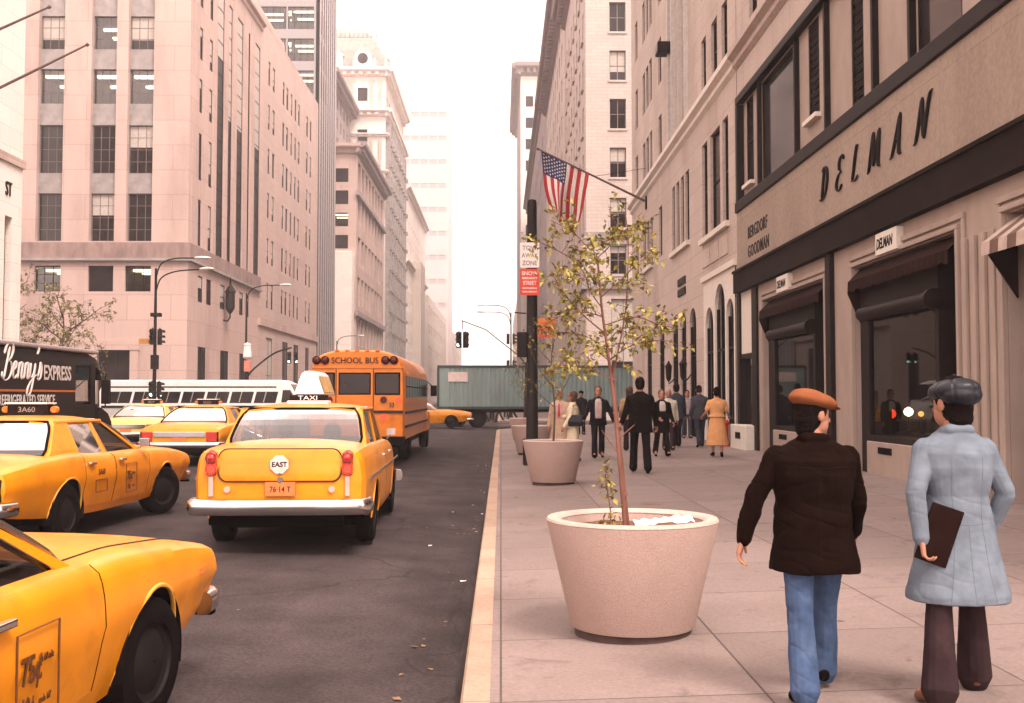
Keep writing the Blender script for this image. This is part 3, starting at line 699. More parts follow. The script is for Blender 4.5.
# ---- the department store (limestone, arches)
ds = empty('department_store', (FX, 54.5, 0), 0, 'pale limestone department store with triple arched entrance and slim belt course beside the shoe shop', 'building')
DW = 24.35
cA = [(1.6, 2.5), (4.3, 5.15), (5.45, 6.3), (6.6, 7.4), (9.3, 10.2)]
c4 = [(12.8, 13.5), (13.8, 14.5), (14.8, 15.5), (15.8, 16.6)]
c5 = [(19.1, 20), (20.5, 22), (22.4, 23.2)]
ups = [(z, z + 1.95) for z in (11.95, 15.3, 18.8, 22.3, 25.8)]
wins = grid_wins(cA, [(7.8, 9.95)] + ups, 'sash') + grid_wins(c4, [(7.5, 10.1)], 'sash') + grid_wins(c5, [(7.1, 10.3)], 'sash')
wins += grid_wins([(19.1, 19.9), (20.8, 21.7), (22.4, 23.2)], ups, 'sash') + [(12.9, 13.5, 11.95, 27.5, 'strip'), (14, 14.9, 11.95, 27.5, 'strip'), (15.4, 16.4, 11.95, 27.5, 'strip')]
arches = [(5.4, 6.9), (9.2, 10.6), (12.7, 14), (14.7, 15.8), (16.5, 17.8)]
holes = wins + [(a, b, .34, 4.95, None) for a, b in arches] + [(19.35, 24.1, .3, 5.6, None)]
facade(ds, (0, 0, 0), -H90, DW, 0, 29.5, [h if h[4] else (h[0], h[1], h[2], h[3], None) for h in holes], M_STORE, .17)
def arch_fill(mb, x0, x1, ztop, y, d, n=12, mi=0):
    r = (x1 - x0) / 2; cx = (x0 + x1) / 2; zs = ztop - r
    arc = [(cx - r * math.cos(t), zs + r * math.sin(t)) for t in np.linspace(0, math.pi, n + 1)]
    for i in range(n):
        a, b = arc[i], arc[i + 1]
        mb.quad((a[0], y, a[1]), (b[0], y, b[1]), (b[0], y, ztop + .001), (a[0], y, ztop + .001), mi)
        mb.quad((a[0], y, a[1]), (b[0], y, b[1]), (b[0], y + d, b[1]), (a[0], y + d, a[1]), mi)
for a, b in arches:
    mb = MB(); arch_fill(mb, a, b, 4.95, -.001, .3); mb.build('arch_surround', M_STORE, ds, (0, 0, 0), (0, 0, -H90))
def arched_pane(mb, x0, x1, z0, ztop, y, n=12):
    r = (x1 - x0) / 2; cx = (x0 + x1) / 2
    arc = [(cx - r * math.cos(t), y, ztop - r + r * math.sin(t)) for t in np.linspace(0, math.pi, n + 1)]
    mb.add([(x0, y, z0)] + arc + [(x1, y, z0)], [tuple(range(n + 3))], 0)
def arched_window(x0, x1, z0, ztop, y):
    mb = MB(); arched_pane(mb, x0 + .0, x1 - .0, z0, ztop, y)
    w_ = mb.build('arched_window', M_GLASS_R, ds, (0, 0, 0), (0, 0, -H90))
    mb = MB(); r = (x1 - x0) / 2; cx = (x0 + x1) / 2
    for x in (x0 + .05, cx, x1 - .05): mb.box(x - .035, x + .035, y - .05, y - .004, z0, ztop - r * (0 if x == cx else 1))
    for z in (1.1, 3.2): mb.box(x0 + .05, x1 - .05, y - .045, y - .006, z, z + .08)
    mb.build('frame', M_DARK, w_)
for a, b in arches: arched_window(a, b, .3, 4.95, .09)
mb = wall_mesh(MB(), 4.75, .25, 5.6, [(.3, 1.6, .3, 4.7), (1.85, 3.35, .3, 5.3), (3.55, 4.55, .3, 4.7)], .12, y0=-.04)
for a, b, z in ((.3, 1.6, 4.7), (1.85, 3.35, 5.3), (3.55, 4.55, 4.7)): arch_fill(mb, a, b, z, -.041, .12)
mb.box(-.15, 4.9, -.12, -.0, 5.6, 5.78)
M_WHST = mat('white_surround', (.62, .56, .5), .7, var=.06, stain=.2, staincol=(.35, .29, .25))
mb.build('entrance_surround', M_WHST, ds, (0, -19.35, 0), (0, 0, -H90))
for a, b, z in ((.3, 1.6, 4.7), (1.85, 3.35, 5.3), (3.55, 4.55, 4.7)): arched_window(19.35 + a, 19.35 + b, .3, z, .07)
mb = MB(); mb.prism([(0, 11.25), (-.12, 11.35), (-.12, 11.5), (-.28, 11.6), (-.28, 11.78), (0, 11.85)], 0, DW, 'x')
mb.build('belt_course', M_WHST, ds, (0, 0, 0), (0, 0, -H90))
for a, b, z in ((4.2, 7.5, 7.62), (12.7, 16.7, 7.3), (19, 23.3, 6.9)): MB().box(a, b, -.14, .02, z, z + .17).build('sill', M_WHST, ds, (0, 0, 0), (0, 0, -H90))
mb = MB()
for x in np.arange(19.2, 23.1, 1.35): mb.box(x, x + 1.2, -.04, .01, 6.1, 6.7)
mb.build('carved_panel', M_STORE, ds, (0, 0, 0), (0, 0, -H90))
mb = MB()
for z in (5.6, 6.0): mb.box(14.2, 15.8, -.05, .01, z, z + .27)
mb.build('vent_grille', M_BRONZE, ds, (0, 0, 0), (0, 0, -H90))
for x in (12.75, 13.65, 15.15, 16.55): MB().box(x - .05, x + .05, -.16, .0, 11.9, 29).build('mullion', mat('pale_metal', (.5, .47, .44), .45, .4), ds, (0, 0, 0), (0, 0, -H90))
MB().quad((0, 0, 0), (20, 0, 0), (20, 0, 29.5), (0, 0, 29.5)).build('wall', M_STORE, ds)
roof_box(ds, 0, 20, -DW, 0, 29.5, M_GREYB)
ac = empty('air_conditioner', (FX - .02, 54.5 - 12.3, 15.6), -H90, 'dark air conditioner box jutting from a department store window', 'air conditioner')
MB().box(0, .7, -.55, .1, 0, .45).build('casing', M_DARK, ac, bevel=.03); MB().box(.06, .64, -.57, -.552, .06, .39).build('grille', M_GREYST, ac)
for i, (y, lab) in enumerate(((40.2, 'dark bracketed lantern on the store wall, farther from the arched entrance'), (37.0, 'dark bracketed lantern on the store wall beside the arched entrance'))):
    l_ = empty('wall_lantern', (FX - .42, y, 2.35), 0, lab, 'lantern', 'lanterns on the department store'); l_.scale = (.75, 1, .85)
    MB().lathe([(.03, 0), (.11, .1), (.14, .2), (.17, .65), (.2, .7), (.07, .86), (.02, .95)], 6, caps=True).build('body', M_BRONZE, l_)
    MB().tube([(.42, 0, .3), (.2, 0, .05), (0, 0, -.1), (0, 0, .02)], .03).build('bracket', M_BRONZE, l_)

# flag on the department store
FLAGP = Vector((FX, 49, 10.95)); FT = Vector((1.73, 49, 13.45))
fp = empty('flagpole', FLAGP, 0, 'long slanting flagpole carrying the striped flag, fixed above the store windows', 'flagpole')
dv = FT - FLAGP
MB().tube([(.1, 0, -.05), dv * .5, dv], [.06, .05, .035], 8).build('pole', M_POLE, fp); MB().lathe([(.02, -.08), (.08, 0), (.02, .08)], 10, dv, caps=True).build('finial', M_POLE, fp)
MB().box(-.06, .02, -.15, .15, -.35, .25).build('bracket', M_DARK, fp); MB().tube([(0, 0, 1.6), dv * .48], .012, 5).build('stay', M_DARK, fp)
M_FR = mat('flag_red', (.42, .03, .035), .8, var=.1); M_FW = mat('flag_white', (.72, .68, .64), .8, var=.05); M_FB = mat('flag_blue', (.035, .04, .12), .8, var=.1)
def flag_pt(u, v):
    """u along the hoist (0 at the pole tip), v along the fly, hanging in folds"""
    hoist = 2.5; fly = 3.3
    base = FT - dv.normalized() * (.18 + u * hoist)
    g = v ** 1.15
    tx = FT.x + .55 + u * 1.15
    x = base.x + (tx - base.x) * g * .95 + .05 * math.sin(v * 7 + u * 3) * v
    z = base.z - v * fly * (.80 + .12 * u)
    y = 49 + (.30 * math.sin(u * 10 + v * 1.5) + .15 * math.sin(u * 4 + v * 6)) * (.15 + v)
    return Vector((x - .12 * math.sin(u * 10 + v * 2 + 1.2) * v, y, z))
mb = MB(); NU, NV = 26, 36
for i in range(NU):
    for j in range(NV):
        u0, u1, v0, v1 = i / NU, (i + 1) / NU, j / NV, (j + 1) / NV
        can = i < 14 and j < 14
        mb.quad(flag_pt(u0, v0), flag_pt(u1, v0), flag_pt(u1, v1), flag_pt(u0, v1), 2 if can else (0 if (i // 2) % 2 == 0 else 1))
for r in range(9):
    for c in range(6 if r % 2 == 0 else 5):
        u = (r + .9) / 9.8 * 14 / NU; v = (c + (.7 if r % 2 == 0 else 1.2)) / 6.4 * 14 / NV
        p0 = flag_pt(u, v); du = (flag_pt(u + .01, v) - p0).normalized(); dv_ = (flag_pt(u, v + .01) - p0).normalized()
        for s in (-1, 1):
            nn = du.cross(dv_).normalized() * .012 * s
            pts = [p0 + nn + (du * math.cos(k * math.pi / 5) + dv_ * math.sin(k * math.pi / 5)) * (.058 if k % 2 == 0 else .026) for k in range(10)]
            mb.add(pts, [tuple(range(10))], 1)
fo = mb.build('flag', [M_FR, M_FW, M_FB], smooth=70); so = fo.modifiers.new('thick', 'SOLIDIFY'); so.thickness = .006
tag(fo, 'American flag with stars and red and white stripes hanging from the slanting pole', 'flag')
# ------------------------------------------------------------------ the shoe shop front
SY = 30.1
sh = empty('shop_building', (FX, SY, 0), -H90, 'stone faced shop building with dark fascia, broad sign band and dark framed upper windows', 'building')
SW = 25.0
M_SASHB = mat('brown_frame', (.008, .0034, .0028), .6, var=.2)
M_PANEL = mat('white_panel', (.62, .57, .5), .6, var=.05)
M_SHOE_IN = mat('shop_inside', (.03, .016, .012), .8, var=.3)
# wall above, with one long framed opening
up2 = [(z, z + 2.2) for z in (15.3, 18.8, 22.3)]
mb = wall_mesh(MB(), SW, 7.05, 29.5, [(.25, SW - .2, 7.35, 10.2)] + [(a, b, z0, z1) for a, b in ((1.6, 2.5), (5, 6), (9, 10), (13, 14), (17, 18)) for z0, z1 in [(12.1, 14)] + up2], .16)
mb.build('upper_wall', M_STORE, sh)
for a, b in ((1.6, 2.5), (5, 6), (9, 10), (13, 14), (17, 18)):
    for z0, z1 in [(12.1, 14)] + up2: link_mesh('window', window_mesh(b - a, z1 - z0, 'sash', M_DARK, M_GLASS), sh, (a, .1, z0))
mb = MB(); mb.prism([(0, 11.25), (-.12, 11.35), (-.12, 11.5), (-.28, 11.6), (-.28, 11.78), (0, 11.85)], 0.003, SW, 'x'); mb.build('belt_course', M_STORE, sh)
mb = MB().box(.02, SW, -.1, .14, 7.06, 7.36).box(.02, SW, -.07, .14, 10.2, 10.42).box(.02, .26, -.07, .14, 7.365, 10.195)
mb.build('upper_frame', M_BRONZE, sh, bevel=.02)
M_UPANE = mat('upper_pane', (.05, .04, .038), .08, spec=1.0, var=.6, scale=.5, metal=.35)
inner = [(.6, 1.4, 7.75, 10.18, 'sash'), (2.35, 5.75, 7.4, 10.18, 'plain'), (6.6, 7.4, 8.0, 10.18, 'louvre'), (9.5, 10.2, 7.5, 10.18, 'louvre'), (12.8, 14.5, 7.4, 10.18, 'plain'), (15.8, 16.5, 7.6, 10.18, 'louvre'), (18, 20.4, 7.4, 10.18, 'plain')]
mb = wall_mesh(MB(), SW - .25, 7.35, 10.2, [(a, b, z0, z1) for a, b, z0, z1, s in inner], .12, y0=.14)
mb.build('upper_infill', M_CREAM, sh, (.0, 0, 0))
for a, b, z0, z1, s in inner:
    wo_ = link_mesh('window', window_mesh(b - a, z1 - z0, s, M_BRONZE, M_UPANE if s == 'plain' else M_GLASS), sh, (a, .15, z0))
for x in (2.28, 5.82, 8.1, 10.95, 12.7): MB().box(x - .05, x + .05, .02, .15, 7.37, 10.19).build('mullion', M_BRONZE, sh)
for a, b, z in ((.5, 1.5, 7.66), (6.5, 7.5, 7.9)): MB().box(a, b, .0, .2, z, z + .1).build('sill', M_PANEL, sh)
# curtains hanging behind the big pane
# sign band
mb = MB().box(.02, SW, -.04, .3, 5.38, 7.055); mb.build('sign_band', M_SIGNST, sh)
LET = {
 'D': [[(.12, 0), (.14, .5), (.2, .98)], [(-.04, .9), (.15, 1.02), (.42, .95), (.56, .65), (.5, .3), (.3, .05), (.02, 0), (-.1, .06)]],
 'E': [[(.56, .86), (.46, 1), (.26, .98), (.17, .8), (.24, .6), (.42, .54)], [(.4, .54), (.14, .46), (.02, .24), (.1, .03), (.34, 0), (.52, .14)]],
 'L': [[(.30, 1.0), (.22, .7), (.16, .35), (.08, .03)], [(-.02, .03), (.12, .04), (.34, .0), (.54, .12)], [(.2, .99), (.3, 1.0), (.42, .96)]],
 'M': [[(-.1, -.04), (.02, .06), (.12, .5), (.22, 1.02)], [(.22, 1.02), (.3, .5), (.36, .08)], [(.36, .08), (.52, .6), (.68, 1.02)], [(.68, 1.02), (.7, .4), (.76, .03), (.9, .02)]],
 'A': [[(-.1, -.02), (.06, .06), (.26, .5), (.46, 1.04)], [(.46, 1.04), (.48, .5), (.54, .03), (.68, .02)], [(.12, .36), (.32, .42), (.54, .36)]],
 'N': [[(-.12, -.04), (.02, .06), (.14, .5), (.24, 1.02)], [(.24, 1.02), (.36, .5), (.5, .0)], [(.5, .0), (.58, .5), (.7, .98), (.84, 1.06)]]}
M_LET = mat('sign_letter', (.008, .004, .0035), .7, var=.1, spec=.15)
x = 8.05
for ch, adv in zip('DELMAN', (1.0, .93, .96, 1.12, 1.08, 1)):
    lettering('sign_letter', LET[ch], .66, M_LET, sh, (x, -.065, 5.92), thick=.055, thin=.022, slant=.22)
    x += adv
text('sign_lettering', 'BERGDORF', .46, M_LET, sh, (1.38, -.045, 6.12), sx=.82, off=.004, ext=.008, space=1.16)
text('sign_lettering', 'GOODMAN', .46, M_LET, sh, (1.38, -.045, 5.60), sx=.84, off=.004, ext=.008, space=1.18)
# fascia
mb = MB().box(0.0, SW, -.16, .3, 4.74, 5.375).box(0.0, SW, -.2, .0, 5.3, 5.37); mb.build('fascia', M_FASCIA, sh)
# ground floor surround
opA, opB, opC = (3.0, 8.15), (9.95, 14.55), (16.05, 22.5)
mb = wall_mesh(MB(), SW - 2.3, .1, 4.735, [(a - 2.3, b - 2.3, .1, 4.25) for a, b in (opA, opB, opC)], .5)
for a, b in (opA, opB, opC):      # stepped mouldings round each bay
    for o, wd, d in ((.14, .09, .05), (.0, .08, .085)):
        x0, x1, zt = a - 2.3 - o - .02, b - 2.3 + o + .02, 4.25 + o + .02
        mb.box(x0 - wd, x0, -d, .0, .3, zt); mb.box(x1, x1 + wd, -d, .0, .3, zt); mb.box(x0 - wd, x1 + wd, -d, .0, zt, zt + wd)
for xx in (14.72, 15.02, 15.32, 15.62):
    mb.box(xx - 2.3, xx - 2.3 + .14, -.06, .0, .32, 4.1)
mb.build('ground_floor_surround', M_CREAM, sh, (2.3, 0, 0), bevel=.012)
MB().box(8.36, 8.68, -.1, .3, .25, 4.735).build('dark_pilaster', M_BRONZE, sh)
# narrow end bay
mb = MB().box(.0, .3, -.06, .3, .1, 4.735).box(1.75, 2.29, -.06, .3, .1, 4.735).box(.3, 1.75, -.02, .3, 2.85, 2.98); mb.build('end_bay_frame', M_BRONZE, sh)
MB().box(.32, 1.74, .0, .25, 2.985, 4.73).build('end_bay_panel', M_PANEL, sh)
MB().quad((.3, .1, 1.0), (1.75, .1, 1.0), (1.75, .1, 2.85), (.3, .1, 2.85)).build('end_bay_window', M_GLASS_R, sh)
mb = MB().box(.1, 1.95, -.3, .2, .1, 1.0); mb.build('end_bay_plinth', M_PANEL, sh, bevel=.02)
MB().box(.75, 1.35, -.31, -.28, .62, .8).build('plinth_vent', M_BLACK, sh)
# shopfronts
M_FRINGE = mat('awning_cloth', (.013, .0045, .0035), .9, var=.3, scale=9, spec=.05, stretch=(1, .2, .2))
M_STRIPE_A = mat('awning_pale', (.42, .34, .29), .85, var=.15); M_STRIPE_B = mat('awning_brown', (.13, .08, .06), .85, var=.2)
M_REDGLOW = emit_mat('red_glow', (1, .07, .02), .6); M_WARMGLOW = emit_mat('warm_glow', (1, .72, .35), 4); M_ORGLOW = emit_mat('orange_glow', (1, .35, .06), 1.2)  # glow of the globes added behind the shop pane
def shopfront(a, b, gx0, gx1, label_z, lamps):
    # dark lining of the recess, built as open box behind the glass
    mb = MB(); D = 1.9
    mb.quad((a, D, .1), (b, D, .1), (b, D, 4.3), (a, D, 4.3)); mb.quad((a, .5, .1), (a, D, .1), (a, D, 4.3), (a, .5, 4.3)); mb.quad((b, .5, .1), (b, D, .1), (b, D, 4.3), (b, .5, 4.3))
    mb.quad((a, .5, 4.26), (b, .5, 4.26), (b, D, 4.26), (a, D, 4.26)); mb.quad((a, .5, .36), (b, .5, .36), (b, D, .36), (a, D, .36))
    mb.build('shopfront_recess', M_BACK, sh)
    mb = MB()
    mb.box(a + .02, gx0, .08, .5, .3, 4.24); mb.box(gx0, gx1, .08, .48, 3.32, 4.24)
    mb.box(gx1, gx1 + .12, .08, .5, .3, 4.24); mb.box(gx0, gx1, .06, .5, .95, 1.06)
    mb.box(gx1 + .12, b - .02, .9, 1.0, 3.2, 4.24)
    w_ = mb.build('display_frame', M_SASHB, sh)
    MB().quad((gx0, .13, 1.06), (gx1, .13, 1.06), (gx1, .13, 3.32), (gx0, .13, 3.32)).build('pane', M_SHOPG, w_)
    MB().box(gx0 - .02, gx1 + .02, .02, .5, .3, .95).build('bulkhead', M_CREAM, sh, bevel=.02)
    MB().box(gx0 + .6, gx0 + 1.25, .005, .05, .74, .86).build('bulkhead_vent', M_BLACK, sh)
    # rounded roller hood
    mb = MB(); pr = [(.13 * math.cos(t), .13 * math.sin(t)) for t in np.linspace(0, 2 * math.pi, 15)[:-1]]
    mb.prism([(.0 + y, 3.33 + z) for y, z in pr], gx0 - .1, gx1 + .05, 'x'); mb.disc((gx1 + .05, .0, 3.33), .17, .12, 'x', 18)
    mb.build('roller_hood', M_BRONZE, sh, smooth=40)
    # display platform and wares
    mb = MB().box(gx0 + .05, gx1 - .05, .5, 1.5, 1.0, 1.12); pf = mb.build('display_platform', M_SHOE_IN, sh)
    mb = MB()
    for k in range(7):
        x = gx0 + .3 + k * (gx1 - gx0 - .6) / 6; h = rnd.uniform(.15, .5)
        mb.box(x - .09, x + .09, .7 + .2 * (k % 3), .86 + .2 * (k % 3), 1.12, 1.12 + h)
    mb.build('display_stand', M_SHOE_IN, pf)
    # door at the side
    if b - gx1 > .6:
        MB().box(gx1 + .14, b - .03, 1.05, 1.1, .4, 3.2).build('door', M_SASHB, sh); 
    # valance with cheeks
    mb = MB(); n = 40
    for i in range(n):
        x0 = a + .03 + (b - a - .06) * i / n; x1 = a + .03 + (b - a - .06) * (i + 1) / n
        dz0 = .03 * math.sin(i * 1.7); dz1 = .03 * math.sin((i + 1) * 1.7)
        mb.quad((x0, .1, 4.24), (x1, .1, 4.24), (x1, -.16, 3.98), (x0, -.16, 3.98), i % 2); mb.quad((x0, -.16, 3.98), (x1, -.16, 3.98), (x1, -.17, 3.78 + dz1), (x0, -.17, 3.78 + dz0), i % 2)
    for x in (a + .03,):
        mb.add([(x, .1, 4.24), (x, -.16, 3.98), (x, -.17, 3.75), (x, .2, 2.9), (x, .3, 2.9)], [(0, 1, 2, 3, 4)], 0)
    mb.build('awning', [M_FRINGE, mat('awning_cloth_light', (.022, .008, .006), .9, var=.3, spec=.05)], sh)
    MB().box(label_z, label_z + 1.0, -.125, .0, 4.30, 4.68).build('name_plate', M_PANEL, sh)
    text('name_lettering', 'DELMAN', .26, M_LET, sh, (label_z + .05, -.127, 4.40), shear=.2, sx=.74, off=.006, ext=.004)
    for (x, y, z, r, m) in lamps:  # added glowing globes, standing in for light spots on the shop pane
        t = empty('glow_globe', (FX + y, SY - x, z), 0, {'red_glow': 'red glowing globe standing in for a light spot on the shoe shop pane', 'warm_glow': 'bright white glowing globe standing in for a light spot on the shoe shop pane', 'orange_glow': 'small orange glowing globe standing in for a light spot at the right'}[m.name], 'glowing globe')
        MB().lathe([(.01, -r), (r * .8, -r * .6), (r, 0), (r * .8, r * .6), (.01, r)], 14, caps=True).build('globe', m, t, smooth=60)
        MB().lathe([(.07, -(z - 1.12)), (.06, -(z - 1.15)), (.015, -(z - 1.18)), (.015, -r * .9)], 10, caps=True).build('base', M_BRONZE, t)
M_SHOPG = clear_glass('shop_pane', (.62, .58, .55), .03, blend=.18)
shopfront(opA[0], opA[1], 3.6, 6.9, 4.6, [])
shopfront(opB[0], opB[1], 10.4, 13.45, 11.4, [(10.08, .6, 1.45, .10, M_REDGLOW), (10.95, .6, 1.5, .085, M_WARMGLOW), (11.52, .6, 1.47, .05, M_ORGLOW)])
# right bay: striped awning over a dark opening
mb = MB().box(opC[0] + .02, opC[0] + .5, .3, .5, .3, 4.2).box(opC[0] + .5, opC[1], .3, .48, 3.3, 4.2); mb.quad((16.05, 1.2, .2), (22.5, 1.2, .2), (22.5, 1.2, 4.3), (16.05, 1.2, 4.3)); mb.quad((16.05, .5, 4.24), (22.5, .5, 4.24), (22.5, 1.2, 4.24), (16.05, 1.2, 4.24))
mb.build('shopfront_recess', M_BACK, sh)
mb = MB(); n = 26
for i in range(n):
    x0 = opC[0] + .02 + 6.3 * i / n; x1 = opC[0] + .02 + 6.3 * (i + 1) / n
    mb.quad((x0, .1, 4.2), (x1, .1, 4.2), (x1 - .1, -.32, 3.86), (x0 - .1, -.32, 3.86), i % 2); mb.quad((x0 - .1, -.32, 3.86), (x1 - .1, -.32, 3.86), (x1 - .1, -.33, 3.68), (x0 - .1, -.33, 3.68), i % 2)
mb.build('awning', [M_STRIPE_A, M_STRIPE_B], sh)
mb = MB().prism([(.1, 4.2), (-.3, 3.7), (.1, 3.1)], opC[0] + .03, opC[0] + .07, 'x'); mb.build('awning_cheek', M_FRINGE, sh)
MB().box(opC[0] + .5, opC[1], .34, .36, 1, 3.3).build('display_window', M_GLASS_R, sh)
MB().box(opC[0] + .5, opC[1], .2, .5, .2, 1).build('bulkhead', M_CREAM, sh)
# body of the building behind
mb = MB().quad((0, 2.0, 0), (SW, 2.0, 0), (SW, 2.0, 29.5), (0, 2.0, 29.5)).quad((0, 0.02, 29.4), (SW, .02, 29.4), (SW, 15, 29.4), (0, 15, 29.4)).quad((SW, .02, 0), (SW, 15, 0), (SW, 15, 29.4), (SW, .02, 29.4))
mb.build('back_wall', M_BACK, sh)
rh = empty('standpipe', (6.55, 30.6, wz(6.5)), 0, 'red standpipe post on the pavement beside the yellow dress woman', 'standpipe')
mb = MB().lathe([(.13, 0), (.13, .05), (.085, .08), (.085, .62), (.11, .65), (.11, .7), (.06, .76), (.02, .78)], 16, caps=True); M_RED = mat('red_paint', (.42, .03, .02), .5, var=.15)
mb.build('post', M_RED, rh, smooth=40); MB().disc((-.19, 0, .5), .07, .12, 'x', 14).build('outlet', M_RED, rh)
# ------------------------------------------------------------------ vehicles
def road_z(x): return -.03 + .2 * (1 - ((x + 8.4) / 8.2) ** 2)
def paint(name, col, dirt=.25):
    m = mat(name, col, .34, 0, var=.14, scale=2.2, coat=.14, stain=dirt * 1.4, staincol=(col[0] * .42, col[1] * .42, col[2] * .6 + .006), sscale=2.4, spec=.35, bump=.05, bscale=3)
    return m
M_TAXI = paint('taxi_yellow', (.68, .235, .004), .4)
M_TAXI2 = paint('taxi_yellow_faded', (.74, .28, .01), .3)
M_TAXI3 = paint('pale_yellow', (.80, .52, .16), .2)
M_RED_L = mat('red_lens', (.45, .02, .012), .2, spec=.7, var=.1)
M_REDLIT = emit_mat('tail_lamp_lit', (1, .06, .035), 1.0)
M_AMBER = mat('amber_lens', (.6, .18, .02), .2, var=.1)
M_LAMPW = mat('white_lens', (.7, .68, .64), .15, var=.05)
M_UPH = mat('dark_upholstery', (.012, .008, .007), .7, var=.2)
M_PLATE = mat('orange_plate', (.60, .17, .05), .5, var=.1)
M_INK = mat('dark_ink', (.03, .02, .02), .6, var=.1)
M_TYRE = mat('tyre_rubber', (.006, .0045, .0045), .9, var=.25, scale=12, spec=.06)
M_SKIN = mat('skin', (.33, .155, .10), .5, var=.08, scale=20)
M_HAIRD = mat('dark_hair', (.006, .0035, .003), .8, var=.3, scale=30, spec=.06, bump=.6, bscale=90)

M_HUB = mat('dull_steel', (.006, .004, .0036), .7, 0, var=.3, scale=12)
def wheel(root, x, y, r, w, steer=0, hub=True):
    s = 1 if x > 0 else -1
    mb = MB(); pr = [(r * .62, -w / 2), (r * .9, -w / 2), (r * .985, -w * .38), (r, -w * .2), (r, w * .2), (r * .985, w * .38), (r * .9, w / 2), (r * .62, w / 2)]
    mb.lathe(pr + [pr[0]], 36, axis='x')
    t = mb.build('wheel', M_TYRE, root, (x, y, r), (0, 0, steer), smooth=50)
    mb = MB(); o = s * w / 2
    mb.lathe([(r * .62, o * .95), (r * .6, o * .8), (r * .5, o * .72), (r * .42, o * .86), (r * .3, o * .98), (r * .12, o * 1.02), (.005, o * 1.03)], 24, axis='x')
    mb.build('hubcap', M_HUB if hub else M_DARK, t, smooth=40)
    return t

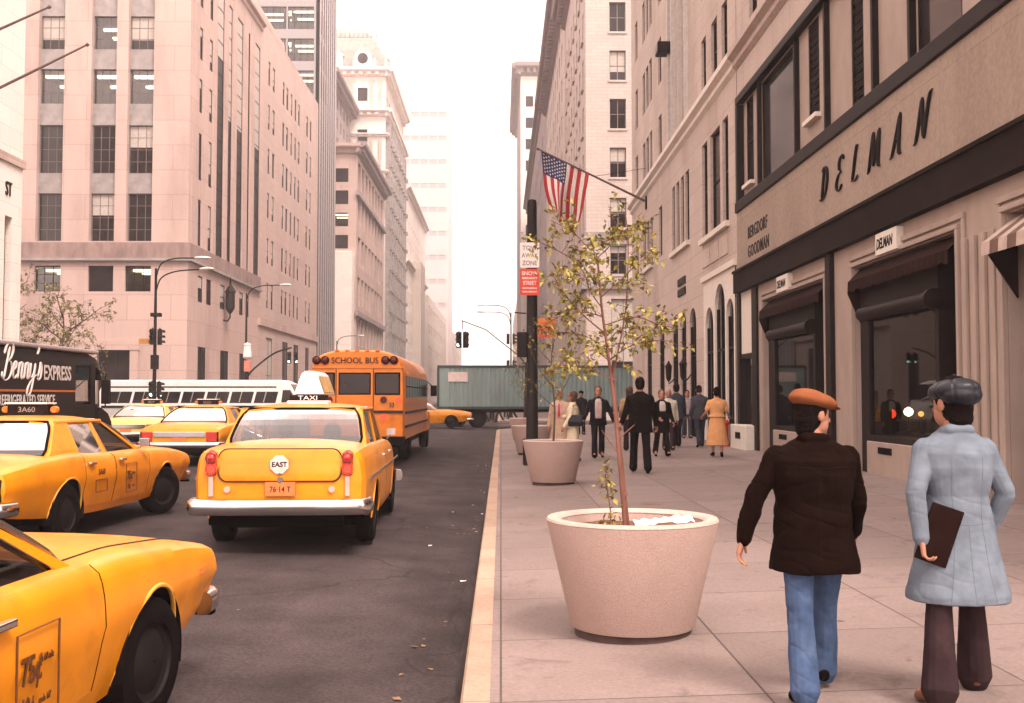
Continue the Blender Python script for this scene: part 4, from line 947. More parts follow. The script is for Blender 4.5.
def car(S, name, label, group, M):
    root = empty(name, (0, 0, 0), 0, label, S.get('cat', 'taxi'), group)
    keys = np.array(S['keys']); ky = keys[:, 0]
    arches = S['arches']; rw = S['arch_r']; zc = S['wheel_r']
    ys = list(np.linspace(ky[0], ky[-1], 60)) + list(ky)
    for yc in arches:
        ys += [yc + rw * math.cos(t) for t in np.linspace(0, math.pi, 19)] + [yc - rw - .004, yc + rw + .004]
    doors = S['doors']
    edges = sorted({e for d in doors for e in d})
    for e in edges: ys += [e - .006, e + .006]
    ys = sorted(set(round(float(y), 4) for y in ys))
    out = []
    for y in ys:
        if out and y - out[-1] < .003: continue
        if any(abs(y - e) < .0059 for e in edges): continue
        out.append(y)
    ys = out
    def K(y): return [float(np.interp(y, ky, keys[:, c])) for c in range(1, 5)]
    def Ks(y, h=.12):   # smoothed inside
        if y < ky[0] + h * 1.2 or y > ky[-1] - h * 1.2: return K(y)
        return [sum(v) / 5 for v in zip(*[K(y + d) for d in (-h, -h / 2, 0, h / 2, h)])]
    T = [0, .06, .14, .24, .36, .48, .58, .68, .78, .87, .94, 1.0]
    crease = S.get('crease', .012)
    OFF = S.get('off') or [-.06, -.03, -.016, -.008, -.003, 0, -.0, -crease, -crease - .006, -.03, -.05, -.085]
    NT = len(T)
    def section(y):
        w, zs, zb, zt = Ks(y); za = -1
        for yc in arches:
            if abs(y - yc) < rw: za = zc + math.sqrt(max(0, rw * rw - (y - yc) ** 2))
        pts = []
        for t, o in zip(T, OFF):
            z = zs + t * (zb - zs); z2 = max(z, za + .002 * t) if za > 0 else z
            tt = (z2 - zs) / (zb - zs); o2 = float(np.interp(tt, T, OFF))
            if za > 0 and z2 > z + 1e-6: o2 += .0
            pts.append((w + o2, z2))
        wi = w - .085
        for f, hz in ((.93, .25), (.8, .5), (.6, .75), (.3, .95), (0, 1)):
            pts.append((wi * f, zb + (zt - zb) * hz))
        return pts
    secs = [section(y) for y in ys]; n = len(secs[0])
    parts = {'body': MB()}; names = ['body']
    ycab0, ycab1 = S['yrb'] + .02, S['yfb'] - .02
    for s in (-1, 1):
        for i in range(len(ys) - 1):
            ym = (ys[i] + ys[i + 1]) / 2
            if any(abs(ym - e) < .0058 for e in edges): gap = True
            else: gap = False
            for j in range(n - 1):
                if j >= NT and ycab0 < ym < ycab1: continue
                key = 'body'
                if j < NT - 1 and 2 <= j:
                    if gap: continue
                    for k, (a, b) in enumerate(doors):
                        if a < ym < b: key = 'door_%d_%d' % (k, s)
                a, b, c, d = secs[i][j], secs[i + 1][j], secs[i + 1][j + 1], secs[i][j + 1]
                if abs(a[1] - d[1]) < .0015 and abs(b[1] - c[1]) < .0015 and j < NT - 1: continue
                mbp = parts.setdefault(key, MB())
                mbp.quad((s * a[0], ys[i], a[1]), (s * b[0], ys[i + 1], b[1]), (s * c[0], ys[i + 1], c[1]), (s * d[0], ys[i], d[1]))
    for e in (0, -1):
        for j in range(n - 1):
            a, b = secs[e][j], secs[e][j + 1]
            parts['body'].quad((-a[0], ys[e], a[1]), (a[0], ys[e], a[1]), (b[0], ys[e], b[1]), (-b[0], ys[e], b[1]))
    built = {}
    for k, mbp in parts.items():
        me_o = mbp.build('body' if k == 'body' else 'door', M, root)
        bm = bmesh.new(); bm.from_mesh(me_o.data); bmesh.ops.remove_doubles(bm, verts=bm.verts, dist=.0008)
        bmesh.ops.dissolve_degenerate(bm, edges=bm.edges, dist=.0004)
        bmesh.ops.recalc_face_normals(bm, faces=bm.faces); bm.to_mesh(me_o.data); bm.free()
        me_o.data.polygons.foreach_set('use_smooth', [True] * len(me_o.data.polygons)); me_o.data.set_sharp_from_angle(angle=R(32))
        built[k] = me_o
    # underbody, wheel housings, lip mouldings
    mb = MB(); w0 = keys[:, 1].max()
    mb.box(-w0 + .34, w0 - .34, ky[0] + .5, ky[-1] - .5, .24, .42); mb.box(-w0 + .12, w0 - .12, ky[0] + .12, ky[-1] - .12, .44, .5)
    for yc in arches:
        for s in (-1, 1):
            rr = rw + .01; pa = [(yc + rr * math.cos(t), zc + rr * math.sin(t)) for t in np.linspace(-.25, math.pi + .25, 18)]
            for p, q in zip(pa[:-1], pa[1:]):
                mb.quad((s * (w0 - .03), p[0], p[1]), (s * (w0 - .03), q[0], q[1]), (s * (w0 - .42), q[0], q[1]), (s * (w0 - .42), p[0], p[1]))
            mb.add([(s * (w0 - .42), p[0], p[1]) for p in pa], [tuple(range(18))])
    mb.build('underbody', M_BLACK, root)
    for yc in arches:
        for s in (-1, 1):
            wv = Ks(yc)[0]
            pts = [(s * (Ks(yc + rw * math.cos(t))[0] - .006 + float(np.interp((zc + rw * math.sin(t) - .25) / .75, T, OFF))), yc + rw * math.cos(t), zc + rw * math.sin(t)) for t in np.linspace(-.05, math.pi + .05, 22)]
            MB().tube(pts, .013, 6).build('arch_trim', S.get('arch_mat', M), root, smooth=60)
    for s in (-1, 1):        # bonnet shut lines
        pts = []
        for y in np.linspace(S['yfb'] + .06, ky[-1] - .12, 14):
            sc = section(float(y)); a, b = sc[NT], sc[NT + 1]; pts.append((s * (a[0] * .6 + b[0] * .4), float(y), a[1] * .6 + b[1] * .4 + .001))
        MB().tube(pts, .006, 5).build('bonnet_seam', M_INK, root)
    # greenhouse
    yrb, yrt, yft, yfb = S['yrb'], S['yrt'], S['yft'], S['yfb']; wb, wr, zr = S['wb'], S['wr'], S['zr']
    zrb, zfb = Ks(yrb)[2] + .01, Ks(yfb)[2] + .01; ztop = zr - .075
    def side_x(z, zb): return wb + (wr - wb) * min(1, max(0, (z - zb) / (ztop - zb)))
    mb = MB(); NYr, NXr = 12, 12
    for layer, dz in ((0, 0), (1, -.035)):
        pass
    rings = []
    for i in range(NYr + 1):
        f = i / NYr; y = yrt - .05 + (yft + .05 - yrt + .05) * f
        endd = (.028 if i in (0, NYr) else (.008 if i in (1, NYr - 1) else 0)) + .02 * (2 * f - 1) ** 2
        ring = []
        for k in range(NXr + 1):
            u = -1 + 2 * k / NXr
            x = math.copysign(abs(u) ** .85, u) * (wr + .012)
            ring.append((x, y, zr - endd - .062 * abs(u) ** 2.6))
        ring += [(wr + .012, y, zr - endd - .085), (-wr - .012, y, zr - endd - .085)]
        rings.append(ring)
    mb.rings(rings, 0, True)
    mb.build('roof', S.get('roof_mat', M), root, smooth=50)
    ysr0, ysr1, ysf0, ysf1 = S['c_base'], S['c_top'], S['a_base'], S['a_top']
    zsb = lambda y: Ks(y)[2] - .015
    for s in (-1, 1):
        pil = MB()
        # C pillar panel
        q = [(yrb - .02, zrb - .03), (ysr0, zsb(ysr0)), (ysr1, ztop), (yrt - .03, ztop)]
        N_ = 5
        for a in range(N_):
            for (u0, u1) in ((a / N_, (a + 1) / N_),):
                def ed(u): 
                    p0 = (q[0][0] + (q[3][0] - q[0][0]) * u, q[0][1] + (q[3][1] - q[0][1]) * u); p1 = (q[1][0] + (q[2][0] - q[1][0]) * u, q[1][1] + (q[2][1] - q[1][1]) * u); return p0, p1
                (p0, p1), (r0, r1) = ed(u0), ed(u1)
                X = lambda p: s * (side_x(p[1], zrb) + .012)
                Xr = lambda p: s * (side_x(p[1], zrb) - .06)
                pil.quad((X(p0), *p0), (X(p1), *p1), (X(r1), *r1), (X(r0), *r0))
                pil.quad((Xr(p0), p0[0] - .012, p0[1]), (X(p0), *p0), (X(r0), *r0), (Xr(r0), r0[0] - .012, r0[1]))
                pil.quad((X(p1), *p1), (s * (side_x(p1[1], zrb) - .05), *p1), (s * (side_x(r1[1], zrb) - .05), *r1), (X(r1), *r1))
        # A pillar
        a0 = Vector((s * wb, yfb, zfb)); a1 = Vector((s * wr, yft, ztop)); a2 = Vector((s * wb, ysf0, zsb(ysf0))); a3 = Vector((s * wr, ysf1, ztop))
        ins = Vector((-s * .05, 0, -.0))
        pil.add([a0, a1, a3, a2, a0 + ins, a1 + ins, a3 + ins, a2 + ins], [(0, 1, 2, 3), (4, 7, 6, 5), (0, 4, 5, 1), (2, 6, 7, 3)])
        # cant rail
        pil.tube([(s * wr, yrt, ztop + .0), (s * (wr), yft, ztop)], .022, 6)
        pil.build('pillar', M, root, smooth=30)
    for yb in S['b_pillars']:
        for s in (-1, 1):
            zb_ = zsb(yb); MB().add([(s * (wb + .004), yb - .03, zb_), (s * (wb + .004), yb + .03, zb_), (s * (wr + .004), yb + .025, ztop), (s * (wr + .004), yb - .025, ztop), (s * (wb - .03), yb - .03, zb_), (s * (wb - .03), yb + .03, zb_), (s * (wr - .03), yb + .025, ztop), (s * (wr - .03), yb - .025, ztop)],
                                    [(0, 1, 2, 3), (4, 7, 6, 5), (0, 3, 7, 4), (1, 5, 6, 2)]).build('pillar', M, root)
    # side panes
    cuts = [None] + list(S['b_pillars']) + [None]
    for s in (-1, 1):
        lo = [(ysr0, zsb(ysr0))] + [(b, zsb(b)) for b in S['b_pillars']] + [(ysf0, zsb(ysf0))]
        hi = [(ysr1, ztop)] + [(b, ztop) for b in S['b_pillars']] + [(ysf1, ztop)]
        for k in range(len(lo) - 1):
            mb = MB(); p0, p1, p2, p3 = lo[k], lo[k + 1], hi[k + 1], hi[k]
            mb.quad((s * (wb - .015), *p0), (s * (wb - .015), *p1), (s * (wr - .015), *p2), (s * (wr - .015), *p3))
            w_ = mb.build('window', S.get('side_glass', M_CAR_GLASS), root)
            fr = [Vector((s * (wb - .006), *p0)), Vector((s * (wb - .006), *p1)), Vector((s * (wr - .006), *p2)), Vector((s * (wr - .006), *p3))]
            MB().tube(fr + [fr[0]], .012, 6).build('trim', S.get('trim', M_CHROME), w_)
    def curved(yb, zb, yt, zt, w0_, w1_, bul, nm, g):
        mb = MB(); nx, nz = 10, 6; G = []
        for j in range(nz + 1):
            v = j / nz; row = []
            for i in range(nx + 1):
                u = -1 + 2 * i / nx; hw = w0_ + (w1_ - w0_) * v - (.05 * max(0, (v - .6) / .4) ** 2 + .03 * max(0, (.2 - v) / .2) ** 2)
                row.append(Vector((u * hw, yb + (yt - yb) * v + bul * (1 - u * u) + .25 * bul * math.sin(math.pi * v), zb + (zt - zb) * v + abs(bul) * .25 * math.sin(math.pi * v))))
            G.append(row)
        for j in range(nz):
            for i in range(nx): mb.quad(G[j][i], G[j][i + 1], G[j + 1][i + 1], G[j + 1][i])
        o = mb.build(nm, g, root, smooth=60)
        loop = G[0] + [r[-1] for r in G[1:]] + G[-1][::-1][1:] + [r[0] for r in G[::-1][1:]]
        MB().tube(loop, .017, 6).build('trim', M_BLACK if nm == 'rear_window' else M_CHROME, o)
        return o
    curved(yrb, zrb, yrt, ztop + .01, wb - .035, wr - .03, -S.get('rear_bulge', .06), 'rear_window', M_REAR_GLASS)
    curved(yfb, zfb, yft, ztop + .01, wb - .02, wr - .02, .07, 'windshield', M_CAR_GLASS)
    # inside
    ybs, yfs = S['seats']
    for y, nm in ((ybs, 'rear_seat'), (yfs, 'front_seat')):
        mb = MB().box(-wb + .12, wb - .12, y, y + .5, .42, .62).prism([(y - .12, .55), (y + .06, .55), (y - .02, S['seat_z']), (y - .17, S['seat_z'])], -wb + .12, wb - .12, 'x')
        mb.build(nm, M_UPH, root, bevel=.04)
    MB().box(-wb + .1, wb - .1, S['yfb'] - .35, S['yfb'] - .02, .7, zfb - .06).tube([(-.38 + .19 * math.cos(t), S['yfb'] - .42, .92 + .19 * math.sin(t)) for t in np.linspace(0, 6.283, 17)], .014).build('dashboard', M_UPH, root)
    for x in (-1, 1):
        for yc in arches:
            wheel(root, x * (w0 - .13), yc, zc, .2, S.get('steer', 0) if yc > 0 else 0)
    return root, Ks, section

def bumper(root, y, z, hw, h, d, curve, sgn, m=None, wrap=.25):
    pts = [(-hw, y - sgn * wrap, z), (-hw + .02, y - sgn * .06, z), (-hw + .12, y + sgn * 0, z), (-hw * .5, y + sgn * curve, z), (0, y + sgn * curve * 1.3, z)]
    pts += [(-p[0], p[1], p[2]) for p in pts[::-1][1:]]
    pts = smooth_path(pts, 4)
    sec = [(-d / 2, -h / 2), (d * .2, -h * .5), (d * .42, -h * .36), (d * .5, -h * .1), (d * .5, h * .15), (d * .4, h * .36), (d * .15, h * .5), (-d / 2, h / 2)]
    if sgn < 0: pass
    else: sec = [(-a, b) for a, b in sec]
    mb = MB(); mb.sweep(pts, sec); return mb.build('bumper', m or M_CHROME, root, smooth=50)

def text_on(root, s, size, loc, rz, m=M_INK, **k):
    return text('lettering', s, size, m, root, loc, (R(90), 0, rz), ext=.002, **k)

# ---- the big round-backed taxi
CK = dict(keys=[(-2.53, .83, .52, 1.00, 1.03), (-2.505, .88, .48, 1.08, 1.10), (-2.42, .92, .44, 1.12, 1.15), (-2.1, .94, .38, 1.135, 1.19), (-1.6, .955, .33, 1.14, 1.225), (-1.2, .955, .3, 1.13, 1.2), (0, .955, .28, 1.11, 1.16), (.95, .95, .28, 1.10, 1.17), (1.6, .93, .3, 1.07, 1.14), (2.2, .9, .36, 1.02, 1.07), (2.45, .87, .42, .96, 1.0), (2.53, .8, .48, .86, .9)],
          arches=[-1.42, 1.63], arch_r=.40, wheel_r=.345, doors=[(-.95, .02), (.03, 1.05)], yrb=-1.5, yrt=-1.02, yft=.42, yfb=.95, wb=.82, wr=.72, zr=1.63, c_base=-1.12, c_top=-.92, a_base=.78, a_top=.36,
          b_pillars=[-.88, .02], seats=(-.95, .1), seat_z=1.12, crease=.01, rear_bulge=.05, trim=M_CHROME)
ck, Ks, sec = car(CK, 'taxi_cab', 'yellow round backed old taxi with white wedge roof sign, seen from behind', 'taxis in the avenue', M_TAXI)
bumper(ck, -2.63, .53, .95, .17, .1, .05, -1); bumper(ck, 2.6, .5, .97, .16, .1, .05, 1)
MB().box(-.86, .86, -2.56, -2.46, .44, .52).build('valance', M_BLACK, ck)
for s in (-1, 1):
    # tail lamp column: red pair over a pale reflector in a raised housing
    mb = MB().prism([(s * .73 - .055, .865), (s * .73 + .055, .865), (s * .73 + .06, 1.1), (s * .73, 1.14), (s * .73 - .06, 1.1)], -2.565, -2.46, 'y')
    h_ = mb.build('tail_light', M_RED_L, ck, bevel=.015)
    for z, m in ((1.05, M_RED_L), (.93, M_REDLIT)):
        MB().lathe([(.045, 0), (.043, -.012), (.03, -.022), (.003, -.026)], 18, (s * .73, -2.565, z), axis='y').build('lens', m, h_, smooth=60)
        MB().lathe([(.05, .0), (.06, -.012), (.064, 0)], 18, (s * .73, -2.565, z), axis='y').build('bezel', M_CHROME, h_)
    MB().box(s * .73 - .024, s * .73 + .024, -2.56, -2.53, .64, .85).build('reflector', mat('dull_reflector', (.42, .33, .28), .35), h_)
    MB().disc((s * .56, -2.555, .71), .035, .04, 'y', 14).build('back_up_lamp', MATS['dull_reflector'], ck)
# trunk lid outline and bulge
def rr(x0, x1, z0, z1, r, y, n=6):
    pts = []
    for cx, cz, a in ((x1 - r, z1 - r, 0), (x0 + r, z1 - r, 90), (x0 + r, z0 + r, 180), (x1 - r, z0 + r, 270)):
        for k in range(n + 1): t = R(a + 90 * k / n); pts.append((cx + r * math.cos(t), y, cz + r * math.sin(t)))
    return pts
mb = MB(); rings = []
for y, sc, dz in ((-2.44, 1.0, 0), (-2.538, 1.0, 0), (-2.549, .99, 0), (-2.552, .965, 0)):
    rings.append([(p[0] * sc, y + (p[2] - .8) * .12, .98 + (p[2] - .98) * sc) for p in rr(-.655, .655, .80, 1.14, .10, y)])
mb.rings(rings, 0, True); lid = mb.build('trunk_lid', M_TAXI, ck, smooth=50)
loop = [(p[0], -2.541 + (p[2] - .8) * .12, p[2]) for p in rr(-.66, .66, .795, 1.145, .10, 0)]
MB().tube(loop + [loop[0]], .008, 5).build('lid_seam', M_INK, lid)
# octagonal emblem, plate, latch
oc = [(.105 * math.cos(R(22.5 + 45 * k)), .98 + .105 * math.sin(R(22.5 + 45 * k))) for k in range(8)]
MB().prism(oc, -2.563, -2.556, 'y').build('emblem', mat('worn_white', (.58, .52, .46), .6, var=.2, scale=20), ck, (0, 0, 0))
text_on(ck, 'EAST', .075, (0, -2.5645, .955), 0, align='CENTER', off=.002)
MB().disc((0, -2.57, .875), .016, .02, 'y', 12).build('lid_lock', M_CHROME, ck)
pl = MB().box(-.15, .17, -2.56, -2.535, .64, .79).build('license_plate', M_PLATE, ck)
text('lettering', '76·14 T', .085, M_INK, pl, (.01, -2.562, .685), (R(90), 0, 0), .001, align='CENTER', sx=.85, off=.001)
MB().disc((.01, -2.56, .81), .035, .04, 'y', 12).build('plate_lamp', M_CHROME, ck)
for s in (-1, 1):
    for y in (-.72, .22): MB().box(s * .962, s * 1.0, y - .16, y, .98, 1.005).build('door_handle', M_CHROME, ck, bevel=.008)
    MB().box(s * .958 - .006, s * .958 + .006, -2.3, 2.1, .80, .825).build('side_trim', M_CHROME, ck)
    MB().lathe([(.1, 0), (.1, .03), (.07, .05), (.003, .055)], 18, (s * .66, 2.53, .82), axis='y').build('headlight', M_LAMPW, ck)
mi_ = MB().box(.9, 1.02, .72, .74, 1.18, 1.27).tube([(.9, .74, 1.12), (.96, .74, 1.2)], .01).build('side_mirror', M_CHROME, ck)
MB().tube([(.8, -2.3, .62), (.8, -2.62, .56)], .02).build('tailpipe', M_DARK, ck)
# roof sign: medallion light box and wedge-shaped advertising board
MB().box(-.26, .26, -.62, -.28, 1.61, 1.66).build('sign_base', M_WHITE, ck, bevel=.015)
lb = MB().box(-.23, .23, -.58, -.34, 1.662, 1.735).build('medallion_light', M_BRONZE, ck, bevel=.01)
text('lettering', 'TAXI', .075, M_WHITE, lb, (0, -.582, 1.672), (R(90), 0, 0), .001, align='CENTER', sx=1.5)
mb = MB(); mb.rings([[(-.19, -.5, 1.74), (.19, -.5, 1.74), (.19, .6, 1.74), (-.19, .6, 1.74)], [(-.10, -.5, 2.0), (.10, -.5, 2.0), (.10, .6, 2.0), (-.10, .6, 2.0)], [(-.05, -.49, 2.04), (.05, -.49, 2.04), (.05, .59, 2.04), (-.05, .59, 2.04)]])
wd = mb.build('roof_board', emit_mat('roof_board_glow', (1, .97, .92), 1.0) if False else M_WHITE, ck, bevel=.01)
for s in (-1, 1):
    MB().add([(s * .184, -.44, 1.765), (s * .184, .54, 1.765), (s * .112, .54, 1.975), (s * .112, -.44, 1.975)], [(0, 1, 2, 3)]).build('poster', mat('poster_tan', (.5, .33, .14), .5, var=.35, scale=9), wd, (s * .008, 0, .002))
ck.location = (-2.47, 13.95, road_z(-2.4)); ck.rotation_euler = (0, 0, R(1.8))

# ---- boxy sedans
SD = dict(keys=[(-2.70, .87, .46, .80, .82), (-2.66, .93, .42, .87, .89), (-2.3, .97, .37, .92, .955), (-1.8, .985, .32, .955, 1.0), (-1.1, .985, .27, .975, 1.02), (-.4, .98, .25, .93, .98), (.75, .975, .25, .925, .985), (1.4, .975, .27, .925, .99), (2.2, .965, .32, .865, .92), (2.6, .96, .40, .80, .84), (2.665, .95, .43, .785, .82), (2.69, .925, .46, .76, .79)],
          arches=[-1.33, 1.66], arch_r=.385, wheel_r=.33, doors=[(-.95, -.08), (-.07, 1.02)], yrb=-1.62, yrt=-1.0, yft=.22, yfb=.92, wb=.85, wr=.62, zr=1.40, c_base=-.88, c_top=-.72, a_base=.84, a_top=.15,
          b_pillars=[-.08], seats=(-1.0, .0), seat_z=1.0, crease=.014, arch_mat=M_TAXI2, off=[-.10, -.085, -.066, -.05, -.033, -.017, 0, -.004, -.010, -.022, -.038, -.085])
M_DULLW = mat('dull_white', (.3, .25, .22), .6)
def sedan(label, M, S=None, board=None, text_side=True, name='taxi_cab', rate='75¢', mirror=True):
    S_ = dict(SD); S_.update(S or {}); S_['arch_mat'] = mat('lip_pale', (.70, .34, .06), .4)
    c, Ks, sec = car(S_, name, label, 'taxis in the avenue', M)
    bumper(c, -2.78, .50, .96, .14, .1, .03, -1); bumper(c, 2.755, .46, .93, .13, .09, .05, 1); MB().box(-.92, .92, 2.66, 2.74, .36, .5).build('front_apron', M_BLACK, c)
    MB().box(-.9, .9, -2.72, -2.6, .36, .45).build('valance', M_DARK, c)
    for s in (-1, 1):
        mb = MB().box(s * .62, s * .86, -2.735, -2.68, .58, .80) if s > 0 else MB().box(-.86, -.62, -2.735, -2.68, .58, .80)
        t = mb.build('tail_light', M_RED_L, c, bevel=.012)
        MB().box(s * .865 if s > 0 else s * .895, s * .895 if s > 0 else s * .865, -2.70, -2.60, .58, .80).build('side_grille', M_DARK, t)
        MB().disc((s * .7, 2.665, .68), .085, .05, 'y', 18).build('headlight', M_LAMPW, c)
        MB().box(s * .95 - .015, s * .95 + .015, 2.3, 2.42, .66, .7).build('side_marker', M_RED_L if False else M_AMBER, c)
        for y in (-.72, .16): MB().box(s * .982 - .012, s * .982 + .03, y - .16, y, .83, .862).build('door_handle', M_CHROME, c, bevel=.008)
        if mirror: MB().box(s * .93, s * 1.06, .74, .78, .98, 1.08).tube([(s * .9, .78, .94), (s * .98, .77, 1.0)], .012).build('side_mirror', M_CHROME, c, bevel=.01)
    MB().box(-.6, .6, -2.735, -2.69, .68, .80).build('rear_trim', M_CHROME, c, bevel=.01)
    MB().box(-.58, .58, 2.66, 2.7, .56, .78).build('grille', M_DARK, c)
    pl = MB().box(-.16, .16, -2.74, -2.70, .54, .67).build('license_plate', M_PLATE, c)
    MB().tube([(.7, -2.4, .32), (.7, -2.74, .3)], .025).build('tailpipe', M_DARK, c)
    # medallion box on the roof
    if board:
        b = MB().box(-.24, .24, -.42, -.22, 1.41, 1.535).build('roof_light', M_BRONZE, c, bevel=.01)
        MB().box(-.26, .26, -.45, -.19, 1.537, 1.555).build('cap', M_WHITE, b)
        text('lettering', board, .09, M_DULLW, b, (0, -.422, 1.44), (R(90), 0, 0), .001, align='CENTER', sx=1.1)
        for s in (-1, 1): MB().disc((s * .3, -.36, 1.47), .04, .08, 'y', 12).build('side_lamp', M_AMBER, b)
    if text_side:
        dd = mat('decal_ink', (.10, .035, .01), .6)
        x = .9815
        for y0 in ((.38,)):
            fr = [(x, y0 - .17, .42), (x, y0 + .17, .42), (x, y0 + .17, .78), (x, y0 - .17, .78)]
            MB().tube(fr + [fr[0]], .005, 4).build('rate_decal', dd, c)
            text_on(c, rate, .15, (x + .002, y0 - .14, .58), R(90), dd, sx=.75, off=.003)
            text_on(c, '1st 1/7 mile', .042, (x + .002, y0 - .0, .64), R(90), dd, sx=.6)
            text_on(c, '10¢', .10, (x + .002, y0 - .14, .46), R(90), dd, sx=.7, off=.002)
            text_on(c, 'each 1/7', .042, (x + .002, y0 - .0, .48), R(90), dd, sx=.7)
        text_on(c, '3A60', .1, (x + .002, -.62, .70), R(90), dd, sx=.9)
        fr = [(x, -.68, .5), (x, -.36, .5), (x, -.36, .64), (x, -.68, .64)]
        MB().tube(fr + [fr[0]], .005, 4).build('door_decal', dd, c)
    return c
def put(c, x, y, deg):
    c.location = (x, y, road_z(x)); c.rotation_euler = (0, 0, R(deg)); return c
put(sedan('yellow taxi nearest the camera with fare decal on its door, cut off at left', M_TAXI, dict(steer=R(-6)), mirror=False), -2.83, 3.9, -3)
put(sedan('yellow taxi with dark roof light showing its right side before the dark refrigerated truck', M_TAXI, dict(steer=R(-24)), board='3A60'), -5.72, 13.2, -2.5)
put(sedan('yellow taxi seen from behind between the left side taxi and the white wedge sign taxi', M_TAXI2, dict(arch_r=.36), board='5G21', text_side=False), -7.4, 27.0, 0)
put(sedan('pale cream yellow taxi half hidden beside the front of the dark truck', M_TAXI3, board='2B14', text_side=False), -11.3, 34.5, 0)
put(sedan('distant yellow taxi crossing the avenue in front of the teal container', M_TAXI, board='4C37', text_side=False), -4.3, 56.9, -90)

# people inside the nearest cabs
def sitter(parent, x, y, z, label, hair, coat, s=1.0):
    o = empty('person', (0, 0, 0), 0, label, 'person')
    mb = MB()
    mb.lathe([(.02, -.13), (.07, -.115), (.095, -.04), (.1, .03), (.085, .09), (.05, .125), (.005, .135)], 18, (0, 0, .62)); mb.tube([(0, 0, .36), (0, .0, .53)], [.075, .06], 12)
    mb.lathe([(.17, 0), (.19, .1), (.2, .22), (.17, .32), (.07, .40)], 18, (0, 0, 0), caps=True); b = mb.build('body', coat, o, smooth=60)
    MB().lathe([(.09, -.02), (.108, .0), (.112, .05), (.095, .1), (.055, .14), (.004, .15)], 18, (0, -.015, .62)).lathe([(.06, -.11), (.1, -.06), (.108, .02)], 18, (0, -.02, .62)).build('hair', hair, o, smooth=60)
    o.location = (x, y, z); o.scale = (s, s, s); return o
def in_car(c, p):
    m = Matrix.Translation(c.location) @ Matrix.Rotation(c.rotation_euler.z, 4, 'Z'); return m @ Vector(p)
M_COATD = mat('driver_coat', (.04, .03, .03), .8)
q = in_car(ck, (.34, -.75, .62)); sitter(None, q.x, q.y, q.z, 'dark haired passenger seated at the right behind the rear window of the wedge sign taxi', M_HAIRD, M_COATD)
q = in_car(ck, (-.40, .22, .66)); sitter(None, q.x, q.y, q.z, 'driver at the left behind the wheel of the wedge sign taxi', M_HAIRD, M_COATD, 1.0)

# ---- school bus
M_BUS = paint('bus_yellow', (.66, .18, .004), .3)
bs = empty('school_bus', (-3.56, 26.0, road_z(-3.5)), 0, 'yellow school bus seen from behind with rear emergency door and round warning lamps', 'bus')
HW = 1.17
def bus_sec(n=10, hw=HW, z0=.62, zs=2.12, zt=2.84):
    pts = [(-hw, z0), (-hw, zs)]
    for k in range(1, 2 * n):
        t = math.pi - math.pi * k / (2 * n); pts.append((hw * math.copysign(abs(math.cos(t)) ** .55, math.cos(t)), zs + (zt - zs) * math.sin(t) ** .75))
    return pts + [(hw, zs), (hw, z0)]
mb = MB()
def ring_at(y, sx=1, dz=0): return [(x * sx, y, z if z < 1 else z - dz) for x, z in bus_sec()]
mb.rings([ring_at(0, .965, .05), ring_at(.05, .99, .015), ring_at(.14), ring_at(8.0), ring_at(8.3, .97, .05)])
mb.build('body', M_BUS, bs, smooth=35)
mb = MB().box(-.9, .9, 8.3, 10.0, .6, 1.45); mb.build('hood', M_BUS, bs, bevel=.12, seg=3)
for s in (-1, 1):
    mb = MB(); mb.prism([(8.5, .55), (8.55, 1.0), (8.8, 1.2), (9.4, 1.2), (9.75, .95), (9.8, .6)], s * .85, s * 1.15, 'x'); mb.build('fender', M_BUS, bs, bevel=.04)
MB().box(-1.1, 1.1, 8.26, 8.36, 1.55, 2.4).build('windshield', M_GLASS, bs)
# rear face furniture; the rear face is the plane y = 0
def bx(nm, x0, x1, z0, z1, m, d=.03, bevel=.0, y=0): return MB().box(x0, x1, y - d, y + .02, z0, z1).build(nm, m, bs, bevel=bevel)
M_BUSGL = clear_glass('bus_glass', (.30, .27, .26), .1)
M_GASK = M_BLACK
for x0, x1 in ((-1.09, -.56), (-.44, .33), (.45, 1.05)):
    z0, z1 = 1.74, 2.26
    w_ = bx('rear_window', x0 - .02, x1 + .02, z0 - .02, z1 + .02, M_GASK, .018, .04)
    bx('pane', x0 + .02, x1 - .02, z0 + .02, z1 - .02, M_GLASS, .024).parent = w_
dr = bx('emergency_door', -.50, .40, .72, 2.36, M_BUS, .012)
for x in (-.515, .405): bx('door_seam', x - .01, x + .01, .72, 2.36, M_INK, .016)
bx('door_handle', .26, .34, 1.2, 1.3, M_DARK, .05)
bx('rub_rail', .42, 1.15, 1.27, 1.34, M_INK, .04); bx('rub_rail', -1.15, -.52, 1.27, 1.34, M_INK, .04)
bx('belt_trim', -1.14, 1.14, 2.385, 2.41, M_BUS, .03)
for x in (-1.0, -.79, .70, .91):
    mb = MB().disc((x, -.05, 2.58), .105, .06, 'y', 22); h_ = mb.build('warning_lamp', M_BLACK, bs)
    MB().lathe([(.08, 0), (.06, -.015), (.003, -.02)], 20, (x, -.052, 2.58), axis='y').build('lens', mat('dark_red_lens', (.08, .012, .01), .25), h_, smooth=60)
text('lettering', 'SCHOOL BUS', .21, M_INK, bs, (-.05, -.035, 2.505), (R(90), 0, 0), .004, align='CENTER', sx=.92, off=.002)
for x, z, r, m in ((.66, 1.60, .085, mat('dark_red_lens', (.08, .012, .01), .25)), (1.03, 1.60, .06, M_REDLIT), (.66, 1.17, .07, M_REDLIT), (.86, 1.17, .05, M_AMBER), (-.68, 1.60, .085, MATS['dark_red_lens']), (-1.03, 1.6, .06, M_REDLIT), (-.68, 1.17, .07, M_REDLIT), (-.88, 1.17, .05, M_AMBER)):
    MB().disc((x, -.04, z), r, .05, 'y', 20).build('tail_lamp', m, bs)
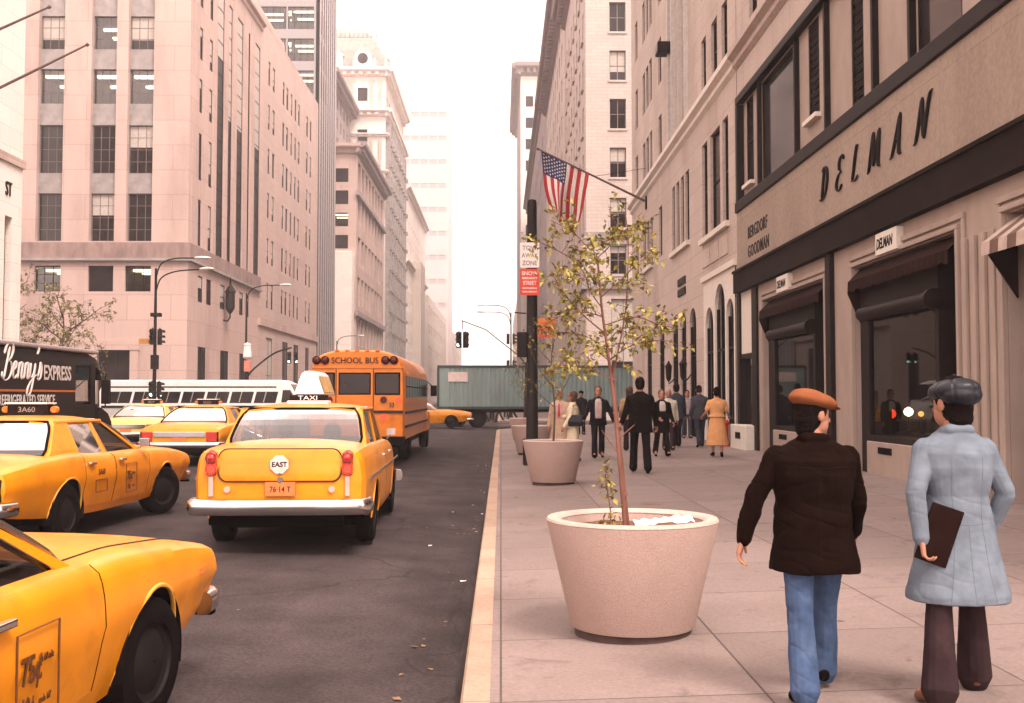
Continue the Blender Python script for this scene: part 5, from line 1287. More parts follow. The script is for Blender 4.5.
text('lettering', '53', .16, M_INK, bs, (.80, -.012, 1.42), (R(90), 0, 0), .004, sx=.8, off=.002)
for x in (-.5, -.2, .1, .4): pass
MB().box(-1.2, 1.2, -.22, .1, .46, .70).build('bumper', M_BLACK, bs, bevel=.03)
MB().box(-1.0, 1.0, .3, 7.8, .42, .66).build('underframe', M_BLACK, bs)
for s in (-1, 1):
    for k in range(9):
        y = .55 + k * .85
        w_ = MB().box(s * HW - .012, s * HW + .012, y, y + .72, 1.66, 2.2).build('side_window', M_GLASS, bs); MB().box(s * HW - .02, s * HW + .02, y - .01, y + .73, 1.92, 1.95).build('rail', M_DARK, w_)
    for z in (.9, 1.25, 1.5): MB().box(s * HW - .02, s * HW + .02, .2, 8.2, z, z + .06).build('rub_rail', M_INK if z != 1.5 else M_BUS, bs)
    MB().box(s * HW - .01, s * HW + .09, .3, .42, 2.25, 2.33).build('marker_lamp', M_AMBER, bs)
    mb = MB().box(s * 1.25, s * 1.45, 8.5, 8.55, 1.7, 2.05).tube([(s * 1.1, 8.4, 2.2), (s * 1.35, 8.5, 2.0)], .015); mb.build('side_mirror', M_DARK, bs)
    for y in (2.3, 9.15):
        wheel(bs, s * .98, y, .48, .28, hub=False)
for x in (-.5, -.25, 0, .25, .5): MB().box(x - .05, x + .05, -.01, .06, 2.80, 2.84).build('marker_lamp', M_AMBER, bs)

# ---- dark refrigerated truck
M_TRUCK = mat('truck_black', (.009, .005, .005), .5, var=.3, scale=2, spec=.2)
tk = empty('box_truck', (-11.35, 22.7, road_z(-11.3) - .1), 0, 'dark refrigerated delivery truck with white script lettering on its side', 'truck')
mb = MB(); hw = 1.15
def trs(y, zt, inset=0, z0=.55): 
    return [(-hw + inset, y, z0), (-hw + inset, y, zt - .28), (-hw + inset + .06, y, zt - .1), (-hw + inset + .22, y, zt), (hw - inset - .22, y, zt), (hw - inset - .06, y, zt - .1), (hw - inset, y, zt - .28), (hw - inset, y, z0)]
mb.rings([trs(-3.6, 2.86), trs(2.6, 2.86)]); body = mb.build('body', M_TRUCK, tk, smooth=30)
# cab: roof, pillars, door opening, rounded nose
mb = MB(); mb.rings([[(-hw, y, zt - .35), (-hw + .06, y, zt - .1), (-hw + .25, y, zt), (hw - .25, y, zt), (hw - .06, y, zt - .1), (hw, y, zt - .35)] for y, zt in ((2.6, 2.86), (3.6, 2.86), (3.95, 2.8), (4.15, 2.68), (4.22, 2.5))], caps=False)
for s in (-1, 1):
    mb.box(s * hw - .04, s * hw + .0 if s < 0 else s * hw + .0, 2.6, 2.68, 1.5, 2.55) if False else None
    mb.add([(s * hw, 3.55, 1.55), (s * hw, 3.85, 1.55), (s * hw, 3.8, 2.55), (s * hw, 3.5, 2.55), (s * (hw - .07), 3.55, 1.55), (s * (hw - .07), 3.85, 1.55), (s * (hw - .07), 3.8, 2.55), (s * (hw - .07), 3.5, 2.55)], [(0, 1, 2, 3), (4, 7, 6, 5), (0, 3, 7, 4), (1, 5, 6, 2)])
    mb.box(min(s * hw, s * (hw - .06)), max(s * hw, s * (hw - .06)), 2.6, 4.0, .55, 1.55)
mb.build('cab', M_TRUCK, tk, smooth=30)
mb = MB(); mb.rings([[(-hw, y, .5), (-hw, y, zt - .12), (-hw + .2, y, zt), (hw - .2, y, zt), (hw, y, zt - .12), (hw, y, .5)] for y, zt in ((3.8, 1.62), (4.3, 1.55), (4.7, 1.42), (4.95, 1.2), (5.05, .9))]); mb.build('nose', M_TRUCK, tk, smooth=40)
MB().add([(-hw + .1, 4.15, 1.6), (hw - .1, 4.15, 1.6), (hw - .15, 4.1, 2.55), (-hw + .15, 4.1, 2.55)], [(0, 1, 2, 3)]).build('windshield', M_CLEAR, tk)
for s in (-1, 1): MB().quad((s * (hw - .02), 2.62, 1.56), (s * (hw - .02), 3.54, 1.56), (s * (hw - .02), 3.5, 2.5), (s * (hw - .02), 2.62, 2.5)).build('door_window', M_CLEAR, tk)
MB().box(hw + .08, hw + .3, 4.0, 4.06, 1.55, 2.15).tube([(hw, 4.0, 2.4), (hw + .18, 4.03, 2.3), (hw + .18, 4.03, 1.5), (hw, 4, 1.4)], .018).build('side_mirror', M_DARK, tk)
MB().box(hw - .01, hw + .012, -3.6, 2.58, 1.84, 1.885).build('orange_stripe', mat('stripe_orange', (.5, .13, .03), .5), tk)
MB().box(hw - .3, hw + .02, -3.6, 4.0, 2.8, 2.9).build('roof_edge', mat('truck_roof', (.35, .3, .3), .5), tk, bevel=.03)
M_LW = mat('sign_white', (.62, .56, .52), .6, var=.06)
BEN = [[(.1, -.02), (.2, .45), (.32, .93)], [(.02, .72), (.14, .98), (.42, 1.04), (.54, .84), (.42, .6), (.26, .52), (.44, .5), (.56, .3), (.44, .04), (.2, -.04), (.0, .06), (-.02, .2)],
       [(.64, .24), (.8, .36), (.78, .52), (.66, .44), (.64, .16), (.76, .02), (.92, .14)], [(.96, .02), (.98, .26), (1.0, .5)], [(.98, .3), (1.1, .5), (1.2, .46), (1.18, .2), (1.22, .02), (1.32, .1)],
       [(1.36, .02), (1.38, .26), (1.4, .5)], [(1.38, .3), (1.5, .5), (1.6, .46), (1.58, .2), (1.62, .02), (1.72, .12)], [(1.76, .5), (1.74, .2), (1.86, .06), (2.0, .22), (2.06, .5)], [(2.06, .5), (2.0, .05), (1.9, -.35), (1.74, -.48), (1.64, -.36), (1.78, -.12), (2.05, .08), (2.22, .16)],
       [(2.2, 1.0), (2.2, .9), (2.14, .78)], [(2.3, .1), (2.38, .36), (2.4, .54), (2.5, .36), (2.48, .08), (2.36, .0), (2.28, .06)]]
lettering('script_lettering', BEN, .72, M_LW, tk, (hw + .004, -1.15, 2.10), (R(90), 0, R(90)), thick=.042, thin=.022, slant=.16)
text('lettering', 'EXPRESS', .46, M_LW, tk, (hw + .012, .80, 2.12), (R(90), 0, R(90)), .003, sx=.86, off=.008, space=1.02)
text('lettering', 'REFRIGERATED SERVICE', .31, M_LW, tk, (hw + .012, -1.3, 1.56), (R(90), 0, R(90)), .003, sx=.80, off=.004, space=1.03)
MB().box(-1, 1, -3.4, 4.6, .4, .6).build('chassis', M_BLACK, tk)
for s in (-1, 1):
    for y in (-2.2, 3.9): wheel(tk, s * .98, y, .45, .26, hub=False)

# ---- coach crossing behind
M_COACH = mat('coach_white', (.84, .80, .77), .35, var=.06, coat=.3, stain=.2, staincol=(.3, .25, .22)); M_ALU = mat('ribbed_aluminium', (.5, .48, .46), .35, .7, var=.1)
co = empty('coach', (-18.6, 66.4, 0), -H90, 'white intercity coach with slanted windows crossing the side street on the left', 'coach')   # front towards +X
mb = MB(); cw = 1.2
prof = [(-6.2, .45), (-6.25, 2.2), (-6.0, 2.8), (-5.6, 2.92), (5.0, 2.92), (5.5, 2.72), (6.1, 1.7), (6.2, 1.2), (6.2, .45)]
mb.prism(prof, -cw, cw, 'x'); mb.build('body', M_COACH, co, bevel=.06)
for s in (-1, 1):
    # in local space +Y is the front; the side seen is +x (towards the camera after turning)
    xx = s * (cw + .006)
    mb = MB(); mb.box(min(xx, s * cw), max(xx, s * cw), -5.9, 4.7, 2.44, 2.53); mb.build('dark_stripe', M_DARK, co)
    mb = MB(); mb.box(min(xx, s * cw), max(xx, s * cw), -6.1, 5.9, 1.17, 1.34); mb.build('lower_stripe', M_DARK, co)
    for k in range(7):
        y = -5.7 + k * 1.5; sl = .18
        mb = MB(); mb.prism([(y, 1.5), (y + 1.34, 1.5), (y + 1.34 + sl, 2.2), (y + sl, 2.2)], s * cw, s * (cw + .012), 'x'); w_ = mb.build('side_window', M_GLASS, co)
        MB().prism([(y + .57, 1.54), (y + .63, 1.54), (y + .63 + sl, 2.2), (y + .57 + sl, 2.2)], s * cw, s * (cw + .02), 'x').build('rail', M_ALU, w_)
    mb = MB(); mb.prism([(5.0, 1.54), (6.0, 1.54), (5.55, 2.3), (5.1, 2.3)], s * cw, s * (cw + .012), 'x'); mb.build('cab_window', M_GLASS, co)
    mb = MB()
    for z in np.arange(.5, 1.12, .12): mb.box(min(s * cw, s * (cw + .012)), max(s * cw, s * (cw + .012)), -6.1, 6.1, z, z + .05)
    mb.build('ribbing', M_ALU, co)
    for y in (-3.9, -2.8, 4.2): wheel(co, s * 1.02, y, .5, .28)
MB().add([(-cw + .08, 5.54, 2.66), (cw - .08, 5.54, 2.66), (cw - .08, 6.13, 1.68), (-cw + .08, 6.13, 1.68)], [(0, 1, 2, 3)]).build('windshield', M_GLASS, co, (0, .012, .012))
co.location.z = -.1

# ---- teal container on its trailer
M_TEAL = mat('container_teal', (.21, .29, .28), .5, var=.12, scale=1.2, stain=.35, staincol=(.14, .13, .11), sscale=.9, stretch=(1, 1, .3)); M_TEALD = mat('container_dark', (.045, .06, .06), .6, var=.2)
tr = empty('container_trailer', (-3.66, 60.4, 0), 0, 'teal corrugated shipping container on a trailer blocking the intersection', 'trailer')
mb = MB(); Lc, Wc, zb_, zt_ = 12.2, 2.44, 1.1, 3.55
n = 44; pts = []
for i in range(n):
    x0 = .6 + (Lc - .75) * i / n; wdt = (Lc - .75) / n
    pts += [(x0, 0), (x0 + wdt * .38, 0), (x0 + wdt * .5, .04), (x0 + wdt * .88, .04)]
for i in range(len(pts) - 1):
    (xa, ya), (xb, yb) = pts[i], pts[i + 1]
    mb.quad((xa, ya, zb_ + .12), (xb, yb, zb_ + .12), (xb, yb, zt_ - .1), (xa, ya, zt_ - .1))
mb.box(0, .6, .0, .1, zb_ + .1, zt_ - .1); mb.box(0, Lc, Wc - .05, Wc, zb_, zt_); mb.box(0, .08, .1, Wc - .05, zb_, zt_); mb.box(Lc - .1, Lc, .1, Wc - .05, zb_, zt_); mb.box(0.05, Lc, .05, Wc, zt_ - .08, zt_ - .02)
mb.build('container', M_TEAL, tr)
mb = MB().box(0, Lc, -.03, .1, zt_ - .1, zt_ + .04).box(0, Lc, -.03, .1, zb_ - .02, zb_ + .12).box(-.02, .12, -.03, .1, zb_ + .1, zt_ - .1).box(Lc - .15, Lc, -.03, .1, zb_ + .1, zt_ - .1); mb.build('container_frame', M_TEALD, tr)
MB().box(.62, 1.75, -.035, .03, 2.65, 3.2).build('notice_plate', mat('plate_pale', (.62, .52, .48), .6, var=.15, scale=8), tr)
mb = MB().box(.2, Lc, .3, Wc - .3, .88, 1.06).box(.1, .25, .1, Wc - .1, .55, .7); mb.build('chassis', M_BLACK, tr)
for y in (.25, Wc - .25):
    for x in (1.1, 2.3):
        w_ = MB().lathe([(.3, -.14), (.48, -.13), (.52, -.08), (.52, .08), (.48, .13), (.3, .14), (.3, -.14)], 28, (0, 0, 0), axis='y').build('wheel', M_TYRE, tr, (x, y, .5), smooth=50)
        MB().disc((0, -.1, 0), .29, .2, 'y', 18).build('rim', M_DARK, w_)
for y in (.5, Wc - .5): MB().box(8.2, 8.32, y - .06, y + .06, .15, .9).build('landing_leg', M_BLACK, tr)
# ------------------------------------------------------------------ planters and their trees
M_PLANT = mat('exposed_aggregate', (.35, .25, .215), .85, var=.16, scale=120, bump=.35, bscale=160, stain=.2, staincol=(.2, .14, .12), sscale=2.2, spec=.3)
M_PRIM = mat('planter_rim', (.46, .36, .31), .8, var=.12, scale=60, bump=.2, bscale=140, stain=.25, staincol=(.2, .15, .13), sscale=4)
M_SOIL = mat('planter_soil', (.13, .07, .05), .95, var=.4, scale=25, bump=.8, bscale=30)
M_BARK = mat('young_bark', (.17, .075, .055), .8, var=.3, scale=14, bump=.4, bscale=40, stretch=(1, 1, .25))
M_BARKG = mat('grey_bark', (.10, .07, .055), .85, var=.3, scale=10)
M_LEAFS = [mat('leaf_olive', (.20, .175, .04), .6, var=.3, scale=3), mat('leaf_yellow', (.36, .29, .075), .6, var=.25, scale=3), mat('leaf_dark', (.10, .095, .028), .65, var=.3, scale=3)]
def planter(x, y, r_top, r_bot, h, label):
    z = wz(x)
    p = empty('planter', (x, y, z), 0, label, 'planter', 'round concrete planters along the kerb')
    MB().lathe([(r_bot * .93, -.04), (r_bot * .93, .045), (r_bot * .9, .05)], 64, caps=True).build('foot', M_DARK if False else mat('planter_foot', (.07, .045, .04), .9, var=.3), p, smooth=40)
    mb = MB()
    mb.lathe([(r_bot * .9, .05), (r_bot * .985, .05), (r_bot, .065), (r_top - .006, h - .02), (r_top - .012, h), (r_top - .06, h + .004), (r_top - .085, h - .004), (r_top - .1, h - .02), (r_top - .13, h - .2)], 80)
    mb.build('bowl', M_PLANT, p, smooth=50)
    MB().lathe([(r_top - .004, h - .012), (r_top - .012, h + .003), (r_top - .06, h + .008), (r_top - .09, h + .0), (r_top - .105, h - .02)], 80).build('rim', M_PRIM, p, smooth=50)
    mb = MB(); n = 30; rr_ = r_top - .115
    V = [(0, 0, h - .07)]; F = []
    for k in range(1, 7):
        for i in range(n):
            t = 2 * math.pi * i / n; q = rr_ * k / 6
            V.append((q * math.cos(t), q * math.sin(t), h - .075 + .03 * mnoise.noise((q * 5 * math.cos(t) + x, q * 5 * math.sin(t), 1))))
    for i in range(n): F.append((0, 1 + i, 1 + (i + 1) % n))
    for k in range(5):
        for i in range(n): a = 1 + k * n + i; b = 1 + k * n + (i + 1) % n; F.append((a, a + n, b + n, b))
    mb.add(V, F); mb.build('soil', M_SOIL, p, smooth=60)
    return p
PL1 = planter(.90, 7.25, .592, .425, .775, 'large round concrete planter nearest the camera holding a young leafy tree')
PL2 = planter(.96, 19.4, .565, .41, .80, 'round concrete planter further along the kerb just in front of the dark signpost')
PL3 = planter(.86, 29.5, .565, .41, .80, 'round concrete planter standing behind the dark signpost')
PL4 = planter(.86, 40.0, .565, .41, .80, 'farthest round concrete planter by the crossing')
# white paper dropped in the near planter
pp = MB(); q_ = []
for i in range(14):
    for j in range(7):
        u, v = i / 13, j / 6
        q_.append((.42 * u + .05 * v, .26 * v + .04 * u, .02 + .05 * abs(mnoise.noise((u * 6, v * 5, 2))) + .03 * abs(mnoise.noise((u * 13, v * 9, 5)))))
pp.add(q_, [(i * 7 + j, (i + 1) * 7 + j, (i + 1) * 7 + j + 1, i * 7 + j + 1) for i in range(13) for j in range(6)])
po = pp.build('paper', mat('white_paper', (.8, .77, .72), .7, var=.04), None, (.88, 6.9, wz(.9) + .735), (0, R(-2), R(8)), smooth=30)
tag(po, 'crumpled sheet of white paper lying in the nearest planter', 'paper')

def leaf(mb, p, d, up, s, mi):
    d = d.normalized(); x = d.cross(up)
    x = x.normalized() if x.length > 1e-4 else d.orthogonal().normalized()
    nrm = x.cross(d)
    a = p; b = p + d * s * .45 + x * s * .30 + nrm * s * .06; c = p + d * s - nrm * s * .12; e = p + d * s * .45 - x * s * .30 + nrm * s * .06; m = p + d * s * .5 - nrm * s * .02
    mb.add([a, b, c, e, m], [(0, 1, 4), (1, 2, 4), (0, 4, 3), (4, 2, 3)], mi)
def rv(r): 
    return Vector((r.gauss(0, 1), r.gauss(0, 1), r.gauss(0, 1))).normalized()
class Tree:
    def __init__(s, seed): s.r = random.Random(seed); s.w = MB(); s.l = MB(); s.c = MB(); s.first = True
    def limb(s, pts, r0, r1, mbk=None):
        P = smooth_path(pts, 5); n = len(P)
        (mbk or s.w).tube(P, [r0 + (r1 - r0) * i / (n - 1) for i in range(n)], 7 if r0 > .012 else 5)
        return P
    def twigs(s, P, k, ln, r0, leaves, ls, spread=.9, droop=0, f0=.25, up=.35, sub=0):
        for i in range(k):
            t = f0 + (1 - f0) * (i + s.r.random() * .8) / k; idx = min(len(P) - 2, int(t * (len(P) - 1)))
            p = P[idx]; d = (P[idx + 1] - P[idx]).normalized()
            dd = (d * .5 + rv(s.r) * spread + Vector((0, 0, up))).normalized()
            L_ = ln * s.r.uniform(.55, 1.2); q = p + dd * L_ * .5 + rv(s.r) * L_ * .08; e = p + dd * L_ + rv(s.r) * L_ * .12 - Vector((0, 0, droop * L_))
            T_ = s.limb([p, q, e], r0, r0 * .35)
            if sub: s.twigs(T_, sub, ln * .5, r0 * .6, leaves, ls, spread, droop, .3, up)
            else: s.leaves(T_, leaves, ls)
    def leaves(s, T_, n, ls):
        for _ in range(n):
            t = s.r.uniform(.3, 1); p = T_[min(len(T_) - 1, int(t * (len(T_) - 1)))] + rv(s.r) * ls * .5
            leaf(s.l, p, (rv(s.r) + Vector((0, 0, -.25))), Vector((s.r.gauss(0, .4), s.r.gauss(0, .4), 1)), ls * s.r.uniform(.6, 1.25), s.r.choices((0, 1, 2), (5, 4, 2))[0])
    def done(s, name, label, loc, bark, leafm=None):
        o = empty(name, loc, 0, label, 'tree'); s.w.build('trunk', bark, o, smooth=60); s.l.build('crown', leafm or M_LEAFS, o); return o

# the near sapling: two slender stems tied together, leaning to the left as it rises
T1 = Tree(5); r = T1.r
A = T1.limb([(.02, 0, -.1), (-.02, 0, .4), (-.06, .0, .85), (-.10, .02, 1.2), (-.14, .02, 1.5), (-.17, .02, 1.85), (-.19, .0, 1.80), (-.22, 0, 1.9)], .0165, .003)
T1.limb([(.045, .03, -.1), (.0, .04, .4), (-.045, .035, .85), (-.075, .03, 1.1)], .0125, .008)
for z in (.25, .55, .85, 1.05): T1.w.tube([A[0] + (A[min(len(A) - 1, int(z / 2.45 * len(A)))] - A[0]) + Vector((.012, .012, -.006)), A[min(len(A) - 1, int(z / 2.45 * len(A)))] + Vector((.012, .012, .02))], .024, 8)
def near(z): return min(A, key=lambda p: abs(p.z - z))
B = []
for z, pts, r0 in ((1.0, [(.03, .0, .12), (.10, -.02, .5), (.12, 0, .95), (.10, .0, 1.2)], .011), (.52, [(-.05, .0, .06), (-.12, 0, .16)], .008), (.55, [(.06, .02, .05), (.12, .03, .1)], .007),
                   (1.15, [(.15, .1, .10), (.30, .12, .14), (.47, .1, .14)], .008), (1.3, [(-.15, -.05, .12), (-.28, -.08, .26), (-.38, -.1, .42)], .008), (1.2, [(-.12, .12, .1), (-.3, .2, .14), (-.48, .2, .1)], .007),
                   (1.6, [(.14, -.06, .12), (.22, -.08, .2), (.34, -.05, .3)], .007), (1.65, [(-.12, .06, .14), (-.26, .08, .24), (-.44, .06, .32)], .006), (1.85, [(.1, .1, .1), (.16, .16, .2), (.2, .2, .28)], .006), (1.4, [(.2, -.1, .05), (.35, -.15, .0), (.52, -.14, -.04)], .006), (1.95, [(-.1, -.04, .1), (-.16, -.06, .14), (-.28, -.05, .2)], .005),
                   (1.5, [(-.1, -.2, .1), (-.14, -.34, .18), (-.22, -.42, .3)], .006), (2.1, [(.1, .0, .06), (.24, .02, .14), (.36, .02, .17)], .005), (1.0, [(-.14, .0, .08), (-.32, .04, .1), (-.5, .05, .03)], .007), (1.12, [(-.1, -.1, .06), (-.2, -.2, .04), (-.3, -.24, -.06)], .006), (1.25, [(.12, .12, .1), (.26, .2, .1), (.36, .22, .0)], .006), (1.45, [(-.12, .1, .04), (-.28, .16, .02), (-.42, .18, -.06)], .006)):
    p = near(z); P = T1.limb([p] + [p + Vector(q) for q in pts], r0 * .8, .0025); B.append((z, P))
for z, P in B:
    if z < .6: continue
    T1.twigs(P, 10, .2, .0022, 12, .048, f0=.2, up=.05)
T1.twigs(A, 12, .2, .0022, 12, .046, f0=.5, up=.2)
# low side shoot
P = T1.limb([(-.11, -.12, -.08), (-.10, -.13, .1), (-.13, -.14, .3), (-.14, -.15, .42)], .006, .003); T1.twigs(P, 10, .07, .002, 9, .05, f0=.2)
tn_ = T1.done('young_tree', 'young tree with two thin reddish stems and sparse yellow green leaves in the nearest planter', (.90 - .06, 7.25, wz(.9) + .72), M_BARK)

def small_tree(seed, x, y, h, label, nl, ls):
    T = Tree(seed)
    A = T.limb([(0, 0, -.1), (.03, 0, h * .3), (-.03, .02, h * .6), (.02, 0, h)], .022, .006)
    for k in range(7):
        p = A[int((.35 + .08 * k) * (len(A) - 1))]; a = k * 2.4 + seed; L_ = h * T.r.uniform(.22, .38)
        P = T.limb([p, p + Vector((math.cos(a) * L_ * .5, math.sin(a) * L_ * .5, L_ * .45)), p + Vector((math.cos(a) * L_ * .8, math.sin(a) * L_ * .8, L_))], .010, .003)
        T.twigs(P, 5, .28, .004, nl, ls, f0=.3)
    T.twigs(A, 6, .25, .004, nl, ls, f0=.55)
    return T.done('young_tree', label, (x, y, wz(x) + .75), M_BARKG)
small_tree(3, .96, 19.4, 2.2, 'thin twiggy young tree with few leaves in the second planter before the signpost', 3, .07)
small_tree(8, .86, 29.5, 2.2, 'thin twiggy young tree in the planter behind the signpost', 3, .08)
small_tree(9, .86, 40.0, 2.4, 'thin twiggy young tree in the farthest planter by the crossing', 4, .09)

# street trees coming into leaf on the far left corner
M_FL = [mat('new_leaf_a', (.20, .18, .06), .7, var=.25), mat('new_leaf_b', (.26, .22, .09), .7, var=.25), mat('new_leaf_c', (.15, .135, .05), .7, var=.25)]
def street_tree(seed, x, y, h, label, dens):
    T = Tree(seed)
    A = T.limb([(0, 0, -.1), (.05, 0, h * .25), (-.08, .05, h * .5), (.1, 0, h * .8), (.05, 0, h)], .11, .02)
    for k in range(11):
        f = .28 + .062 * k; p = A[int(f * (len(A) - 1))]; a = k * 2.4 + seed; L_ = h * T.r.uniform(.26, .42) * (1.15 - .5 * f)
        P = T.limb([p, p + Vector((math.cos(a) * L_ * .5, math.sin(a) * L_ * .5, L_ * .35)), p + Vector((math.cos(a) * L_, math.sin(a) * L_, L_ * .75))], .045, .012)
        T.twigs(P, 8, 1.2, .012, dens, .15, f0=.15, up=.25, sub=3)
    return T.done('street_tree', label, (x, y, .14), M_BARKG, M_FL)
street_tree(2, -25.4, 53, 7.0, 'street tree with a haze of pale new leaves at the left, behind the dark truck', 13)
street_tree(6, -22.2, 53.2, 6.0, 'street tree with thin new leaves nearer the left lamp post', 12)

# ------------------------------------------------------------------ posts, signals, signs
M_POST = mat('dark_green_post', (.009, .005, .0045), .6, var=.25, scale=4)
M_LAMP = mat('lamp_alu', (.55, .53, .5), .4, .4)
def cobra(o, tip, d, m=M_LAMP):
    d = Vector(d).normalized(); x = d.cross(Vector((0, 0, 1))).normalized(); t = Vector(tip); mb = MB(); rings = []
    for f, wd, hh in ((-.05, .05, .05), (.1, .1, .09), (.35, .15, .11), (.62, .13, .08), (.75, .05, .03)):
        c = t + d * f; rings.append([c + x * wd * math.cos(a) + Vector((0, 0, hh * math.sin(a) * (1 if math.sin(a) > 0 else .6))) for a in np.linspace(0, 2 * math.pi, 13)[:-1]])
    mb.rings(rings); h = mb.build('lamp_head', m, o, smooth=60)
    return h
def lamp_post(x, y, h, arms, label, z0=.14, r=.10, name='lamp_post'):
    o = empty(name, (x, y, z0), 0, label, 'lamp post', 'tall street lamps')
    MB().lathe([(r * 2.2, 0), (r * 2.2, .1), (r * 1.7, .2), (r * 1.55, .9), (r * 1.2, 1.05), (r, 1.2), (r * .62, h * .93), (r * .6, h)], 14, caps=True).build('pole', M_POST, o, smooth=40)
    for dx, dy, za, L_ in arms:
        d = Vector((dx, dy, 0)).normalized(); p0 = Vector((0, 0, za))
        P = smooth_path([p0 - Vector((0, 0, .5)), p0 + d * L_ * .12 + Vector((0, 0, .2)), p0 + d * L_ * .45 + Vector((0, 0, .5)), p0 + d * L_ + Vector((0, 0, .55))], 6)
        MB().tube(P, .035, 8).build('arm', M_POST, o, smooth=60); cobra(o, p0 + d * L_ + Vector((0, 0, .55)), d)
    return o
M_SIGY = mat('signal_body', (.012, .009, .007), .5, var=.2)
M_GREEN = emit_mat('green_signal', (.6, 1, .8), 2.5)
M_LENSD = mat('dark_lens', (.03, .015, .013), .3)
def signal(parent, loc, rz, lit=2, name='signal_head'):
    mb = MB().box(-.15, .15, -.1, .12, 0, .98); mb.box(-.03, .03, -.03, .05, .98, 1.06)
    s = mb.build(name, M_SIGY, parent, loc, (0, 0, rz), bevel=.02); s.scale = (.8, .8, .8)
    for k in range(3):
        z = .82 - .32 * k
        MB().disc((0, -.115, z), .1, .02, 'y', 16).build('lens', M_GREEN if k == lit else M_LENSD, s)
        v = MB(); n = 10; a = np.linspace(-.3, math.pi + .3, n)
        for i in range(n - 1):
            v.quad((.12 * math.cos(a[i]), -.1, z + .12 * math.sin(a[i])), (.12 * math.cos(a[i + 1]), -.1, z + .12 * math.sin(a[i + 1])), (.115 * math.cos(a[i + 1]), -.3, z - .03 + .12 * math.sin(a[i + 1])), (.115 * math.cos(a[i]), -.3, z - .03 + .12 * math.sin(a[i])))
        v.build('visor', M_SIGY, s)
    return s
# near left lamp post carrying signals
lp = lamp_post(-17.1, 52.0, 8.0, [(1, .12, 8.0, 1.9), (1, -.35, 7.3, 2.6)], 'lamp post with two curved arms and small traffic signals just right of the dark truck')
for z in (4.2, 1.9):
    for a in (0, 90): signal(lp, (.24 if a == 90 else -.05, -.24 if a == 0 else 0, z - (.3 if z < 2 else 0)), R(a), 2 if z < 2 else 9)
MB().box(-.2, .28, -.16, .16, 5.6, 5.78).build('collar', M_POST, lp); MB().box(-.16, .16, -.15, .15, 3.0, 3.7).build('control_box', M_POST, lp)
sg = MB().box(-.75, -.2, -.14, -.12, 4.25, 4.5).build('street_sign', mat('ochre_plate', (.42, .20, .06), .6), lp)
# far left corner: lamp and mast arm signal
lamp_post(-17.6, 72.6, 8.8, [(1, -.1, 8.8, 2.4)], 'lamp post with one curved arm on the far left corner past the side street')
ma = empty('traffic_signal', (-17.3, 71.8, .14), 0, 'mast arm traffic signal with two dark heads reaching out from the far left corner', 'traffic signal', 'traffic signals at the crossing')
MB().lathe([(.2, 0), (.2, .3), (.12, .5), (.1, 4.0), (.1, 4.1)], 12, caps=True).build('pole', M_POST, ma, smooth=40)
MB().tube(smooth_path([(0, 0, 3.0), (.5, 0, 3.6), (1.8, 0, 4.6), (3.0, 0, 5.0)], 5), [.06] * 15 + [.05], 8).build('arm', M_POST, ma)
for x in (2.85, 3.3): signal(ma, (x, -.05, 3.9), R(0 if x < 3 else 30), 2)
MB().lathe([(.05, 0), (.26, .15), (.3, .2), (.24, 1.0), (.3, 1.05), (.02, 1.2)], 8, (-.02, 0, 4.15), caps=True).build('lantern', mat('lantern_white', (.7, .66, .62), .4), ma); MB().box(-.2, .2, -.2, .2, 3.35, 4.1).build('lantern_base', mat('lantern_pink', (.55, .2, .15), .6), ma, bevel=.03)
lamp_post(-17.5, 112, 7.6, [(1, 0, 7.6, 2.2)], 'lamp post with single arm seen far down the left pavement above the school bus')
# right: big dark post carrying parking signs
ps = empty('signpost', (.74, 25.0, wz(.74)), 0, 'tall thick dark post with a square base on the right pavement carrying the parking signs', 'post')
MB().lathe([(.17, 0), (.17, .05), (.145, .1), (.115, 6.25), (.10, 6.32), (.02, 6.35)], 20, caps=True).build('pole', M_POST, ps, smooth=40)
MB().box(-.22, .22, -.2, .2, 0, .62).build('base', M_POST, ps, bevel=.03); MB().box(-.36, -.13, -.12, .1, 2.55, 3.15).build('control_box', M_POST, ps, bevel=.02)
MB().tube([(-.14, 0, 3.6), (-.42, 0, 3.62)], .018, 6).build('bracket', M_POST, ps)
def sign(x, y, z0, w_, h_, m, label, lines, mt, name='parking_sign'):
    s = empty(name, (x, y, z0), 0, label, 'sign', 'signs on the dark post')
    MB().prism([(p[0], p[2]) for p in rr(-w_ / 2, w_ / 2, 0, h_, .03, 0, 4)], -.008, .004, 'y').build('panel', m, s)
    for t, sz, zz, sx in lines: text('lettering', t, sz, mt, s, (0, -.0105, zz), (R(90), 0, 0), .001, align='CENTER', sx=sx, off=.002)
    return s
M_SW = mat('sign_enamel', (.78, .74, .7), .45, var=.05); M_SR = mat('sign_red', (.62, .07, .04), .45, var=.08); M_SO = mat('sign_orange', (.6, .2, .05), .5, var=.1)
sx_ = .72; sy_ = 24.83
sign(sx_ - .04, sy_, 4.84, .46, .60, M_SW, 'white tow away zone sign at the top of the dark post', [('TOW', .15, .42, .95), ('AWAY', .15, .24, .85), ('ZONE', .15, .06, .85)], mat('sign_grey_ink', (.22, .15, .13), .6))
sign(sx_ - .04, sy_, 4.18, .46, .63, M_SR, 'red snow emergency street sign below the white tow away sign', [('SNOW', .13, .48, .95), ('EMERGENCY', .07, .385, .9), ('STREET', .13, .25, .75), ('NO STANDING', .055, .15, .9), ('DURING EMERGENCY', .045, .07, .8)], M_SW)
sign(sx_ + .37, sy_ + .1, 3.43, .42, .22, M_SO, 'small faded orange sign on the right side of the dark post', [('7AM-7PM', .09, .07, .9)], M_SR)
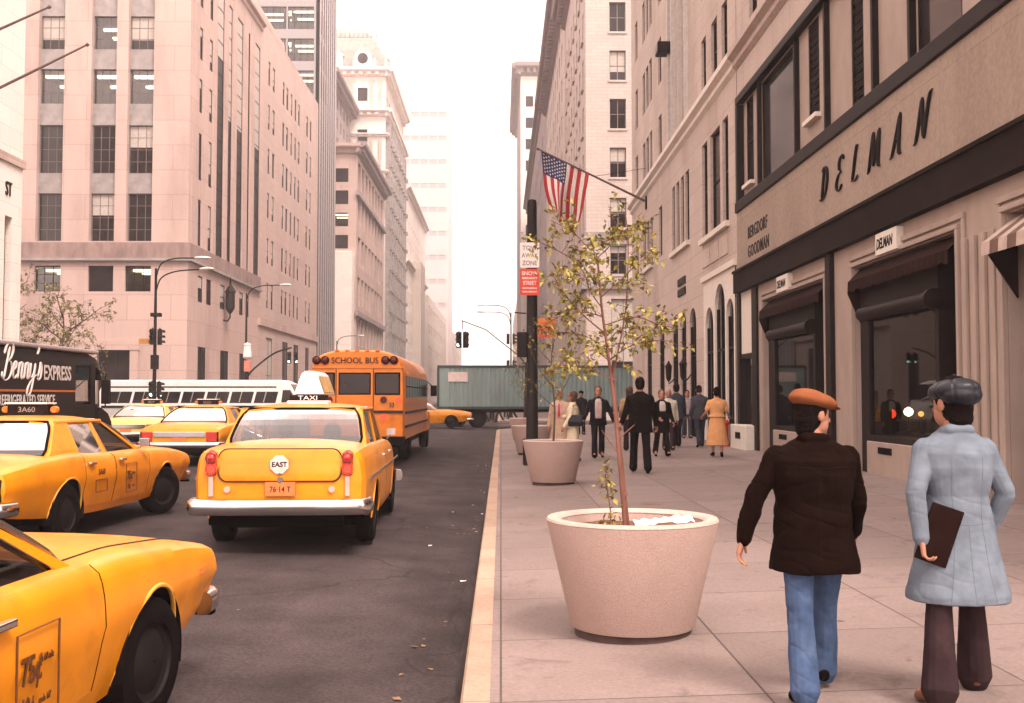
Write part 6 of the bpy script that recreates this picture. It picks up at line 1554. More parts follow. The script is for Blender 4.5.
sign(sx_ + .37, sy_ + .1, 3.17, .42, .25, M_SR, 'small red sign under the faded orange sign on the dark post', [('BUS', .1, .08, 1)], M_SW)
for z in (3.3, 3.55): MB().tube([(.1, .0, z - wz(.82)), (.55, -.05, z - wz(.82))], .012, 6).build('bracket', M_POST, ps)
# signal post at the crossing with arm over the avenue
cp = empty('traffic_signal', (1.25, 51.5, wz(1.2)), 0, 'traffic signal hanging on a thin arm over the avenue above the teal container', 'traffic signal', 'traffic signals at the crossing')
MB().lathe([(.2, 0), (.2, .3), (.1, .5), (.09, 3.2), (.05, 3.3)], 12, caps=True).build('pole', M_POST, cp, smooth=40)
MB().tube([(0, 0, 3.1), (-.3, 0, 3.55), (-2.0, 0, 4.9), (-3.2, 0, 5.35)], .03, 6).build('arm', M_POST, cp); MB().tube([(-3.15, 0, 5.35), (-3.15, 0, 4.9)], .025, 6).build('hanger', M_POST, cp)
for x, a in ((-3.32, -20), (-2.98, 25)): signal(cp, (x, 0, 4.0), R(a), 2 if a < 0 else 9)
fp2 = lamp_post(.75, 79, 8.0, [(-1, -.05, 8.0, 1.9), (-1, .1, 7.5, 1.9)], 'lamp post with twin arms and signals on the far right corner beyond the container', r=.08)
for z in (3.6, 5.6): signal(fp2, (-.22, -.1, z), R(0), 2 if z < 4 else 9); signal(fp2, (.2, 0, z), R(90), 9)
MB().box(.12, .7, -.03, .0, 4.6, 5.6).build('banner', mat('faded_banner', (.5, .36, .28), .7, var=.2), fp2)
# ------------------------------------------------------------------ people
HS = [1.0]
def ellipsoid(mb, c, r, n=16, rot=None):
    c = Vector(c); rings = []
    if rot: r = tuple(q * HS[0] for q in r)
    for i in range(n // 2 + 1):
        ph = -math.pi / 2 + math.pi * i / (n // 2)
        cz = max(math.cos(ph), .02); ring = []
        for k in range(n):
            t = 2 * math.pi * k / n; v = Vector((r[0] * cz * math.cos(t), r[1] * cz * math.sin(t), r[2] * math.sin(ph)))
            if rot: v = rot @ v
            ring.append(c + v)
        rings.append(ring)
    mb.rings(rings)
def cone(mb, p, q, r1, r2, n=14, flat=1.0):
    p, q = Vector(p), Vector(q); d = (q - p); L_ = d.length; d = d.normalized()
    ref = Vector((0, 1, 0)) if abs(d.y) < .8 else Vector((1, 0, 0))
    x = d.cross(ref).normalized(); y = d.cross(x); rings = []
    prof = [(-r1 * .95, .25 * r1), (-r1 * .7, r1 * .7), (0, r1), (L_ * .33, r1 + (r2 - r1) * .33), (L_ * .66, r1 + (r2 - r1) * .66), (L_, r2), (L_ + r2 * .7, r2 * .7), (L_ + r2 * .95, r2 * .25)]
    for h, rr_ in prof: rings.append([p + d * h + (x * math.cos(2 * math.pi * k / n) + y * math.sin(2 * math.pi * k / n) * flat) * rr_ for k in range(n)])
    mb.rings(rings)
def oval_loft(mb, rows, n=28, pw=.82):
    """rows: (z, cx, cy, rx, ry)"""
    rings = []
    for z, cx, cy, rx, ry in rows:
        ring = []
        for k in range(n):
            t = 2 * math.pi * k / n; c, s = math.cos(t), math.sin(t)
            ring.append((cx + rx * math.copysign(abs(c) ** pw, c), cy + ry * math.copysign(abs(s) ** pw, s), z))
        rings.append(ring)
    mb.rings(rings)
def fuse(mb, name, m, parent, vox, smooth_n=3, wrinkle=None, loc=(0, 0, 0)):
    me = mb.mesh('tmp', m); o = bpy.data.objects.new('tmp', me); COL.objects.link(o)
    r_ = o.modifiers.new('r', 'REMESH'); r_.mode = 'VOXEL'; r_.voxel_size = vox; r_.use_smooth_shade = True
    if smooth_n: s_ = o.modifiers.new('s', 'SMOOTH'); s_.iterations = smooth_n; s_.factor = .5
    me2 = eval_mesh(o); bpy.data.objects.remove(o); bpy.data.meshes.remove(me)
    me2.name = name
    if not me2.materials: me2.materials.append(m)
    if wrinkle:
        n = len(me2.vertices); co = np.empty(n * 3); me2.vertices.foreach_get('co', co); co = co.reshape(-1, 3)
        no = np.empty(n * 3); me2.vertices.foreach_get('normal', no); no = no.reshape(-1, 3)
        d = np.array([wrinkle(Vector(c)) for c in co]); co += no * d[:, None]
        me2.vertices.foreach_set('co', co.ravel()); me2.update()
    me2.polygons.foreach_set('use_smooth', [True] * len(me2.polygons))
    return link_mesh(name, me2, parent, loc)
def folds(amp, sx=7, sz=9, seed=0):
    def f(c):
        a = mnoise.noise((c.x * sx + seed, c.y * sx, c.z * sz)); b = mnoise.noise((c.x * sx * 2.3 + 5, c.y * sx * 2.3 + seed, c.z * sz * 1.7))
        c2 = mnoise.noise((c.x * sx * .8 + c.z * 3 + 9, c.y * sx * .8, c.z * sz * 1.3 + seed)); d2 = mnoise.noise((c.x * 14, c.y * 14 + seed, c.z * 22))
        return amp * (.75 * a - .30 * math.exp(-(c2 / .13) ** 2) + .32 * b + .1 * d2 + .1)
    return f
def rotx(a): return Matrix.Rotation(a, 3, 'X')
def dirv(swing, outw): return Vector((math.sin(outw), math.sin(swing) * math.cos(outw), -math.cos(swing) * math.cos(outw)))

def hand(mb, w, d, th, nrm, s=1.0, curl=.5):
    """w wrist, d along the forearm, th towards the thumb, nrm towards the palm side"""
    d = d.normalized(); th = (th - d * th.dot(d)).normalized(); nrm = (nrm - d * nrm.dot(d) - th * nrm.dot(th)).normalized()
    for o in (-.026, -.009, .009, .026): cone(mb, w + d * .005 * s + th * o * .7 * s, w + d * .085 * s + th * o * s, .0165 * s, .0135 * s, 8)
    for o, L_, r in ((-.030, .058, .0075), (-.0105, .074, .0082), (.0105, .080, .0084), (.030, .072, .0082)):
        b = w + d * .088 * s + th * o * s; c1 = curl * .8; c2 = curl * 1.7; c3 = curl * 2.4
        p1 = b + (d * math.cos(c1) + nrm * math.sin(c1) + th * o * 1.5) * L_ * .45 * s
        p2 = p1 + (d * math.cos(c2) + nrm * math.sin(c2)) * L_ * .32 * s; p3 = p2 + (d * math.cos(c3) + nrm * math.sin(c3)) * L_ * .25 * s
        cone(mb, b, p1, r * 1.1 * s, r * s, 8); cone(mb, p1, p2, r * s, r * .95 * s, 8); cone(mb, p2, p3, r * .95 * s, r * .8 * s, 8)
    b = w + d * .022 * s + th * .022 * s; p1 = b + (d * .62 + th * .7 + nrm * .3).normalized() * .042 * s; p2 = p1 + (d * .86 + th * .35 + nrm * .35).normalized() * .034 * s
    cone(mb, b, p1, .0135 * s, .0105 * s, 8); cone(mb, p1, p2, .0105 * s, .0085 * s, 8)

def person(label, loc, heading, H=1.75, hip=(20, -18), knee=(8, 12), sw=(-15, 15), outw=(8, 8), elb=(12, 12), armin=(0, 0), build=1.0, vox=.011, head_yaw=0, head_tilt=0,
           top=None, bottom=None, hair=(M_HAIRD, 'short'), hat=None, skin=M_SKIN, shoes=None, curl=.5, foot_turn=8, group=None, lean=0, face=True, folds_amp=.0, neck=.012, hs=1.0, legout=(0, 0)):
    """stands at loc facing heading degrees (0 = away from the camera), index 0 is the left side"""
    s = H / 1.75; root = empty('person', loc, R(heading), label, 'person', group)
    J = {}; lo = 9
    hipz = .93
    for i, sd in enumerate((-1, 1)):
        h = Vector((sd * .092 * min(build, 1.0) if build < 1.2 else sd * .095, 0, hipz)); a = R(hip[i]); k = h + Vector((sd * .012 + legout[i], math.sin(a), -math.cos(a))) * .44
        b = a - R(knee[i]); an = k + Vector((sd * .01 + legout[i], math.sin(b), -math.cos(b))) * .41
        J['hip', i], J['knee', i], J['ank', i] = h, k, an
        pitch = max(-.5, min(.9, -b * .8)) if b < 0 else -b * .5
        ft = Vector((math.sin(R(foot_turn)) * sd, math.cos(R(foot_turn)), 0))
        td = (ft * math.cos(pitch) - Vector((0, 0, math.sin(pitch)))).normalized()
        heel = an - td * .05 - Vector((0, 0, .055)) * math.cos(pitch) ; toe = an + td * .17 - Vector((0, 0, .062))
        J['heel', i], J['toe', i], J['td', i] = heel, toe, td
        lo = min(lo, heel.z - .03, toe.z - .026)
    up = Vector((0, 0, -lo)); LN = rotx(R(-lean))
    for k_ in list(J):
        if k_[0] != 'td': J[k_] = J[k_] + up
    base = Vector((0, 0, hipz)) + up
    def B(v): return base + LN @ (Vector(v) - Vector((0, 0, hipz)))       # upper body frame
    for i, sd in enumerate((-1, 1)):
        sh_ = B((sd * .172 * build, 0, 1.40)); d1 = LN @ dirv(R(sw[i]), R(outw[i]) * sd); el = sh_ + d1 * .285
        d2 = LN @ dirv(R(sw[i] + elb[i]), R(outw[i] - armin[i]) * sd); wr = el + d2 * .255
        J['sh', i], J['el', i], J['wr', i], J['fd', i] = sh_, el, wr, d2
    HD = Matrix.Rotation(R(head_yaw), 3, 'Z') @ rotx(R(-head_tilt)); hc = B((0, .014, 1.555 - neck))
    HS[0] = hs
    def Hd(v): return hc + HD @ (Vector(v) * hs)           # head frame: origin at the top of the neck
    # ---- body: one continuous surface
    mb = MB()
    for i, sd in enumerate((-1, 1)):
        cone(mb, J['hip', i], J['knee', i], .082, .056); cone(mb, J['knee', i], J['ank', i], .055, .036); cone(mb, J['ank', i], J['toe', i] + Vector((0, 0, .015)), .036, .026)
        cone(mb, J['heel', i] + Vector((0, 0, .03)), J['ank', i], .03, .034)
        cone(mb, J['sh', i] + Vector((-sd * .02, 0, -.02)), J['el', i], .045, .040); cone(mb, J['el', i], J['wr', i], .040, .027)
        th = Vector((0, 1, 0)) + Vector((-sd * .4, 0, 0)); hand(mb, J['wr', i], J['fd', i], th, Vector((-sd, 0, 0)), 1.05, curl)
    tb = MB(); oval_loft(tb, [(.86, 0, 0, .15 * build, .10), (.95, 0, 0, .165 * build, .115), (1.08, 0, 0, .14 * build, .10), (1.28, 0, 0, .17 * build, .115), (1.40, 0, 0, .175 * build, .10), (1.46, 0, 0, .10, .07), (1.50, 0, .0, .06, .06)], 20, 1)
    tb.v = [tuple(B(v)) for v in tb.v]; mb.add(tb.v, tb.f)
    cone(mb, B((0, -.005, 1.44)), Hd((0, -.005, .02)), .062, .056)
    ellipsoid(mb, Hd((0, .0, .125)), (.074, .094, .105), 20, HD); ellipsoid(mb, Hd((0, .035, .06)), (.058, .062, .07), 16, HD)
    cone(mb, Hd((0, .088, .115)), Hd((0, .108, .082)), .010, .015, 8)
    ellipsoid(mb, Hd((0, .085, .03)), (.02, .014, .016), 10, HD); ellipsoid(mb, Hd((0, .088, .048)), (.024, .012, .012), 10, HD)
    for sd in (-1, 1): ellipsoid(mb, Hd((sd * .077, .0, .105)), (.011, .022, .034), 10, HD)
    fuse(mb, 'body', skin, root, vox, 2)
    if face:
        for sd in (-1, 1):
            e = MB(); ellipsoid(e, Hd((sd * .031, .083, .125)), (.014, .009, .009), 10, HD); e.build('eye', M_INK, root, smooth=60)
        e = MB(); ellipsoid(e, Hd((0, .096, .048)), (.02, .006, .006), 10, HD); e.build('mouth', mat('lips', (.25, .08, .07), .5), root, smooth=60)
    # ---- hair
    hm, style = hair
    if style != 'bald':
        mb = MB(); ellipsoid(mb, Hd((0, -.018, .142)), (.084, .095, .105), 20, HD); ellipsoid(mb, Hd((0, -.03, .09)), (.078, .075, .085), 18, HD)
        for sd in (-1, 1): ellipsoid(mb, Hd((sd * .072, .0, .135)), (.012, .04, .05), 12, HD)
        if style == 'long': ellipsoid(mb, Hd((0, -.035, .05)), (.095, .07, .12), 18, HD); ellipsoid(mb, Hd((0, -.04, .14)), (.1, .1, .11), 18, HD)
        if style == 'nape': ellipsoid(mb, Hd((0, -.045, .05)), (.07, .05, .075), 16, HD)
        hr = fuse(mb, 'hair', hm, root, vox, 2, folds(.006, 25, 25, 3))
        # clear the face
        bm = bmesh.new(); bm.from_mesh(hr.data); inv = HD.transposed(); kill = [v for v in bm.verts if (lambda q: q.y > .055 and q.z < .185 or (q.y > .02 and q.z < .09))((inv @ (v.co - hc)) / hs)]
        bmesh.ops.delete(bm, geom=kill, context='VERTS'); bm.to_mesh(hr.data); bm.free()
    if hat: hat(root, Hd, HD, vox)
    # ---- bottoms
    bt = bottom or dict(kind='trousers', m=M_COATD)
    if bt['kind'] == 'trousers':
        mb = MB(); fl = bt.get('flare', .078); w_ = bt.get('w', 1.0)
        oval_loft(mb, [(.80 + up.z, 0, .0, .12 * build, .10), (.86 + up.z, 0, -.008, .168 * build, .128), (.92 + up.z, 0, -.008, .166 * build, .122), (1.0 + up.z, 0, 0, .140 * build, .105), (1.03 + up.z, 0, 0, .135 * build, .10)], 24, .95)
        for i, sd in enumerate((-1, 1)):
            h, k, an = J['hip', i], J['knee', i], J['ank', i]
            cone(mb, h + Vector((0, -.01, -.02)), k, .097 * w_, .074 * w_); e = an + (an - k).normalized() * .035
            cone(mb, k, e, .073 * w_, fl)
        fuse(mb, 'trousers', bt['m'], root, vox, 2, folds((folds_amp or .006) * .65, 10, 5, 2))
    elif bt['kind'] == 'skirt':
        mb = MB(); zb_ = bt['hem']; f = bt.get('flare', .24)
        oval_loft(mb, [(zb_ + up.z, 0, 0, f, f * .8), ((zb_ + .95) / 2 + up.z, 0, -.01, (f + .17) / 2 + .01, (f * .8 + .13) / 2 + .01), (.94 + up.z, 0, -.01, .175 * build, .135), (1.08 + up.z, 0, 0, .135 * build, .105)], 30, .95)
        fuse(mb, 'skirt', bt['m'], root, vox, 2, folds(.012, 9, 2, 4))
    # ---- shoes
    for i in (0, 1):
        mb = MB(); hl, t_, td = J['heel', i], J['toe', i], J['td', i]
        cone(mb, hl + Vector((0, 0, .012)), t_ + Vector((0, 0, .0)), .040, .036, 12); cone(mb, hl + Vector((0, 0, .03)), J['ank', i] + Vector((0, .01, -.01)), .042, .042, 12)
        x = td.cross(Vector((0, 0, 1))).normalized()
        if bt['kind'] == 'skirt': cone(mb, hl, hl - Vector((0, 0, .02)), .02, .016, 8)
        fuse(mb, 'shoe', shoes or M_BLACK, root, max(vox * .8, .007), 1)
    # ---- top
    tp = top or dict(m=M_COATD)
    hem = tp.get('hem', .80); b = build; mb = MB(); fl = tp.get('flare', 1.0)
    wst = tp.get('waist', 1.0)
    rows = [(hem, 0, -.005, .198 * b * fl, .145 * b * fl), (hem + .04, 0, -.005, .197 * b * fl, .146 * b * fl)]
    if hem < .8: rows.append(((hem + .98) / 2, 0, -.005, .190 * b * (fl + 1) / 2, .142 * b * (fl + 1) / 2))
    rows += [(.98 if hem < .94 else hem + .06, 0, -.004, max(.182 * wst, .192 if hem < .7 else 0) * b, .140 * b), (1.12, 0, -.0, .175 * b * wst, .135 * b), (1.28, 0, -.006, .198 * b, .145 * b), (1.36, 0, -.008, .206 * b, .130 * b), (1.41, 0, -.006, .186 * b, .112), (1.45, 0, -.004, .136 * b, .095), (1.485, 0, 0, .092, .08), (1.51, 0, -.005, .074, .07)]
    t2 = MB(); oval_loft(t2, rows, 32, .92); t2.v = [tuple(B(v)) for v in t2.v]; mb.add(t2.v, t2.f)
    for i, sd in enumerate((-1, 1)):
        S_, E_, W_ = J['sh', i], J['el', i], J['wr', i]
        if tp.get('sleeve', 'long') == 'long':
            cone(mb, S_ + Vector((-sd * .012, 0, -.020)), E_, .072 * tp.get('sl', 1), .059 * tp.get('sl', 1)); cone(mb, E_, W_ - J['fd', i] * .0, .059 * tp.get('sl', 1), .049 * tp.get('sl', 1))
        else: cone(mb, S_ + Vector((-sd * .015, 0, -.01)), S_ + (E_ - S_) * .7, .072, .068)
    if tp.get('collar'):
        cone(mb, B((-.055, -.055, 1.492)), B((.055, -.055, 1.492)), .034, .034); cone(mb, B((-.075, -.04, 1.485)), B((-.05, .06, 1.46)), .026, .022); cone(mb, B((.075, -.04, 1.485)), B((.05, .06, 1.46)), .026, .022)
    fuse(mb, tp.get('name', 'jacket'), tp['m'], root, vox, 3, folds(folds_amp or .005, 6, 8, 7))
    if tp.get('shirt'):
        z0 = tp.get('shirt_z', 1.05)
        mb = MB(); oval_loft(mb, [(z0, 0, .120 * b, .07 * b, .03), (1.25, 0, .128 * b, .08 * b, .03), (1.38, 0, .112 * b, .075 * b, .03), (1.47, 0, .06, .06, .03)], 16); mb.v = [tuple(B(v)) for v in mb.v]
        fuse(mb, 'shirt', tp['shirt'], root, vox, 1)
        if tp.get('tie'):
            mb = MB(); mb.add([tuple(B(v)) for v in ((-.012, .145 * b, 1.42), (.012, .145 * b, 1.42), (.03, .160 * b + .006, z0 + .08), (0, .160 * b + .006, z0 + .03), (-.03, .160 * b + .006, z0 + .08))], [(0, 1, 2, 3, 4)])
            mb.build('tie', tp['tie'], root)
    root.scale = (s, s, s); root['_J'] = 0; del root['_J']
    return root, J, B, Hd, HD
def cloth(name, col, var=.15, rough=.85, bump=.25, bscale=220, sheen=0, **k): return mat(name, col, rough, var=var, scale=9, bump=bump, bscale=bscale, spec=.05, **k)

# ---- the two walkers close to the camera
M_BROWNJ = cloth('brown_corduroy', (.0065, .0023, .0014), .22, .9, .4, 260)
M_JEAN = cloth('blue_jeans', (.05, .082, .155), .3, .9, .35, 300, stain=.45, staincol=(.11, .15, .23), sscale=6)
M_CAP = cloth('tan_cap', (.185, .063, .026), .12, .85)
M_DENIM = cloth('pale_denim', (.135, .165, .20), .22, .9, .3, 300, stain=.4, staincol=(.12, .14, .17), sscale=5)
M_SLACK = cloth('dark_slacks', (.028, .016, .018), .25)
M_LEATH = mat('navy_leather', (.010, .012, .018), .45, var=.25, scale=10, coat=.05, bump=.2, bscale=20)
def flat_cap(root, Hd, HD, vox):
    mb = MB(); ellipsoid(mb, Hd((0, -.004, .185)), (.112, .140, .052), 24, HD @ rotx(R(-7))); ellipsoid(mb, Hd((0, -.03, .205)), (.100, .10, .042), 20, HD @ rotx(R(-8))); ellipsoid(mb, Hd((0, .07, .180)), (.088, .075, .028), 18, HD @ rotx(R(-16)))
    fuse(mb, 'flat_cap', M_CAP, root, .006, 4, folds(.002, 20, 20))
    mb = MB(); ellipsoid(mb, Hd((0, .118, .158)), (.068, .045, .008), 16, HD @ rotx(R(-16))); mb.build('cap_brim', M_CAP, root, smooth=60)
def baker_cap(root, Hd, HD, vox):
    mb = MB(); ellipsoid(mb, Hd((0, -.014, .172)), (.112, .130, .060), 24, HD @ rotx(R(-6))); ellipsoid(mb, Hd((0, -.055, .150)), (.106, .09, .062), 20, HD)
    ellipsoid(mb, Hd((0, -.02, .135)), (.090, .104, .034), 20, HD)
    def seams(c):
        q = HD.transposed() @ (c - Hd((0, 0, .18))); a = math.atan2(q.y, q.x); return -.006 * max(0, math.cos(a * 8)) ** 8 + .003 * mnoise.noise(c * 18)
    fuse(mb, 'leather_cap', M_LEATH, root, .006, 4, seams)
    MB().lathe([(.012, 0), (.010, .01), (.002, .013)], 10, caps=True).build('cap_button', M_LEATH, root, Hd((0, -.02, .242)))
    mb = MB(); ellipsoid(mb, Hd((0, .115, .135)), (.07, .05, .010), 16, HD @ rotx(R(-14))); mb.build('cap_brim', M_LEATH, root, smooth=60)
P1X, P1Y = 1.645, 5.55
p1, J1, B1, Hd1, HD1 = person('person in orange tan flat cap, dark brown jacket and blue jeans walking away, looking right', (P1X, P1Y, wz(P1X)), -3, 1.575, hip=(-10, 20), knee=(6, 8), sw=(-6, 12), outw=(27, 12), elb=(10, 22), armin=(12, 10), neck=.045, hs=1.08, build=1.24, vox=.0055,
    head_yaw=-66, head_tilt=4, top=dict(m=M_BROWNJ, hem=.72, flare=1.06, collar=True, sl=1.0), bottom=dict(kind='trousers', m=M_JEAN, flare=.085, w=1.02), hair=(M_HAIRD, 'nape'), hat=flat_cap, folds_amp=.013, curl=.55)
P2X, P2Y = 2.38, 5.5
p2, J2, B2, Hd2, HD2 = person('person in pale denim knee length coat and shiny navy leather cap holding a dark folder', (P2X, P2Y, wz(P2X)), 2, 1.605, hip=(-12, 12), knee=(4, 4), sw=(-18, -6), outw=(17, 19), elb=(10, 26), armin=(20, 34), neck=.045, hs=1.18, legout=(-.12, .07), build=1.07, vox=.0055,
    head_yaw=24, head_tilt=2, top=dict(m=M_DENIM, hem=.53, flare=1.36, waist=.93, collar=True, name='coat', sl=.94), bottom=dict(kind='trousers', m=M_SLACK, flare=.098, w=.94), hair=(M_HAIRD, 'nape'), hat=baker_cap, folds_amp=.0065, curl=.95, foot_turn=14,
    shoes=mat('brown_shoe', (.14, .06, .035), .4))
# coat seams and belt line
def in_p(p, v):
    s = p.scale.x; return p.matrix_basis @ Vector(v)
# seams stitched into the two near coats: projected onto the cloth from behind
from mathutils.bvhtree import BVHTree
def seams(root, part, lines, r, m):
    co = [c for c in root.children if c.name.split('.')[0] == part][0]; me = co.data
    bvh = BVHTree.FromPolygons([v.co for v in me.vertices], [p.vertices for p in me.polygons])
    for ln in lines:
        pts = []
        for p in smooth_path([(a, 0, b) for a, b in ln], 10):
            h = bvh.ray_cast(Vector((p.x, -1, p.z)), Vector((0, 1, 0)))
            if h[0]: pts.append(h[0] + Vector((0, .0005, 0)))
        if len(pts) > 3: MB().tube(pts, r, 5).build('seam', m, root)
M_SEAMD = mat('denim_seam', (.10, .115, .135), .9); M_SEAMB = mat('corduroy_seam', (.008, .003, .002), .9)
seams(p2, 'coat', [[(-.16, 1.0), (0, .985), (.16, 1.0)], [(-.09, 1.36), (-.085, 1.2), (-.08, 1.0), (-.10, .75), (-.13, .56)], [(.09, 1.36), (.085, 1.2), (.08, 1.0), (.10, .75), (.13, .56)], [(.0, .98), (.0, .75), (.005, .56)], [(-.2, .56), (0, .553), (.2, .56)]], .002, M_SEAMD)
seams(p1, 'jacket', [[(-.2, 1.36), (0, 1.345), (.2, 1.36)], [(0, 1.34), (0, 1.1), (0, .76)], [(-.2, .745), (0, .74), (.2, .745)]], .002, M_SEAMB)
# folder under the arm
hw_ = (Matrix.Translation(p2.location) @ Matrix.Rotation(p2.rotation_euler.z, 4, 'Z') @ Matrix.Diagonal((p2.scale.x,) * 3).to_4x4()) @ (J2['wr', 0] + J2['fd', 0] * .08)
fo_ = empty('folder', hw_ + Vector((.075, -.005, .095)), 0, 'dark brown folder held against the left side of the pale denim coat', 'folder')
M_FOLD = cloth('brown_leatherette', (.012, .004, .003), .2, .6)
FR = (R(-2), R(19), R(-12))
MB().box(-.075, .075, -.014, -.004, -.15, .15).box(-.075, .075, .004, .014, -.15, .15).box(.073, .083, -.014, .014, -.15, .15).build('cover', M_FOLD, fo_, bevel=.004).rotation_euler = FR
MB().box(-.07, .072, -.003, .003, -.145, .145).build('papers', M_WHITE, fo_).rotation_euler = FR

# ---- walkers farther along the pavement
def at(px, Y): return (px - 501) / 1050 * Y
M_BLK = cloth('black_suit', (.006, .0042, .004)); M_NAVY = cloth('navy_suit', (.012, .010, .013)); M_BLUEG = cloth('blue_grey_suit', (.035, .04, .055)); M_GREYS = cloth('slate_suit', (.045, .045, .055))
M_SHIRT = cloth('white_shirt', (.46, .40, .38), .05); M_BEIGE_C = cloth('beige_coat', (.52, .36, .25)); M_TANJ = cloth('tan_jacket', (.33, .22, .12)); M_YDR = cloth('yellow_dress', (.58, .29, .125), .1); M_CRM = cloth('cream_jacket', (.66, .56, .40)); M_PINKSH = cloth('pink_shirt', (.55, .32, .28))
M_LTJ = cloth('light_jacket', (.55, .50, .42)); M_GREYD = cloth('grey_dress', (.30, .25, .25)); M_REDT = mat('red_tie', (.35, .03, .03), .6)
M_SKIN2 = mat('ruddy_skin', (.40, .19, .13), .5, var=.08); M_HAIRG = mat('grey_hair', (.30, .25, .22), .6, var=.2); M_HAIRB = mat('brown_hair', (.07, .035, .02), .6, var=.2)
G = None
def walk(label, px, Y, heading, H, **k):
    k.setdefault('build', 1.13); k.setdefault('hs', 1.09); k.setdefault('neck', .03)
    x = at(px, Y); return person(label, (x, Y, wz(x)), heading, H, **k)
walk('man in black suit walking away mid pavement, nearest of the distant walkers', 640, 21.4, 0, 1.90, hip=(17, -14), knee=(6, 10), top=dict(m=M_BLK, hem=.74, shirt=None), bottom=dict(kind='trousers', m=M_BLK), vox=.010, build=1.2, sw=(-8, 8), outw=(14, 12), elb=(40, 12))
walk('man with open dark jacket, white shirt and tie walking towards the camera', 598, 26.8, 178, 1.80, hip=(-16, 20), knee=(16, 6), top=dict(m=M_NAVY, hem=.82, shirt=M_SHIRT, tie=M_PINKSH, shirt_z=.98), bottom=dict(kind='trousers', m=M_NAVY), hair=(M_HAIRB, 'short'), skin=M_SKIN2, outw=(22, 20), elb=(20, 20))
walk('man in long beige coat with red tie standing beside the cream jacket woman', 560, 25.6, 168, 1.74, hip=(3, -3), knee=(2, 2), sw=(2, 2), top=dict(m=M_BEIGE_C, hem=.48, flare=1.1, shirt=M_PINKSH, tie=M_REDT), bottom=dict(kind='trousers', m=M_SLACK), hair=(M_HAIRG, 'bald'), skin=M_SKIN2)
wq = walk('woman in cream jacket and pale skirt with dark shoulder bag beside the beige coat man', 572.5, 25.2, 80, 1.66, hip=(6, -6), knee=(2, 4), sw=(10, 26), elb=(20, 60), top=dict(m=M_CRM, hem=.86, collar=True), bottom=dict(kind='skirt', m=M_CRM, hem=.42, flare=.2), hair=(M_HAIRB, 'long'))
bx_, by_ = at(575.5, 25.0), 24.98
hb = empty('handbag', (bx_, by_, wz(bx_) + .88), 0, 'dark shoulder bag hanging at the cream jacket woman\'s side', 'handbag'); MB().rings([[(-.17, -.05, 0), (.17, -.05, 0), (.17, .05, 0), (-.17, .05, 0)], [(-.19, -.07, .1), (.19, -.07, .1), (.19, .07, .1), (-.19, .07, .1)], [(-.14, -.03, .27), (.14, -.03, .27), (.14, .03, .27), (-.14, .03, .27)]]).build('bag', M_LEATH, hb, bevel=.02); MB().tube([(-.12, 0, .26), (-.06, 0, .5), (.06, 0, .5), (.12, 0, .26)], .012).build('strap', M_LEATH, hb)
def beanie(root, Hd, HD, vox):
    mb = MB(); ellipsoid(mb, Hd((0, -.005, .18)), (.1, .115, .06), 18, HD); mb.build('cap', M_NAVY, root, smooth=60)
walk('man in dark coat and cap standing between the couple and the white shirt man', 581, 43, 175, 1.74, hip=(2, -2), knee=(1, 1), top=dict(m=M_NAVY, hem=.6), bottom=dict(kind='trousers', m=M_NAVY), hat=beanie)
wl = walk('woman with tan jacket over her arm walking away just left of the black suit man', 629.5, 29.6, -8, 1.76, hip=(12, -10), knee=(5, 6), elb=(70, 20), sw=(-10, 5), top=dict(m=M_TANJ, hem=.86), bottom=dict(kind='trousers', m=M_SLACK), hair=(M_HAIRB, 'long'))
walk('man in dark suit and pale shirt walking towards camera right of the black suit man', 661.5, 26.6, 184, 1.66, hip=(20, -14), knee=(6, 16), top=dict(m=M_BLK, hem=.62, shirt=M_SHIRT, shirt_z=1.2), bottom=dict(kind='trousers', m=M_BLK), hair=(M_HAIRB, 'short'), skin=M_SKIN2, elb=(30, 55), sw=(8, 8), armin=(0, 30))
walk('person in light jacket half hidden behind the dark suit man with pale shirt', 668.5, 29.4, 176, 1.66, hip=(8, -8), knee=(3, 6), top=dict(m=M_LTJ, hem=.80), bottom=dict(kind='trousers', m=M_SLACK), hair=(M_HAIRG, 'short'))
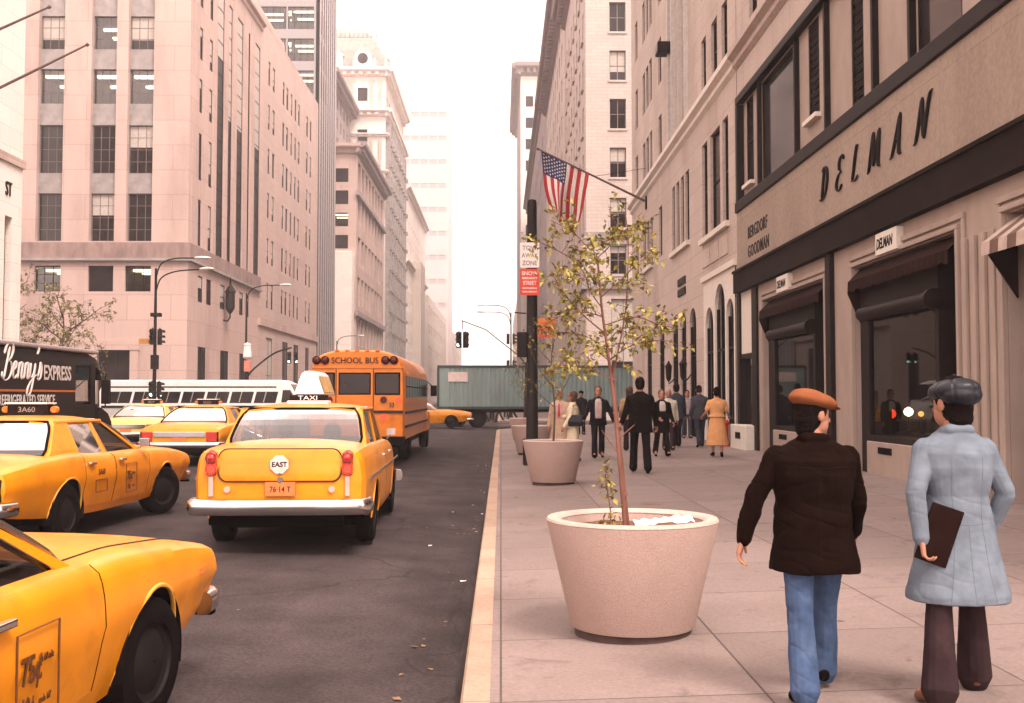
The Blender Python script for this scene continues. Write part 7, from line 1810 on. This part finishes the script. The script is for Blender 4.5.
walk('man in blue grey suit walking away beside the store wall', 676.5, 31.0, 2, 1.83, hip=(-16, 18), knee=(12, 6), top=dict(m=M_BLUEG, hem=.78), bottom=dict(kind='trousers', m=M_NAVY), build=1.15)
walk('woman in pale top and dark trousers coming towards the camera between the blue grey suits', 687, 36.5, 180, 1.62, hip=(8, -8), knee=(3, 5), top=dict(m=M_GREYD, hem=.88), bottom=dict(kind='trousers', m=M_BLUEG), hair=(M_HAIRD, 'long'))
walk('man in slate suit with bowed head walking away just left of the yellow dress woman', 700, 30.6, 4, 1.76, hip=(-14, 17), knee=(14, 6), top=dict(m=M_GREYS, hem=.78), bottom=dict(kind='trousers', m=M_BLUEG), head_tilt=22, lean=5, elb=(50, 50))
walk('woman in long yellow belted dress walking away beside the arched entrance', 717, 25.8, -6, 1.66, hip=(7, -7), knee=(3, 4), elb=(75, 75), sw=(-8, -4), outw=(16, 14), top=dict(m=M_YDR, hem=1.0, waist=.92, name='bodice', sleeve='short'), bottom=dict(kind='skirt', m=M_YDR, hem=.28, flare=.29), hair=(M_HAIRD, 'short'))
# far pedestrians at the crossing, seen under the container
cols = [('dark coat', M_BLK), ('pale dress', M_CRM), ('pink shirt', M_PINKSH), ('grey suit', M_GREYS), ('white shirt', M_SHIRT), ('beige coat', M_BEIGE_C), ('navy suit', M_NAVY)]
for i, ((nm, m_), px) in enumerate(zip(cols, (473, 479, 484, 492, 499, 506, 512))):
    Y = (74, 77, 73, 76, 73.5, 78, 75)[i]
    x = at(px, Y)
    person('tiny pedestrian in %s on the crossing, glimpsed under the teal container' % nm, (x, Y, wz(x) if x > 0 and Y > 72.4 else road_z(x) if x < -.2 else -.03), 180 if i % 2 else 90, 1.72, top=dict(m=m_, hem=.8), bottom=dict(kind='trousers', m=M_SLACK if i % 3 else M_BLK), vox=.02, face=False, group='pedestrians at the crossing')
q = at(150, 46); person('person in dark clothes standing by the left lamp post behind the taxis', (q, 46, road_z(q)), 160, 1.75, top=dict(m=M_COATD, hem=.75), bottom=dict(kind='trousers', m=M_BLK), vox=.018, face=False)
